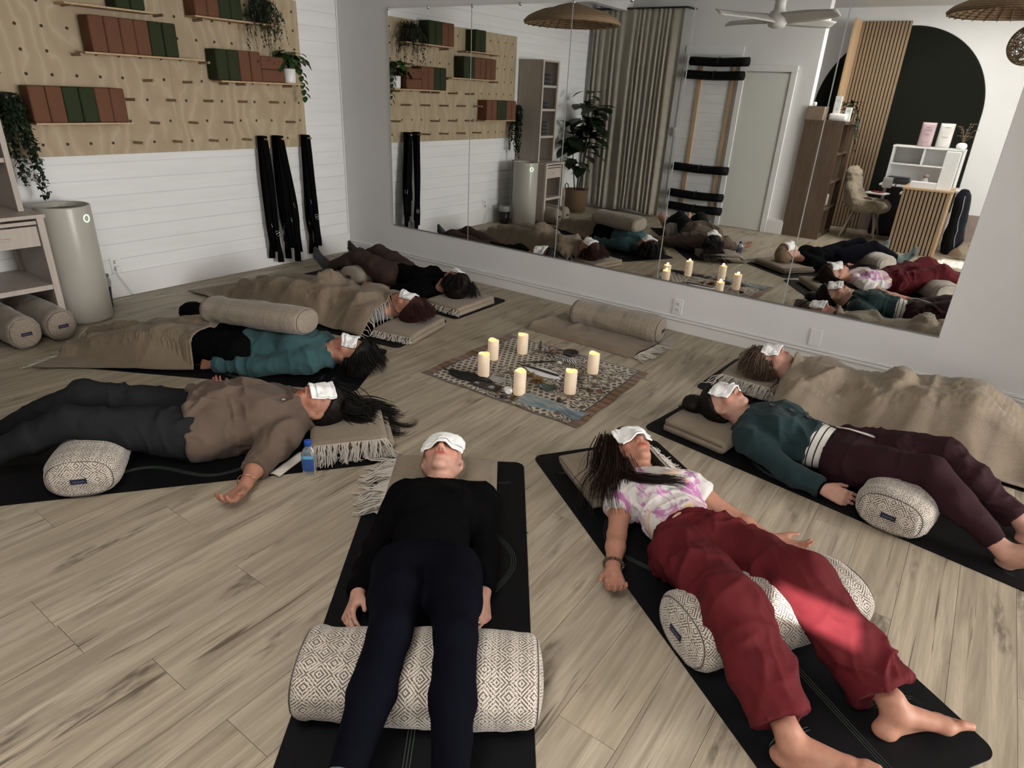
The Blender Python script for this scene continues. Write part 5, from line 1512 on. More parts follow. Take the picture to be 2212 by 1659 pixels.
# blanket spread flat in front of the lone bolster
th_ = .016
vflat = []
folded = thing('flat_blanket', 'long flat folded blanket on the floor before the lone bolster', 'blanket', (3.27, -.56, 0), 0, 'folded tan blankets')
nu, nv = 90, 30; u = np.linspace(0, 1, nu)[:, None]; v = np.linspace(0, 1, nv)[None]
Aq, Bq, Cq, Dq = V(2.80, -.755), V(2.875, -.32), V(3.73, -.41), V(3.70, -.765)
XY = (Aq * (1 - v[..., None]) + Bq * v[..., None]) * (1 - u[..., None]) + (Dq * (1 - v[..., None]) + Cq * v[..., None]) * u[..., None]
z = .030 + .010 * ridged(np.stack([u * 5 + 0 * v, v * 2 + 0 * u, 0 * u * v], -1), 4) + .03 * np.exp(-((u - .30) / .03) ** 2) * np.clip(v * 1.5 - .3, 0, 1) + .02 * np.exp(-((u - .02) / .05) ** 2)
z = z * np.minimum(1, np.minimum(v, 1 - v) * 14 + .30) * np.minimum(1, u * 16 + .45)
P = np.concatenate([XY, z[..., None]], -1) - V(3.27, -.56, 0)
o = obj('cloth', grid_mesh('cloth', P), MAT['wool_dark'], folded, True)
o2 = obj('under_fold', grid_mesh('under_fold', P * [1, 1, .35] - [.006, .012, 0]), MAT['wool_dark'], folded, True)
fringe_mesh(P[-1] * [1, 1, .6], (1, -.15, 0), 90, .10, MAT['fringe'], folded, seed=3, lat=.04)
# ------------------------------------------------------------------ people
SK = {'fair': skin_mat('skin_fair', srgb(186, 142, 126)), 'warm': skin_mat('skin_warm', srgb(170, 122, 102)), 'tan': skin_mat('skin_tan', srgb(164, 116, 97))}
HM = {'black': hair_mat('black_hair', (.004, .0035, .003), (.011, .008, .007)), 'dark': hair_mat('dark_brown_hair', (.007, .004, .003), (.022, .012, .008)), 'auburn': hair_mat('auburn_hair', (.018, .006, .005), (.05, .016, .012)), 'brown': hair_mat('ash_brown_hair', (.045, .028, .018), (.15, .10, .065), .45), 'blonde': hair_mat('blonde_hair', (.16, .11, .065), (.30, .22, .14), .45)}


def top_groups(X, hem, g=.012, cuff=(.92, .92), sg=.010, neck_in=.0, belly_g=None, sk=.012, cuff_g=.006, scoop=.0):
    T, at, J = X['T'], X['at'], X['J']; bg = g if belly_g is None else belly_g
    prims = [X['torso'][0].grow(bg), X['torso'][1].grow(bg)] + [q.grow(g) for q in X['torso'][2:]] + [q.grow(g * .8 + .004) for q in X['trap']]
    if neck_in < 0: prims.append(Cap(J['neck'] - T[1] * .03, J['neck'] + T[1] * .07 + V(0, 0, .01), .064, .060))
    for sd in 'RL': prims.append(Cap(J['sh' + sd], J['sh' + sd] * .75 + J['el' + sd] * .25, .052 + sg, .050 + sg))
    nk = J['neck'] + T[1] * (.005 - neck_in)
    gs = [(prims, .035, [(at(0, hem, 0), -T[1]), (nk, T[1] * .8 + V(0, 0, 1) * (.25 + scoop))])]
    for i, sd in enumerate('RL'):
        e, w = J['el' + sd], J['wr' + sd]; c = e + (w - e) * cuff[i]; fa = nrm(w - e); pr = [q.grow(sg) for q in X['arms'][sd][:2]]
        if cuff[i] > 0: pr += [q.grow(sg) for q in X['arms'][sd][2:]] + [Cap(c - fa * .05, c + fa * .02, .033 + sg, .031 + sg)]; gs.append((pr, sk, [(c, fa)]))
        else:
            up = nrm(e - J['sh' + sd]); cc = e + (e - J['sh' + sd]) * cuff[i]; gs.append(([q.grow(sg) for q in X['arms'][sd][:1]] + [Cap(J['sh' + sd], cc, .056 + sg, .053 + sg)], sk, [(cc, up)]))
    return gs


def pants_groups(X, waist, g=.008, cuff=.97, lg=None, kk=.03, flare=0.0, flat=1.0):
    T, at, J = X['T'], X['at'], X['J']; lg = g if lg is None else lg
    gs = [([X['torso'][0].grow(g), X['torso'][1].grow(g)] + [q.grow(lg) for sd in 'RL' for q in X['legs'][sd][:1]], kk, [(at(0, waist, 0), T[1])])]
    for sd in 'RL':
        kn, an = J['kn' + sd], J['an' + sd]; c = kn + (an - kn) * cuff; sh = nrm(an - kn); pr = [q.grow(lg) for q in X['legs'][sd]]
        if flare: hp = J['hip' + sd]; pr = pr[:2] + [Cap(hp + (kn - hp) * .3, kn, .085, .074 + flare * .5, V(0, 0, 1), 1.0), Cap(kn, kn + (an - kn) * .5 - V(0, 0, .01), .074 + flare * .45, .070 + flare * .8, V(0, 0, 1), flat), Cap(kn + (an - kn) * .5 - V(0, 0, .01), c, .070 + flare * .8, .062 + flare * .85, V(0, 0, 1), flat)]
        gs.append((pr, .02, [(c, sh)]))
    return gs


def ring_part(X, name, c, axis, r, th, mat, sx=1.0, label=None, up=(0, 0, 1), gap=None):
    ax = nrm(axis); u = nrm(np.asarray(up, float) - ax * np.dot(up, ax)); s = np.cross(ax, u); a = np.linspace(0, 2 * math.pi, 41) if gap is None else np.linspace(gap, 2 * math.pi - gap, 37)
    P = c + np.cos(a)[:, None] * u * r + np.sin(a)[:, None] * s * r * sx
    P[:, 2] = np.maximum(P[:, 2], .008 + th * .5)
    o = MB().tube(P, th, 8, gap is not None).build(name, mat, X['obj'], True)
    if label: o['label'] = label
    return o


# ---- the person in black, centre
X = person(5, dict(head=(3.768, -2.808, .170), neck=(3.85, -2.92, .12), pel=(4.145, -3.325, .115), shR=(3.765, -3.045, .11), elR=(3.875, -3.31, .06), wrR=(3.985, -3.49, .048), shL=(4.015, -2.86, .11), elL=(4.205, -3.07, .06), wrL=(4.315, -3.22, .048),
    hipR=(4.075, -3.375, .115), hipL=(4.22, -3.27, .115), knR=(4.335, -3.675, .245), knL=(4.485, -3.575, .245), anR=(4.525, -4.065, .085), anL=(4.755, -3.92, .085)), 'person lying in all black with fair hair, knees over a bold patterned bolster', SK['fair'], .0053, wid=.98, head=1.09,
    hands=(dict(d=(.45, -.85, -.1), n=(.7, .35, -.55), t=(.3, .3, .8), curl=.55, size=.97), dict(d=(.62, -.75, -.1), n=(-.7, -.6, -.45), t=(-.2, 0, .9), curl=.5, size=.97)),
    headdir=((-.55, .80, .10), (-.10, .12, .97)))
BLK = cloth_mat('black_jersey', (.0024, .0022, .0026), .95, .15, 400, .2, None); NAVY = cloth_mat('navy_leggings', (.0022, .0024, .0052), .9, .15, 600, .15, None)
garment(X, 'leggings', pants_groups(X, .16, .007, .99, .006), NAVY, .007, .003, (8, 5, 8), 2)
garment(X, 'top', top_groups(X, .07, .013, (.98, .98), .009), BLK, .007, .006, (9, 5, 9), 3)
ring_part(X, 'collar', X['J']['neck'] + X['T'][1] * .004 + V(0, 0, -.005), X['T'][1] * .8 + V(0, 0, .35), .066, .013, BLK, 1.12, gap=.28)
MB().box(X['J']['neck'] - X['T'][1] * .035 + V(0, 0, .052), (.003, .004, .02)).build('zip_pull', MAT['chrome'], X['obj'])
for sd in 'RL':
    a_ = X['J']['an' + sd]; S = Sdf(.012); S.add([q.grow(.004) for q in foot_prims(a_, nrm(-X['T'][1] * .35 + V(0, 0, .85) + X['T'][0] * (-.35 if sd == 'R' else .35)), nrm(X['T'][1] * .7 + V(0, 0, .6)), -X['T'][0] * (-1 if sd == 'R' else 1))] + [Cap(a_, a_ + (X['J']['kn' + sd] - a_) * .2, .042, .045)], .012); S.floor = .007
    v, q = surface(S, .007); obj('sock', mesh_np('sock', v, q), cloth_mat('teal_grey_sock', (.085, .115, .11), .9), X['obj'], True)
hp = X['hp']
hair(X, HM['blonde'], [([hp(s * .066, .05, .02), hp(s * .078, .0, -.015), hp(s * .07, -.05, -.05)], 26, .012, .0012) for s in (-1, 1)] + [([hp(-.03, .05, -.09), hp(-.02, .12, -.09), hp(.0, .16, -.088)], 30, .03, .0015)], line=.034, tilt=.50, grow=.007, grooves=34)
eye_towel(X, 'white towel over the eyes of the fair haired person in black', .225, -.040, .062, .03, .0, 1, slope=1.6)
a = np.linspace(0, 2 * math.pi, 17); wl = X['J']['wrL']; pr = [p for p, s in X['hand_prims'] if s == 'L'][0][10]
ring_part(X, 'ring', (pr.a * .5 + pr.b * .5), pr.b - pr.a, .0105, .0014, MAT['chrome'], label='silver ring')

# ---- tie dye shirt
X = person(6, dict(head=(4.359, -2.207, .165), neck=(4.465, -2.295, .12), pel=(4.85, -2.6, .115), shR=(4.455, -2.465, .105), elR=(4.53, -2.645, .05), wrR=(4.61, -2.83, .042), shL=(4.64, -2.215, .105), elL=(4.85, -2.225, .05), wrL=(5.02, -2.265, .042),
    hipR=(4.795, -2.675, .115), hipL=(4.905, -2.53, .115), knR=(5.06, -2.945, .235), knL=(5.215, -2.70, .235), anR=(5.32, -3.175, .075), anL=(5.535, -2.885, .072)), 'person in tie dye shirt and dark red trousers with long dark hair, barefoot', SK['warm'], .0053, wid=.97, head=1.05,
    hands=(dict(d=(.55, -.80, .0), n=(.0, .0, 1), t=(-.8, -.55, .1), curl=.62, size=.96), dict(d=(.96, .05, .02), n=(0, 0, 1), t=(0, 1, 0), curl=.42, size=.98, spread=.16, thumb=.2)),
    feet=(dict(d=(.80, .02, .45), up=(-.45, .1, .9), side=(.3, 1, .2)), dict(d=(.72, .62, .18), up=(-.35, .25, .9), side=(.4, -.6, .5))),
    headdir=((-.80, .60, .10), (.04, .06, .98)))


def tie_dye():
    s = NT('tie_dye'); v = s.coord('Object'); n1 = s.noise(v, 8, 5, .6, 1.6); n2 = s.noise(s.coord('Object', (1, 1, 1), (0, 0, .6), (3, 1, 0)), 6, 4, .55, 1.2)
    c = s.mix(s.ramp(n1, [(.50, (0, 0, 0)), (.60, (1, 1, 1))]), (.60, .57, .55), (.40, .15, .33)); c = s.mix(s.ramp(n2, [(.57, (0, 0, 0)), (.66, (1, 1, 1))]), c, (.56, .36, .17)); s.base(c); s.set(.85, 0, .2, .15); s.bump(s.noise(v, 500, 2), .2, .002); return s.m


MAROON = cloth_mat('dark_red_cotton', (.085, .0065, .010), .85, .12, 500, .2, None)
garment(X, 'trousers', pants_groups(X, .125, .013, .86, .012, flare=.034, flat=1.25), MAROON, .0065, .020, (8, 6, 9), 5, fine=.5)
garment(X, 'shirt', top_groups(X, .055, .009, (-.62, -.62), .012, sk=.012, scoop=.1), tie_dye(), .006, .010, (12, 7, 12), 6, fine=.5)
hp = X['hp']; T = X['T']; at = X['at']
hair(X, HM['dark'], [([hp(-.05, .09, .0), hp(-.088, .02, -.03), at(-.13, .52, .02), at(-.21, .44, .01), at(-.235, .34, -.05)], 260, .095, .0018), ([hp(-.06, .05, .02), hp(-.090, -.04, -.01), at(-.15, .46, .085), at(-.20, .38, .05), at(-.215, .26, -.03)], 200, .075, .0018), ([hp(-.08, -.03, -.02), at(-.13, .42, .085), at(-.105, .345, .108), at(-.035, .285, .131), at(.025, .258, .134), at(.07, .245, .126)], 150, .035, .0014),
    ([hp(.05, .09, .0), hp(.088, .02, -.03), at(.12, .53, -.03), at(.19, .46, -.05), at(.24, .34, -.08), at(.27, .26, -.09)], 150, .05, .0016), ([hp(0, .1, -.06), hp(-.05, .10, -.09), hp(-.10, .05, -.10), at(-.17, .5, -.06)], 90, .07, .0016)], line=.018, tilt=.50, grow=.018, seed=8)
eye_towel(X, 'white towel over the eyes of the long haired tie dye wearer', .185, -.036, .060, .06, -.004, 2, slope=1.5)
wr = X['J']['wrR']; ax = nrm(wr - X['J']['elR']); c_ = wr - ax * .03 + V(0, 0, .002)
br = thing_parent = empty('bracelet', (0, 0, 0)); br.parent = X['obj']; br['label'] = 'dark beaded bracelet'
u_ = nrm(V(0, 0, 1) - ax * ax[2]); s__ = np.cross(ax, u_)
q = MB()
for i in range(18):
    a_ = i * 2 * math.pi / 18; p = c_ + (u_ * math.cos(a_) * .031 + s__ * math.sin(a_) * .036); q.lathe([(0, -.006), (.0055, -.003), (.0062, 0), (.0055, .003), (0, .006)], p, 8, False)
bpy.data.objects.remove(br); br = q.build('bracelet', pm('dark_bead', (.06, .04, .03), .35, .4, 60), X['obj'], True); br['label'] = 'dark beaded bracelet'

# ---- green jacket
X = person(7, dict(head=(4.515, -1.413, .165), neck=(4.645, -1.43, .12), pel=(5.15, -1.475, .115), shR=(4.725, -1.60, .11), elR=(4.92, -1.70, .06), wrR=(5.11, -1.745, .05), shL=(4.745, -1.265, .11), elL=(4.95, -1.2, .06), wrL=(5.16, -1.22, .06),
    hipR=(5.15, -1.565, .115), hipL=(5.16, -1.385, .115), knR=(5.47, -1.665, .25), knL=(5.51, -1.42, .25), anR=(5.78, -1.80, .078), anL=(5.85, -1.53, .078)), 'person in dark green button jacket and plum trousers with tied black hair', SK['fair'], .0053, wid=1.0, bust=1.0,
    hands=(dict(d=(.97, .10, -.12), n=(.1, .75, -.6), t=(.1, .6, .7), curl=.32, size=.96), dict(d=(.97, -.05, -.1), n=(0, -.75, -.6), t=(0, -.5, .8), curl=.4)),
    feet=(dict(d=(.55, -.35, .75), up=(-.6, -.2, .7), side=(.2, .9, .1)), dict(d=(.6, .2, .75), up=(-.6, .1, .7), side=(.2, -.9, .1))),
    headdir=((-.985, .10, .08), (.04, -.02, .99)))
JADE = cloth_mat('dark_green_fleece', (.0135, .032, .034), .95, .12, 350, .3, .06); PLUM = cloth_mat('plum_jersey', (.0235, .0065, .0105), .85, .12, 500, .2, None)
garment(X, 'trousers', pants_groups(X, .085, .012, .90, .012), PLUM, .0065, .011, (9, 6, 9), 7, fine=.5)
WB = NT('striped_rib'); gg = WB.n('ShaderNodeTexCoord'); xx, yy, zz_ = WB.sep(gg.outputs['Object'])
dl = WB.math('ADD', WB.math('MULTIPLY', xx, float(-X['T'][1][0])), WB.math('MULTIPLY', yy, float(-X['T'][1][1])))
fr_ = WB.math('FRACT', WB.math('MULTIPLY', WB.math('ADD', dl, 50.0), 1 / .030)); WB.base(WB.mix(WB.math('LESS_THAN', fr_, .20), (.62, .59, .55), (.012, .011, .014))); WB.set(.85)
at = X['at']; T = X['T']
wbg = [([X['torso'][0].grow(.015), X['torso'][1].grow(.015)], .03, [(at(0, .085, 0), -T[1]), (at(0, .172, 0), T[1])])]
garment(X, 'striped_waistband', wbg, WB.m, .006, .0015, (12, 5, 12), 9)
garment(X, 'jacket', top_groups(X, .160, .021, (.93, .93), .015, sk=.010, scoop=.1), JADE, .0065, .013, (8, 6, 8), 10, fine=.4)
for sd in 'RL':
    e, w = X['J']['el' + sd], X['J']['wr' + sd]; ring_part(X, 'cuff', e + (w - e) * .86, w - e, .043, .0065, JADE, 1.0)
ring_part(X, 'collar', X['J']['neck'] + T[1] * .006 + V(0, 0, -.004), T[1] * .75 + V(0, 0, .4), .070, .018, JADE, 1.12, gap=.35)
for b_ in (.40, .30, .215):
    p = at(.012, b_, 0); top = max(X['cloth_verts'][-1][np.hypot(X['cloth_verts'][-1][:, 0] - p[0], X['cloth_verts'][-1][:, 1] - p[1]) < .012][:, 2], default=.24)
    MB().lathe([(0, 0), (.014, 0), (.0155, .003), (.013, .006), (.008, .004), (0, .004)], (p[0], p[1], top - .001), 18).build('button', MAT['black_plastic'], X['obj'], True)
p0 = at(.0, .085, .125); dc = MB()
for k_, (dx, dy) in enumerate(((.045, -.14), (.052, -.155))): dc.tube([p0, at(.01, .03, .131), at(.028 + .01 * k_, -.05, .122), at(dx, dy, .112)], .0035, 6)
dc.build('drawstring', MAT['fringe'], X['obj'], True)['label'] = 'white drawstring'
ring_part(X, 'wrist_band', X['J']['wrR'] - nrm(X['J']['wrR'] - X['J']['elR']) * .005, X['J']['wrR'] - X['J']['elR'], .029, .005, MAT['black_web'], 1.1, label='black wrist band')
hp = X['hp']
hair(X, HM['black'], [([hp(.0, .09, -.04), hp(-.01, .13, -.075), hp(-.015, .18, -.09), hp(-.02, .225, -.10)], 120, .055, .0020), ([hp(-.05, .08, -.02), hp(-.05, .12, -.08), hp(-.03, .17, -.095)], 60, .04, .0018)], line=.020, tilt=.50, grow=.017, seed=5, bun=[Ell(hp(-.01, .15, -.065), (.07, .065, .045), X['Hf'])])
eye_towel(X, 'white folded towel over the eyes of the green jacket wearer', .175, -.040, .062, -.08, .0, 3, slope=1.3)

# ---- brown sweatshirt
X = person(4, dict(head=(2.945, -2.80, .165), neck=(2.89, -2.885, .135), pel=(2.60, -3.265, .13), shR=(2.69, -2.86, .13), elR=(2.43, -2.89, .07), wrR=(2.22, -2.86, .05), shL=(2.995, -3.055, .12), elL=(3.03, -3.20, .062), wrL=(3.14, -3.365, .045),
    hipR=(2.52, -3.205, .13), hipL=(2.68, -3.33, .13), knR=(2.24, -3.54, .265), knL=(2.45, -3.70, .265), anR=(1.95, -3.83, .085), anL=(2.17, -4.03, .085)), 'person in brown sweatshirt and grey trousers with loose long black hair', SK['tan'], .0053, wid=1.16, dep=1.08, bust=1.05, belly=.03, head=1.05,
    hands=(dict(d=(-.98, .1, -.1), n=(0, 0, 1), t=(0, 1, 0), curl=.95, size=.9), dict(d=(.35, -.92, .05), n=(-.1, -.1, 1), t=(.9, .35, .1), curl=.60, size=1.0, thumb=.6)),
    headdir=((.50, .85, .06), (.12, -.10, .97)))
BROWN = cloth_mat('brown_sweat', (.105, .074, .057), .95, .08, 350, .25, .06); GREY = cloth_mat('charcoal_fleece', (.0155, .0165, .018), .9, .1, 400, .2, None)
garment(X, 'trousers', pants_groups(X, .18, .006, .99, .013), GREY, .0075, .009, (7, 5, 7), 11, fine=.4)
garment(X, 'sweatshirt', top_groups(X, .015, .030, (.95, .12), .024, belly_g=.038, sk=.016, scoop=.0, neck_in=-.045) + [([Ell(X['at'](0, .26, .02), (.195, .25, .125), X['T']), Ell(X["at"](0, .04, .0), (.235, .18, .150), X['T'])], .05, [(X['at'](0, .015, 0), -X['T'][1])])], BROWN, .007, .022, (7, 5, 7), 12, fine=.5)
J = X['J']
c_ = J['elL'] + (J['wrL'] - J['elL']) * .12; fa = nrm(J['wrL'] - J['elL'])
garment(X, 'rolled_cuff', [([Cap(c_ - fa * .10, c_ + fa * .05, .064, .056)], .01, [(c_ + fa * .045, fa), (c_ - fa * .10, -fa)])], BROWN, .0055, .010, (16, 30, 16), 13)
ring_part(X, 'collar', J['neck'] + X['T'][1] * .050 + V(0, 0, -.004), X['T'][1] * .8 + V(0, 0, .3), .068, .011, BROWN, 1.08)
MB().lathe([(0, 0), (.009, 0), (.009, .001), (0, .001)], n=12).build('emblem', pm('pale_emblem', (.5, .47, .43), .7), X['obj']).location = tuple(X['at'](.07, .455, .0)[:2]) + (float(X['cloth_verts'][1][np.hypot(*(X['cloth_verts'][1][:, :2] - X['at'](.07, .455, 0)[:2]).T) < .015][:, 2].max()) + .001,)
wq = J['wrL'] - fa * .045; ring_part(X, 'bangle', wq + V(0, 0, .002), fa + V(.15, 0, .1), .037, .0018, pm('gold', (.7, .45, .2), .25, .05, metal=1), 1.05, label='thin gold bangle')
hp = X['hp']; W_ = lambda x, y, z: V(x, y, z)
hair(X, HM['black'], [([hp(s * .05, .10, .0), hp(s * .06, .16, -.04), W_(3.05 + o1, -2.57 + o2, .085), W_(3.12 + o1, -2.50 + o2, .04), W_(3.18 + o1 * 1.4, -2.44 + o2 * 1.5, .016)], 150, .075, .0026) for s, o1, o2 in ((-1, .02, -.09), (0, .0, -.02), (1, -.05, .04))] +
     [([hp(0, .09, -.05), hp(.03, .15, -.08), W_(2.98, -2.55, .05), W_(3.01, -2.46, .018), W_(3.06, -2.39, .014)], 130, .06, .0024), ([hp(-.06, .06, -.03), hp(-.075, .09, -.08), W_(3.06, -2.68, .09), W_(3.12, -2.62, .08), W_(3.20, -2.58, .03), W_(3.26, -2.52, .014)], 150, .06, .0025),
      ([W_(3.12, -2.53, .04), W_(3.20, -2.50, .014), W_(3.25, -2.46, .012), W_(3.23, -2.41, .012), W_(3.19, -2.42, .012)], 14, .03, .0016), ([W_(3.14, -2.60, .05), W_(3.24, -2.58, .014), W_(3.28, -2.54, .012), W_(3.26, -2.50, .012)], 14, .03, .0016)], line=.016, tilt=.50, grow=.018, seed=9)
eye_towel(X, 'square white towel over the eyes of the brown sweatshirt wearer', .165, -.030, .085, .0, -.010, 4, slope=1.1)
# ---- teal sweater
X = person(3, dict(head=(2.45, -2.155, .118), neck=(2.345, -2.225, .11), pel=(1.88, -2.49, .115), shR=(2.19, -2.14, .11), elR=(1.93, -2.20, .06), wrR=(1.72, -2.28, .05), shL=(2.345, -2.40, .11), elL=(2.12, -2.575, .065), wrL=(1.865, -2.705, .05),
    hipR=(1.83, -2.41, .115), hipL=(1.93, -2.57, .115), knR=(1.45, -2.60, .15), knL=(1.50, -2.79, .15), anR=(1.05, -2.84, .075), anL=(1.11, -3.02, .075)), 'person in teal sweater with short dark hair and a bolster on the belly', SK['warm'], .0075,
    hands=(None, dict(d=(-.9, -.30, -.1), n=(-.2, .75, -.55), t=(0, .3, .9), curl=.95, size=.92)), feet=(dict(d=(-.86, -.42, .35), up=(-.2, 0, 1)), dict(d=(-.86, -.55, .30), up=(-.2, 0, 1))), head=1.05, headdir=((.84, .53, .05), (.02, -.04, .99)))
TEAL = cloth_mat('teal_knit', (.034, .080, .088), .95, .1, 350, .25, .05)
garment(X, 'shorts', pants_groups(X, .14, .012, .99, .012), BLK, .008, .006, (8, 5, 8), 14)
garment(X, 'sweater', top_groups(X, .015, .020, (.97, .97), .016, sk=.012, scoop=.15, neck_in=-.012), TEAL, .0075, .016, (8, 6, 8), 15, fine=.4)
ring_part(X, 'collar', X['J']['neck'] + X['T'][1] * .018, X['T'][1] * .8 + V(0, 0, .45), .062, .009, TEAL, 1.06)
hp = X['hp']
hair(X, HM['black'], [([hp(s * .05, .09, .02), hp(s * .09, .11, -.03), hp(s * .11, .14, -.095)], 130, .07, .0026) for s in (-1, 1)] + [([hp(0, .10, .02), hp(0, .15, -.03), hp(.0, .20, -.098)], 160, .09, .0026), ([hp(-.05, .04, .03), hp(-.10, .05, -.02), hp(-.125, .06, -.09)], 130, .06, .0026), ([hp(.07, .02, .0), hp(.10, .02, -.05), hp(.12, .01, -.1)], 110, .06, .0026)], line=.010, tilt=.50, grow=.022, seed=10, floor=.008)
eye_towel(X, 'crumpled white towel over the eyes of the teal sweater wearer', .17, -.036, .055, .10, .0, 5, slope=1.3)
B3 = X
# ---- auburn hair under a blanket
X = person(2, dict(head=(2.15, -1.352, .16), neck=(2.025, -1.38, .12), pel=(1.52, -1.485, .115), elR=(1.70, -1.30, .09), wrR=(1.54, -1.42, .20), elL=(1.72, -1.60, .09), wrL=(1.55, -1.53, .20), hipR=(1.50, -1.40, .115), hipL=(1.53, -1.58, .115), knR=(1.11, -1.50, .15), knL=(1.13, -1.68, .15), anR=(.72, -1.56, .075), anL=(.74, -1.73, .075)), 'person with auburn hair covered to the neck by a tan blanket', SK['warm'], .0075, feet=(dict(d=(-.95, -.1, .25), up=(-.2, 0, 1)), dict(d=(-.95, -.3, .25), up=(-.2, 0, 1))), head=1.05, headdir=((.975, .20, .06), (.0, .0, 1)))
garment(X, 'top', top_groups(X, .0, .012, (.9, .9), .010), pm('grey_print', (.14, .14, .14), .8, .6, 90), .010, .004, seed=16)
garment(X, 'trousers', pants_groups(X, .10, .010), GREY, .010, .004, seed=17)
hp = X['hp']
hair(X, HM['auburn'], [([hp(s * .05, .08, .03), hp(s * .065, .13, -.02), hp(s * .075, .19, -.075)], 150, .06, .0025) for s in (-1, 0, 1)] + [([hp(-.06, .06, .03), hp(-.095, .09, -.02), hp(-.11, .13, -.085)], 150, .06, .0025), ([hp(-.07, .01, .01), hp(-.098, .02, -.04), hp(-.105, .03, -.09)], 130, .05, .0024)], line=.012, tilt=.50, grow=.018, seed=11)
eye_towel(X, 'small white towel over the eyes beside the auburn hair', .15, -.034, .065, .10, -.01, 6, slope=.9)
B2p = X
# ---- far corner
X = person(1, dict(head=(2.015, -.66, .168), neck=(1.88, -.655, .12), pel=(1.37, -.65, .115), shR=(1.80, -.49, .11), elR=(1.56, -.40, .06), wrR=(1.33, -.37, .05), shL=(1.80, -.82, .11), elL=(1.56, -.91, .06), wrL=(1.33, -.94, .05), hipR=(1.37, -.56, .115), hipL=(1.37, -.74, .115), knR=(1.00, -.52, .235), knL=(1.00, -.76, .235), anR=(.64, -.49, .09), anL=(.65, -.80, .09)), 'person in black top and brown trousers lying in the far corner', SK['tan'], .0075,
    hands=(dict(d=(-1, 0, 0), n=(0, -.6, -.6), t=(0, 0, 1), curl=.4), dict(d=(-1, .02, 0), n=(0, .6, -.6), t=(0, .2, 1), curl=.4)), head=1.08, headdir=((.97, -.10, .16), (-.05, .50, .85)))
garment(X, 'trousers', pants_groups(X, .14, .012, .97, .016), cloth_mat('brown_twill', (.042, .024, .019), .9, sheen=None), .008, .008, (8, 5, 8), 18)
garment(X, 'top', top_groups(X, .02, .018, (.05, .05), .016), BLK, .008, .008, (8, 5, 8), 19)
for sd in 'RL':
    a_ = X['J']['an' + sd]; S = Sdf(.012); sg = -1 if sd == 'R' else 1
    S.add([q.grow(.004) for q in foot_prims(a_, nrm(-X['T'][1] * .35 + V(0, 0, .85) + X['T'][0] * sg * .35), nrm(X['T'][1] * .7 + V(0, 0, .6)), -X['T'][0] * sg)] + [Cap(a_, a_ + (X['J']['kn' + sd] - a_) * .2, .042, .045)], .012); S.floor = .007
    v, q = surface(S, .008); obj('sock', mesh_np('sock', v, q), cloth_mat('dark_grey_sock', (.022, .024, .026), .9), X['obj'], True)
hp = X['hp']
hair(X, HM['black'], [([hp(s * .05, .09, .02), hp(s * .08, .12, -.03), hp(s * .09, .14, -.085)], 140, .06, .0026) for s in (-1, 0, 1)] + [([hp(s * .06, .03, .03), hp(s * .095, .02, -.02), hp(s * .10, .0, -.085)], 130, .06, .0026) for s in (-1, 1)], line=.006, tilt=.50, grow=.024, seed=12)
eye_towel(X, 'small white towel over the eyes in the far corner', .16, -.034, .060, .15, -.01, 7, slope=.9)
# ---- blanket sleeper along the mirror wall
X = person(8, dict(head=(4.545, -.64, .175), neck=(4.68, -.64, .125), pel=(5.18, -.66, .115), elR=(4.98, -.80, .09), wrR=(5.15, -.72, .20), elL=(4.98, -.48, .09), wrL=(5.15, -.58, .20), hipR=(5.18, -.75, .115), hipL=(5.18, -.57, .115), knR=(5.58, -.77, .24), knL=(5.58, -.55, .24), anR=(5.93, -.82, .085), anL=(5.93, -.52, .085)), 'person with ash brown hair covered by a tan blanket along the mirror wall', SK['fair'], .007, headdir=((-.985, .02, .10), (.06, .04, .98)))
garment(X, 'top', top_groups(X, .0, .012, (.9, .9), .010), cloth_mat('cream_fleece', (.48, .43, .36), .95), .010, .004, seed=20)
ring_part(X, 'collar', X['J']['neck'] + X['T'][1] * .012 + V(0, 0, -.002), X['T'][1] * .8 + V(0, 0, .4), .066, .016, cloth_mat('cream_collar', (.42, .37, .30), .95), 1.1)
garment(X, 'trousers', pants_groups(X, .10, .010), GREY, .010, .004, seed=21)
hp = X['hp']
hair(X, HM['brown'], [([hp(s * .05, .09, .03), hp(s * .085, .12, -.02), hp(s * .10, .15, -.085)], 150, .06, .0024) for s in (-1, 0, 1)] + [([hp(-.06, .07, .03), hp(-.10, .06, -.02), hp(-.12, .05, -.08), hp(-.14, .04, -.11)], 190, .07, .0022), ([hp(-.068, .02, .01), hp(-.095, -.0, -.02), hp(-.11, -.02, -.07), hp(-.125, -.03, -.10)], 160, .055, .0022)], line=.014, tilt=.50, grow=.016, seed=13)
eye_towel(X, 'white towel over the eyes beside the ash brown hair', .165, -.036, .062, .04, -.006, 8, slope=1.1)
P8X = X

# ---- blankets over people
def body_field(X): return [X['verts']] + X['cloth_verts']


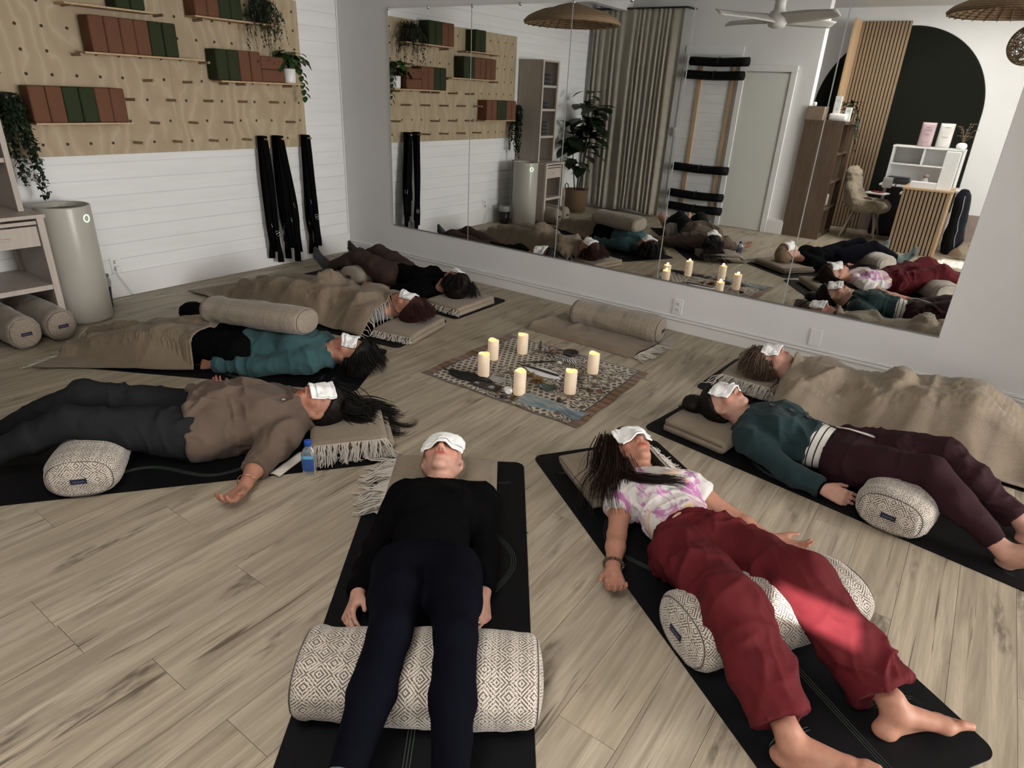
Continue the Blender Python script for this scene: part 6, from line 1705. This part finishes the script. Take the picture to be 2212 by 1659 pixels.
hv8 = P8X['J']['head']
clip = lambda vl, x0, x1: [v[(v[:, 0] > x0) & (v[:, 0] < x1)] for v in vl]
t8, P8 = drape('blanket', 'tan wool blanket over the sleeper along the mirror wall', ((4.650, -.965), (4.70, -.235), (6.10, -.17), (6.08, -1.06)), clip(body_field(P8X), 4.655, 9), MAT['wool'], 170, 84, 1.25, 3, wr=.016, wdir=(.35, 1))
t2, P2_ = drape('blanket', 'tan blanket with tassels over the auburn haired sleeper', ((2.06, -1.74), (2.03, -1.10), (.36, -1.28), (.28, -1.95)), clip(body_field(B2p), -9, 2.035), MAT['wool_dark'], 160, 80, 1.25, 5, wr=.014, wdir=(.3, 1), fr_edges=(('head', .045, 26), ('foot', .06, 40)))
t3, P3_ = drape('blanket', 'tan blanket with long tassels over the legs of the person in teal', ((1.80, -2.80), (1.62, -2.34), (.83, -2.80), (1.06, -3.36)), [v[v[:, :2] @ V(.86, .5) < 1.78 * .86 - 2.6 * .5 + .05] for v in body_field(B3)], MAT['wool_dark'], 130, 84, 1.5, 8, wr=.020, wdir=(.5, -.86), drop=1.8, fr_edges=(('foot', .085, 60),))
# ------------------------------------------------------------------ rug with candles and small things
rug = thing('rug', 'patterned cream and brown altar cloth on the floor with candles', 'rug', (0, 0, 0))
c00, c10, c11, c01 = V(2.79, -1.895), V(3.915, -1.895), V(3.892, -.94), V(2.795, -.968)
nu, nv = 60, 50; u = np.linspace(0, 1, nu)[:, None, None]; v = np.linspace(0, 1, nv)[None, :, None]
XY = (c00 * (1 - u) + c10 * u) * (1 - v) + (c01 * (1 - u) + c11 * u) * v
edge_w = .006 * np.sin(u * 23) * (np.abs(v - .5) * 2) ** 8 + .006 * np.sin(v * 19) * (np.abs(u - .5) * 2) ** 8
XY = XY + np.concatenate([edge_w, edge_w * .7], -1)
z = .0035 + .0022 * (fbm(np.concatenate([XY * 7, 0 * XY[..., :1]], -1), 2, 2) + .4)
UV = np.stack(np.broadcast_arrays(u[..., 0] * 1.12, v[..., 0] * .94), -1)
s = NT('altar_cloth'); tc = s.n('ShaderNodeTexCoord'); U, Vv, _ = s.sep(tc.outputs['UV'])


def vor(vec, scale, feature='F1', rnd=1.0):
    q = s.n('ShaderNodeTexVoronoi'); q.feature = feature; q.inputs['Scale'].default_value = scale; q.inputs['Randomness'].default_value = rnd; s.lk(vec, q.inputs['Vector']); return q


uvv = tc.outputs['UV']
CREAM, INK, OCH = (.40, .34, .26), (.026, .015, .010), (.19, .085, .026)
def chk(a, n): return s.math('ABSOLUTE', s.math('SUBTRACT', s.math('FRACT', s.math('MULTIPLY', a, n)), .5))
row = s.math('FLOOR', s.math('MULTIPLY', Vv, 26)); half = s.math('MULTIPLY', s.math('FRACT', s.math('MULTIPLY', row, .5)), 1.0)
fu = s.math('ABSOLUTE', s.math('SUBTRACT', s.math('FRACT', s.math('ADD', s.math('MULTIPLY', U, 24), half)), .5)); fv = chk(Vv, 26)
dots = s.math('LESS_THAN', s.math('ADD', s.math('MULTIPLY', fu, 1.0), s.math('MULTIPLY', fv, .8)), .385)
dotc = s.mix(dots, CREAM, INK)
v1 = vor(uvv, 11); swirl = s.n('ShaderNodeTexWave'); swirl.wave_type = 'RINGS'; swirl.inputs['Scale'].default_value = 9; swirl.inputs['Distortion'].default_value = 14; swirl.inputs['Detail'].default_value = 1.5; swirl.inputs['Detail Scale'].default_value = 2.2; s.lk(uvv, swirl.inputs[0])
flo = s.mix(s.ramp(swirl.outputs[1], [(.50, (0, 0, 0)), (.57, (1, 1, 1))]), INK, CREAM)
ring_ = s.math('FRACT', s.math('MULTIPLY', v1.outputs['Distance'], 26))
flo = s.mix(s.math('LESS_THAN', v1.outputs['Distance'], .26), flo, s.mix(s.math('LESS_THAN', ring_, .5), OCH, INK))
region = s.ramp(s.noise(uvv, 2.6, 1), [(.40, (0, 0, 0)), (.43, (1, 1, 1))])
reg2 = s.math('MULTIPLY', region, s.math('LESS_THAN', s.math('ABSOLUTE', s.math('SUBTRACT', U, .72)), .40))
body_c = s.mix(reg2, dotc, flo)
bu = s.math('ABSOLUTE', s.math('SUBTRACT', U, .56)); inb = s.math('GREATER_THAN', bu, .492)
bp = s.math('FRACT', s.math('MULTIPLY', Vv, 15)); bcol = s.mix(s.math('LESS_THAN', s.math('ABSOLUTE', s.math('SUBTRACT', bp, .5)), .22), (.17, .075, .028), (.075, .035, .014))
ln_ = s.math('LESS_THAN', s.math('ABSOLUTE', s.math('SUBTRACT', bu, .497)), .006)
cc = s.mix(inb, body_c, s.mix(ln_, bcol, INK)); ev = s.math('GREATER_THAN', s.math('ABSOLUTE', s.math('SUBTRACT', Vv, .47)), .455); cc = s.mix(s.math('MULTIPLY', ev, .85), cc, (.07, .04, .024))
s.base(cc); s.set(.9, 0, .2, .2); s.bump(s.noise(s.coord('Object'), 400, 2), .3, .002)
obj('cloth', grid_mesh('cloth', np.concatenate([XY, z[..., None] if z.ndim == 2 else z], -1), UV), s.m, rug, True)
RZ = .0068
# candles
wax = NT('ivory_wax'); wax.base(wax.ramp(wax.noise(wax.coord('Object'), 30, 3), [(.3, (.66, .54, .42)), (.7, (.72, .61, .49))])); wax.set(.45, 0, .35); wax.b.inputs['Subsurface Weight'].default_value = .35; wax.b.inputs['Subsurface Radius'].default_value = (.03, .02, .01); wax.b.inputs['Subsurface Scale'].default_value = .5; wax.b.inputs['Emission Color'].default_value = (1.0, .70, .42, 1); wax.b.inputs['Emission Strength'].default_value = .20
glow = emis('candle_glow', (1.0, .60, .14), 1.15); flame = emis('flame_bulb', (1.0, .62, .2), 5.0)
cands = [((3.118, -1.685), .150, 'front left candle of the three beside the black feathers'), ((2.995, -1.425), .135, 'candle on the left rear of the patterned cloth'), ((3.078, -1.205), .135, 'rearmost candle on the patterned cloth, next to the small figurine'), ((3.438, -1.755), .150, 'candle nearest the white crystal and blue scarf'), ((3.655, -1.54), .145, 'candle on the right between the shell and the border'), ((3.61, -1.182), .135, 'candle at the right rear by the striped feather')]
for i, ((x, y), hgt, lab) in enumerate(cands):
    t = thing('candle', 'lit ivory flameless ' + lab, 'candle', (x, y, RZ), random.uniform(0, 6), 'ivory candles on the cloth')
    n = 40; a = np.linspace(0, 2 * math.pi, n + 1); rim = .003 * np.sin(a * 2 + i) + .002 * np.sin(a * 3 + 2 * i)
    prof = [(.0, 0, 0), (.0345, 0, 0), (.0360, .003, 0), (.0362, .5 * hgt, 0), (.0358, hgt - .006, 1), (.0345, hgt, 1), (.0318, hgt - .002, 1), (.0300, hgt - .010, 1)]
    Pq = np.stack([np.stack([np.cos(a) * r, np.sin(a) * r, z_ + rim * k_], 1) for r, z_, k_ in prof]); obj('wax_body', grid_mesh('wax_body', Pq[:, ::-1]), wax.m, t, True)
    prof = [(.0302, hgt - .009, 1), (.027, hgt - .016, .6), (.018, hgt - .020, 0), (.0, hgt - .021, 0)]
    Pq = np.stack([np.stack([np.cos(a) * r, np.sin(a) * r, z_ + rim * k_], 1) for r, z_, k_ in prof]); obj('glowing_top', grid_mesh('glowing_top', Pq[:, ::-1]), glow, t, True)
    MB().lathe([(0, 0), (.003, .002), (.0036, .007), (.0022, .013), (0, .018)], (0, 0, hgt - .021), 10, False).build('flame_tip', flame, t, True)
    ld = bpy.data.lights.new('candle_light', 'POINT'); ld.energy = .05; ld.color = (1, .6, .25); ld.shadow_soft_size = .012; lo_ = bpy.data.objects.new('candle_light', ld); COL.objects.link(lo_); lo_.parent = t; lo_.location = (0, 0, hgt + .012)


def feather(base, tip, w, mat, lab, bars=None, quill=None, rag=.12, z0=RZ, seed=0, cat='feather', curve=.0):
    A, B = V(*base, 0), V(*tip, 0); L_ = np.linalg.norm(B - A); d = (B - A) / L_; sd = V(-d[1], d[0], 0); g = np.random.default_rng(seed)
    t = thing('feather', lab, cat, (base[0], base[1], z0)); n = 46; uu = np.linspace(0, 1, n)
    for s_ in (-1, 1):
        wd = w * np.sin(np.pi * np.clip(uu * .93 + .06, 0, 1)) ** .55 * (1 - rag * g.random(n)); q = np.stack([uu[:, None] * L_ * d + sd * (curve * np.sin(uu * math.pi))[:, None], uu[:, None] * L_ * d + sd * (curve * np.sin(uu * math.pi))[:, None] + sd * s_ * wd[:, None] * .6 + d * .012, uu[:, None] * L_ * d + sd * (curve * np.sin(uu * math.pi))[:, None] + sd * s_ * wd[:, None] + d * .03], 1)
        q[:, 0, 2] = .006; q[:, 1, 2] = .009; q[:, 2, 2] = .002
        if bars:
            for m_i, mt in enumerate(bars):
                for k_ in range(m_i * 2, n - 3, 4): obj('barb', grid_mesh('barb', q[k_:k_ + 3] if k_ + 3 <= n else q[k_:]), mt, t, True)
        else: obj('vane', grid_mesh('vane', q), mat, t, True)
    MB().tube(np.stack([-.05 * d + V(0, 0, .006), .5 * L_ * d + sd * curve + V(0, 0, .009), L_ * d * .97 + V(0, 0, .005)]), [.0028, .002, .0008], 6).build('quill', quill or mat, t, True)
    return t


blkf = pm('black_feather', (.010, .010, .010), .6, .4, 60); whf = pm('white_feather', (.70, .70, .71), .7, .03)
tf = feather((3.225, -1.392), (3.485, -1.398), .062, whf, 'large white feather with dark brown spine on the cloth centre', quill=pm('dark_quill', (.030, .014, .010), .6), rag=.06, seed=2)
MB().box((.13, -.002, .0125), (.265, .022, .003), bev=.001).build('dark_stripe', pm('dark_stripe', (.028, .014, .010), .6), tf)
feather((3.245, -1.10), (3.43, -1.10), .045, blkf, 'black feather with white bars lying on the cloth', bars=(blkf, whf), quill=blkf, seed=3)
feather((3.205, -1.33), (3.32, -1.21), .010, blkf, 'thin dark feather lying beside the white feather', rag=.3, seed=4)
feather((2.90, -1.77), (3.10, -1.785), .055, blkf, 'wide ragged black feather at the left front of the cloth', rag=.35, seed=5)
feather((2.97, -1.74), (3.20, -1.735), .050, blkf, 'ragged black feather overlapping the dark cards', rag=.35, seed=6)


def card(c, d, rz, mat, lab, glyph=None, z0=RZ):
    t = thing('card', lab, 'card', (c[0], c[1], z0), rz, None); MB().box((0, 0, .001), (d[0], d[1], .0016), bev=.0006).build('sheet', mat, t)
    if glyph is not None:
        for g_ in glyph: g_q = MB(); g_q.tube(np.column_stack([np.array(g_), np.full(len(g_), .0022)]), .0012, 4); g_q.build('mark', whf, t)
    return t


dkc = pm('dark_card', (.016, .016, .015), .55, .2)
loop = lambda cx, cy, r: [(cx + r * math.cos(a_), cy + .6 * r * math.sin(a_)) for a_ in np.linspace(0, 2 * math.pi, 17)]
card((3.165, -1.80), (.09, .075), .15, dkc, 'dark card with small white mark, left of the two', [[(-.018, -.012), (-.018, .012), (.0, .014), (.006, .004), (-.016, .0), (.012, -.012)]], RZ + .0008)
card((3.262, -1.79), (.10, .09), .12, dkc, 'dark card with white looped emblem, right of the two', [loop(0, .006, .014), loop(0, -.008, .018), [(0, -.02), (0, .02)]], RZ + .0012)
card((3.215, -1.675), (.10, .085), .2, pm('grey_card', (.28, .27, .26), .6), 'pale grey card beside the candle', [[(-.015, .004), (.012, .008)]])
t = thing('figurine', 'small dark standing figurine at the back of the cloth', 'figurine', (3.163, -1.11, RZ))
MB().lathe([(0, 0), (.014, 0), (.016, .004), (.008, .010), (.007, .03), (.011, .045), (.009, .055), (.005, .060), (.009, .068), (.0085, .076), (.003, .083), (0, .084)], n=16).build('figure', pm('dark_bronze', (.05, .042, .035), .5, .3, 60), t, True)
MB().lathe([(0, 0), (.018, 0), (.018, .004), (0, .004)], n=16).build('base', pm('bronze_base', (.05, .042, .035), .5), t)
t = thing('dark_bowl', 'dark oval stone bowl behind the striped feather', 'bowl', (3.345, -1.01, RZ))
MB().lathe([(0, 0), (.035, .0), (.052, .014), (.055, .022), (.050, .022), (.04, .012), (0, .008)], n=24, cap=False).build('bowl', pm('dark_stone', (.022, .019, .018), .4, .3), t, True)


def pebble(c, r, mat, lab, name='stone', cat='stone', facets=False, seed=0):
    bm = bmesh.new(); bmesh.ops.create_icosphere(bm, subdivisions=2 if facets else 3, radius=1); co = np.array([w.co[:] for w in bm.verts]); f = [tuple(x.index for x in q.verts) for q in bm.faces]; bm.free()
    co = co * (1 + (.30 if facets else .15) * fbm(co * 1.6 + seed, seed, 2)[:, None]) * np.array(r); co[:, 2] -= co[:, 2].min(); q = MB(); q.add(co, f); o = q.build(name, mat, None, not facets); o.location = (*c, RZ); return tag(o, lab, cat)


cry = NT('white_quartz'); cry.base((.62, .60, .58)); cry.set(.25, 0, .5); cry.b.inputs['Subsurface Weight'].default_value = .2
pebble((3.39, -1.80), (.030, .024, .022), cry.m, 'white quartz crystal at the front edge of the cloth', 'crystal', 'crystal', True, 3)
pebble((3.372, -1.20), (.016, .012, .010), cry.m, 'small white stone near the striped feather', 'stone', 'stone', True, 5)
pebble((3.03, -1.64), (.014, .012, .011), pm('amethyst', (.13, .11, .14), .4, .3), 'small grey violet stone by the front left candle', 'stone', 'stone', True, 6)
for i, (c, col) in enumerate((((3.23, -1.06), (.15, .07, .03)), ((3.60, -1.33), (.09, .085, .095)), ((3.74, -1.45), (.06, .035, .022)), ((3.68, -1.69), (.045, .035, .03)), ((3.40, -1.86), (.022, .02, .018)))):
    pebble(c, (.024, .016, .010), pm(f'pebble_tone', col, .4, .3, 50), ['rusty flat stone behind the figurine', 'grey stone right of the white feather', 'brown stone near the right border', 'dark stone beside the right candle', 'black stone at the front edge of the cloth'][i], seed=10 + i)
ab = NT('abalone'); w = ab.noise(ab.coord('Object'), 24, 3, .6, 1.5); ab.base(ab.ramp(w, [(.3, (.012, .026, .022)), (.5, (.03, .062, .05)), (.62, (.085, .06, .035)), (.8, (.015, .015, .015))])); ab.set(.2, 0, .6)
t = thing('shell', 'green iridescent abalone shell in front of the white feather', 'shell', (3.54, -1.615, RZ), .35)
P = np.zeros((10, 30, 3)); a = np.linspace(0, 2 * math.pi, 30)
for i, r in enumerate(np.linspace(.02, 1, 10)): P[i] = np.stack([np.cos(a) * r * .056 * (1 + .12 * np.cos(a)), np.sin(a) * r * .036, .010 + .020 * r ** 2 - .006 * np.cos(a) * r + 0 * a], 1)
o = obj('shell', grid_mesh('shell', P), ab.m, t, True); add_mod_solid(o, .004, -1)


def flower(c, r, mat, lab, n=16, seed=0):
    t = thing('flower', lab, 'flower', (c[0], c[1], RZ)); g = np.random.default_rng(seed); q = MB()
    pl_ = leaf_mesh('petal', r, r * .20, mat, .3, .1, 4)
    scatter_leaves(t, pl_, [((0, 0, .006 + .003 * (i % 3)), (math.cos(i * 2.4), math.sin(i * 2.4), .22 * (i % 3)), .6 + .4 * ((i * 7) % n) / n) for i in range(n)], 'petal')
    MB().lathe([(0, 0), (r * .2, 0), (r * .22, .008), (0, .014)], n=12).build('centre', mat, t, True); return t


ochm = pm('dried_ochre', (.24, .12, .035), .8, .3, 60)
flower((3.42, -1.535), .055, ochm, 'larger dried ochre flower head beside the white feather', 22, 1)
flower((3.345, -1.50), .04, ochm, 'smaller dried ochre flower head touching the white feather', 16, 2)
# blue scarf
nu, nv = 70, 24; u = np.linspace(0, 1, nu); cl = np.stack([np.interp(u, [0, .3, .6, 1], [3.475, 3.58, 3.72, 3.885]), np.interp(u, [0, .3, .6, 1], [-1.80, -1.775, -1.755, -1.775])], 1)
tan = np.gradient(cl, axis=0); tan /= np.linalg.norm(tan, axis=1)[:, None]; sd = np.stack([-tan[:, 1], tan[:, 0]], 1); wv = np.linspace(-1, 1, nv)
hw = .055 + .012 * np.sin(u * 7); XY = cl[:, None] + sd[:, None] * (wv[None, :, None] * hw[:, None, None]); z = RZ + .006 + .010 * ridged(np.stack([np.broadcast_to(u[:, None] * 2.5, (nu, nv)), np.broadcast_to(wv[None] * 2.2, (nu, nv)) + .4 * np.sin(u * 9)[:, None], np.zeros((nu, nv))], -1), 9)
z *= np.minimum(1, (1 - np.abs(wv))[None] * 4 + .25)
sf = NT('blue_scarf'); sf.base(sf.ramp(sf.noise(sf.coord('Object', (5, 18, 1)), 2.2, 3, .5, .6), [(.35, (.085, .13, .165)), (.5, (.13, .175, .19)), (.62, (.23, .22, .155)), (.8, (.10, .15, .185))])); sf.set(.6, 0, .4, .3)
t = thing('scarf', 'crumpled blue grey silk scarf at the front of the cloth', 'scarf', (0, 0, 0)); o = obj('cloth', grid_mesh('cloth', np.concatenate([XY, z[..., None]], -1)), sf.m, t, True)
flower((3.45, -1.845), .034, pm('dried_brown', (.10, .06, .025), .8, .3), 'small dried brown flower left of the blue scarf', 12, 4)
# paper tag by the lone bolster
tag(MB().box((3.752, -.33, .0015), (.07, .05, .0014), rz=.3).build('paper_slip', pm('pale_pink_paper', (.42, .34, .38), .7)), 'pale pink paper slip on the floor near the blanket fringe', 'paper')

# ------------------------------------------------------------------ bottle, cloth, glasses
t = thing('water_bottle', 'clear water bottle with blue cap and printed label beside the brown sleeve', 'bottle', (3.195, -3.062, .0005), math.radians(128))
pet = NT('clear_bottle'); pet.base((.80, .86, .90)); pet.set(.08, 0, .5); pet.b.inputs['Transmission Weight'].default_value = .9; pet.b.inputs['IOR'].default_value = 1.33


def sq_lathe(prof, n=40, p=4.0):
    a = np.linspace(0, 2 * math.pi, n + 1); k_ = (np.abs(np.cos(a)) ** p + np.abs(np.sin(a)) ** p) ** (-1 / p)
    return np.stack([np.stack([np.cos(a) * r * (1 + (k_ - 1) * sq), np.sin(a) * r * (1 + (k_ - 1) * sq), np.full(n + 1, z)], 1) for r, z, sq in prof])


obj('body', grid_mesh('body', sq_lathe([(.004, .006, 0), (.022, .004, 1), (.0275, .0, 1), (.0295, .006, 1), (.0298, .03, 1), (.0298, .10, 1), (.0285, .112, 1), (.022, .126, .6), (.0145, .134, .1), (.0135, .140, 0), (.0135, .146, 0)])), pet.m, t, True)
MB().lathe([(.0, .168), (.0145, .168), (.0158, .165), (.0158, .144), (.0145, .143)], n=28, cap=False).build('cap', pm('blue_cap', (.012, .06, .36), .35, .05), t, True)
lb = NT('printed_label'); lc = lb.n('ShaderNodeTexCoord'); lu, lv_, lz = lb.sep(lc.outputs['Object'])
ang = lb.n('ShaderNodeMath', operation='ARCTAN2'); lb.lk(lv_, ang.inputs[0]); lb.lk(lu, ang.inputs[1])
colb = lb.mix(lb.math('GREATER_THAN', lz, .088), (.03, .075, .26), (.10, .36, .56))
pk = lb.math('MULTIPLY', lb.math('LESS_THAN', lb.math('ABSOLUTE', lb.math('SUBTRACT', ang.outputs[0], .65)), .75), lb.math('LESS_THAN', lz, .062)); colb = lb.mix(pk, colb, (.45, .03, .10))
lb.base(colb); lb.set(.35, 0, .4)
P = sq_lathe([(.0303, .026, 1), (.0303, .045, 1), (.0303, .065, 1), (.0303, .085, 1), (.0300, .104, 1)], 48); obj('label', grid_mesh('label', P[:, :31]), lb.m, t, True)
tx = bpy.data.curves.new('lettering', 'FONT'); tx.body = 'FIJI'; tx.size = .021; tx.extrude = .0004; tx.align_x = 'CENTER'; tx.align_y = 'CENTER'
_tmp = bpy.data.objects.new('tmp', tx); COL.objects.link(_tmp); bpy.context.view_layer.update(); _me = bpy.data.meshes.new_from_object(_tmp.evaluated_get(bpy.context.evaluated_depsgraph_get())); bpy.data.objects.remove(_tmp)
to = obj('lettering', _me, whf, t); to.rotation_euler = (math.pi / 2, 0, math.radians(90 + 27)); to.location = (.0355 * math.cos(.47), .0355 * math.sin(.47) + .001, .076)
# folded napkin under the bottle
P = np.zeros((24, 8, 3)); A, B = V(3.105, -3.185), V(3.05, -2.985); d = (B - A); sd = nrm(V(-d[1], d[0]))
P = np.zeros((24, 8, 3))
for i, u_ in enumerate(np.linspace(0, 1, 24)):
    for j, w_ in enumerate(np.linspace(-1, 1, 8)): q = A + d * u_ + sd * w_ * .026; P[i, j] = (q[0], q[1], .010 + .006 * math.sin(u_ * 9 + w_) * (1 - abs(w_)) + .006 * (1 - w_ * w_))
t = thing('napkin', 'folded off white napkin on the floor beside the water bottle', 'napkin', (0, 0, 0)); o = obj('cloth', grid_mesh('cloth', P), cloth_mat('offwhite_napkin', (.56, .52, .46), .9), t, True); add_mod_solid(o, .007, 0)
# glasses
t = thing('eyeglasses', 'thin rimmed eyeglasses resting by the white fringe', 'glasses', (3.125, -2.905, .010), 1.0)
gm = pm('glasses_frame', (.10, .06, .06), .3, .2); a = np.linspace(0, 2 * math.pi, 25)
for s_ in (-1, 1):
    MB().tube(np.stack([s_ * .032 + .024 * np.cos(a), 0 * a, .020 + .019 * np.sin(a)], 1), .0013, 6, False).build('rim', gm, t, True)
    MB().tube([(s_ * .057, 0, .028), (s_ * .058, .06, .020), (s_ * .056, .115, .008), (s_ * .055, .13, -.002)], .0011, 6).build('temple', gm, t, True)
    lw = MB(); lw.add(np.stack([s_ * .032 + .023 * np.cos(a[:-1]), 0 * a[:-1], .020 + .018 * np.sin(a[:-1])], 1), [tuple(range(24))]); lw.build('lens', MAT['glass'], t)
MB().tube([(-.009, 0, .024), (0, -.002, .028), (.009, 0, .024)], .0012, 6).build('bridge', gm, t, True)
# black cap near the far blanket, wrapped cloth by the shelf
t = thing('soft_hat', 'black soft hat lying on the floor beyond the bolster in the teal sleeper', 'hat', (.80, -2.22, .002))
MB().lathe([(.09, 0), (.095, .02), (.085, .06), (.05, .085), (0, .092)], n=26).build('crown', BLK, t, True)
q = MB(); q.lathe([(.0, 0), (.075, 0), (.075, .006), (0, .006)], n=20); o = q.build('brim', BLK, t, True); o.location = (.075, .03, .004)

# ------------------------------------------------------------------ fleece chair (seen in the mirror)
t = thing('fleece_chair', 'cream fleece covered shell chair on pale wooden legs by the desk', 'chair', (4.05, -5.50, 0))
S = Sdf(.05)
S.add([Cap((-.10, 0, .46), (.20, -.02, .45), .10, .10, (0, 0, 1), 1.25), Cap((-.05, -.16, .45), (.20, -.16, .45), .09, .08, (0, 0, 1), 1.2), Cap((-.05, .16, .45), (.20, .16, .45), .09, .08, (0, 0, 1), 1.2)], .05)
S.add([Cap((-.17, -.10, .52), (-.22, -.06, .82), .085, .075), Cap((-.17, .10, .52), (-.22, .06, .82), .085, .075), Cap((-.16, 0, .50), (-.23, 0, .84), .085, .080), Cap((-.10, -.20, .50), (-.18, -.17, .66), .07, .05), Cap((-.10, .20, .50), (-.18, .17, .66), .07, .05)], .05)
v, q = surface(S, .012); n = vnormals(v, q); v = v + n * (.016 * ridged(v * 16, 3, 3) + .008 * fbm(v * 60, 4, 2))[:, None]
obj('fleece', mesh_np('fleece', v, q), cloth_mat('cream_sheepskin', (.36, .30, .22), .95, .15, 120, .8, .4), t, True)
for sx, sy in ((-1, -1), (-1, 1), (1, -1), (1, 1)):
    MB().tube([(sx * .12 + .02, sy * .11, .40), (sx * .22 + .02, sy * .20, .004)], [.017, .010], 10).build('leg', MAT['shelf_wood'], t, True)
# loose blankets at the desk end
t = thing('rumpled_blanket', 'rumpled cream blanket on the floor beside the garment bag', 'blanket', (5.34, -5.35, 0))
nu = 40; g_ = np.linspace(-1, 1, nu); A, B = np.meshgrid(g_, g_, indexing='ij'); rr = np.hypot(A, B)
z = .17 * np.clip(1 - rr, 0, 1) ** .5 * (.8 + .5 * ridged(np.stack([A * 2, B * 3, 0 * A], -1), 5)) + .008
obj('cloth', grid_mesh('cloth', np.stack([A * .20, B * .34, z], -1)), MAT['wool'], t, True)
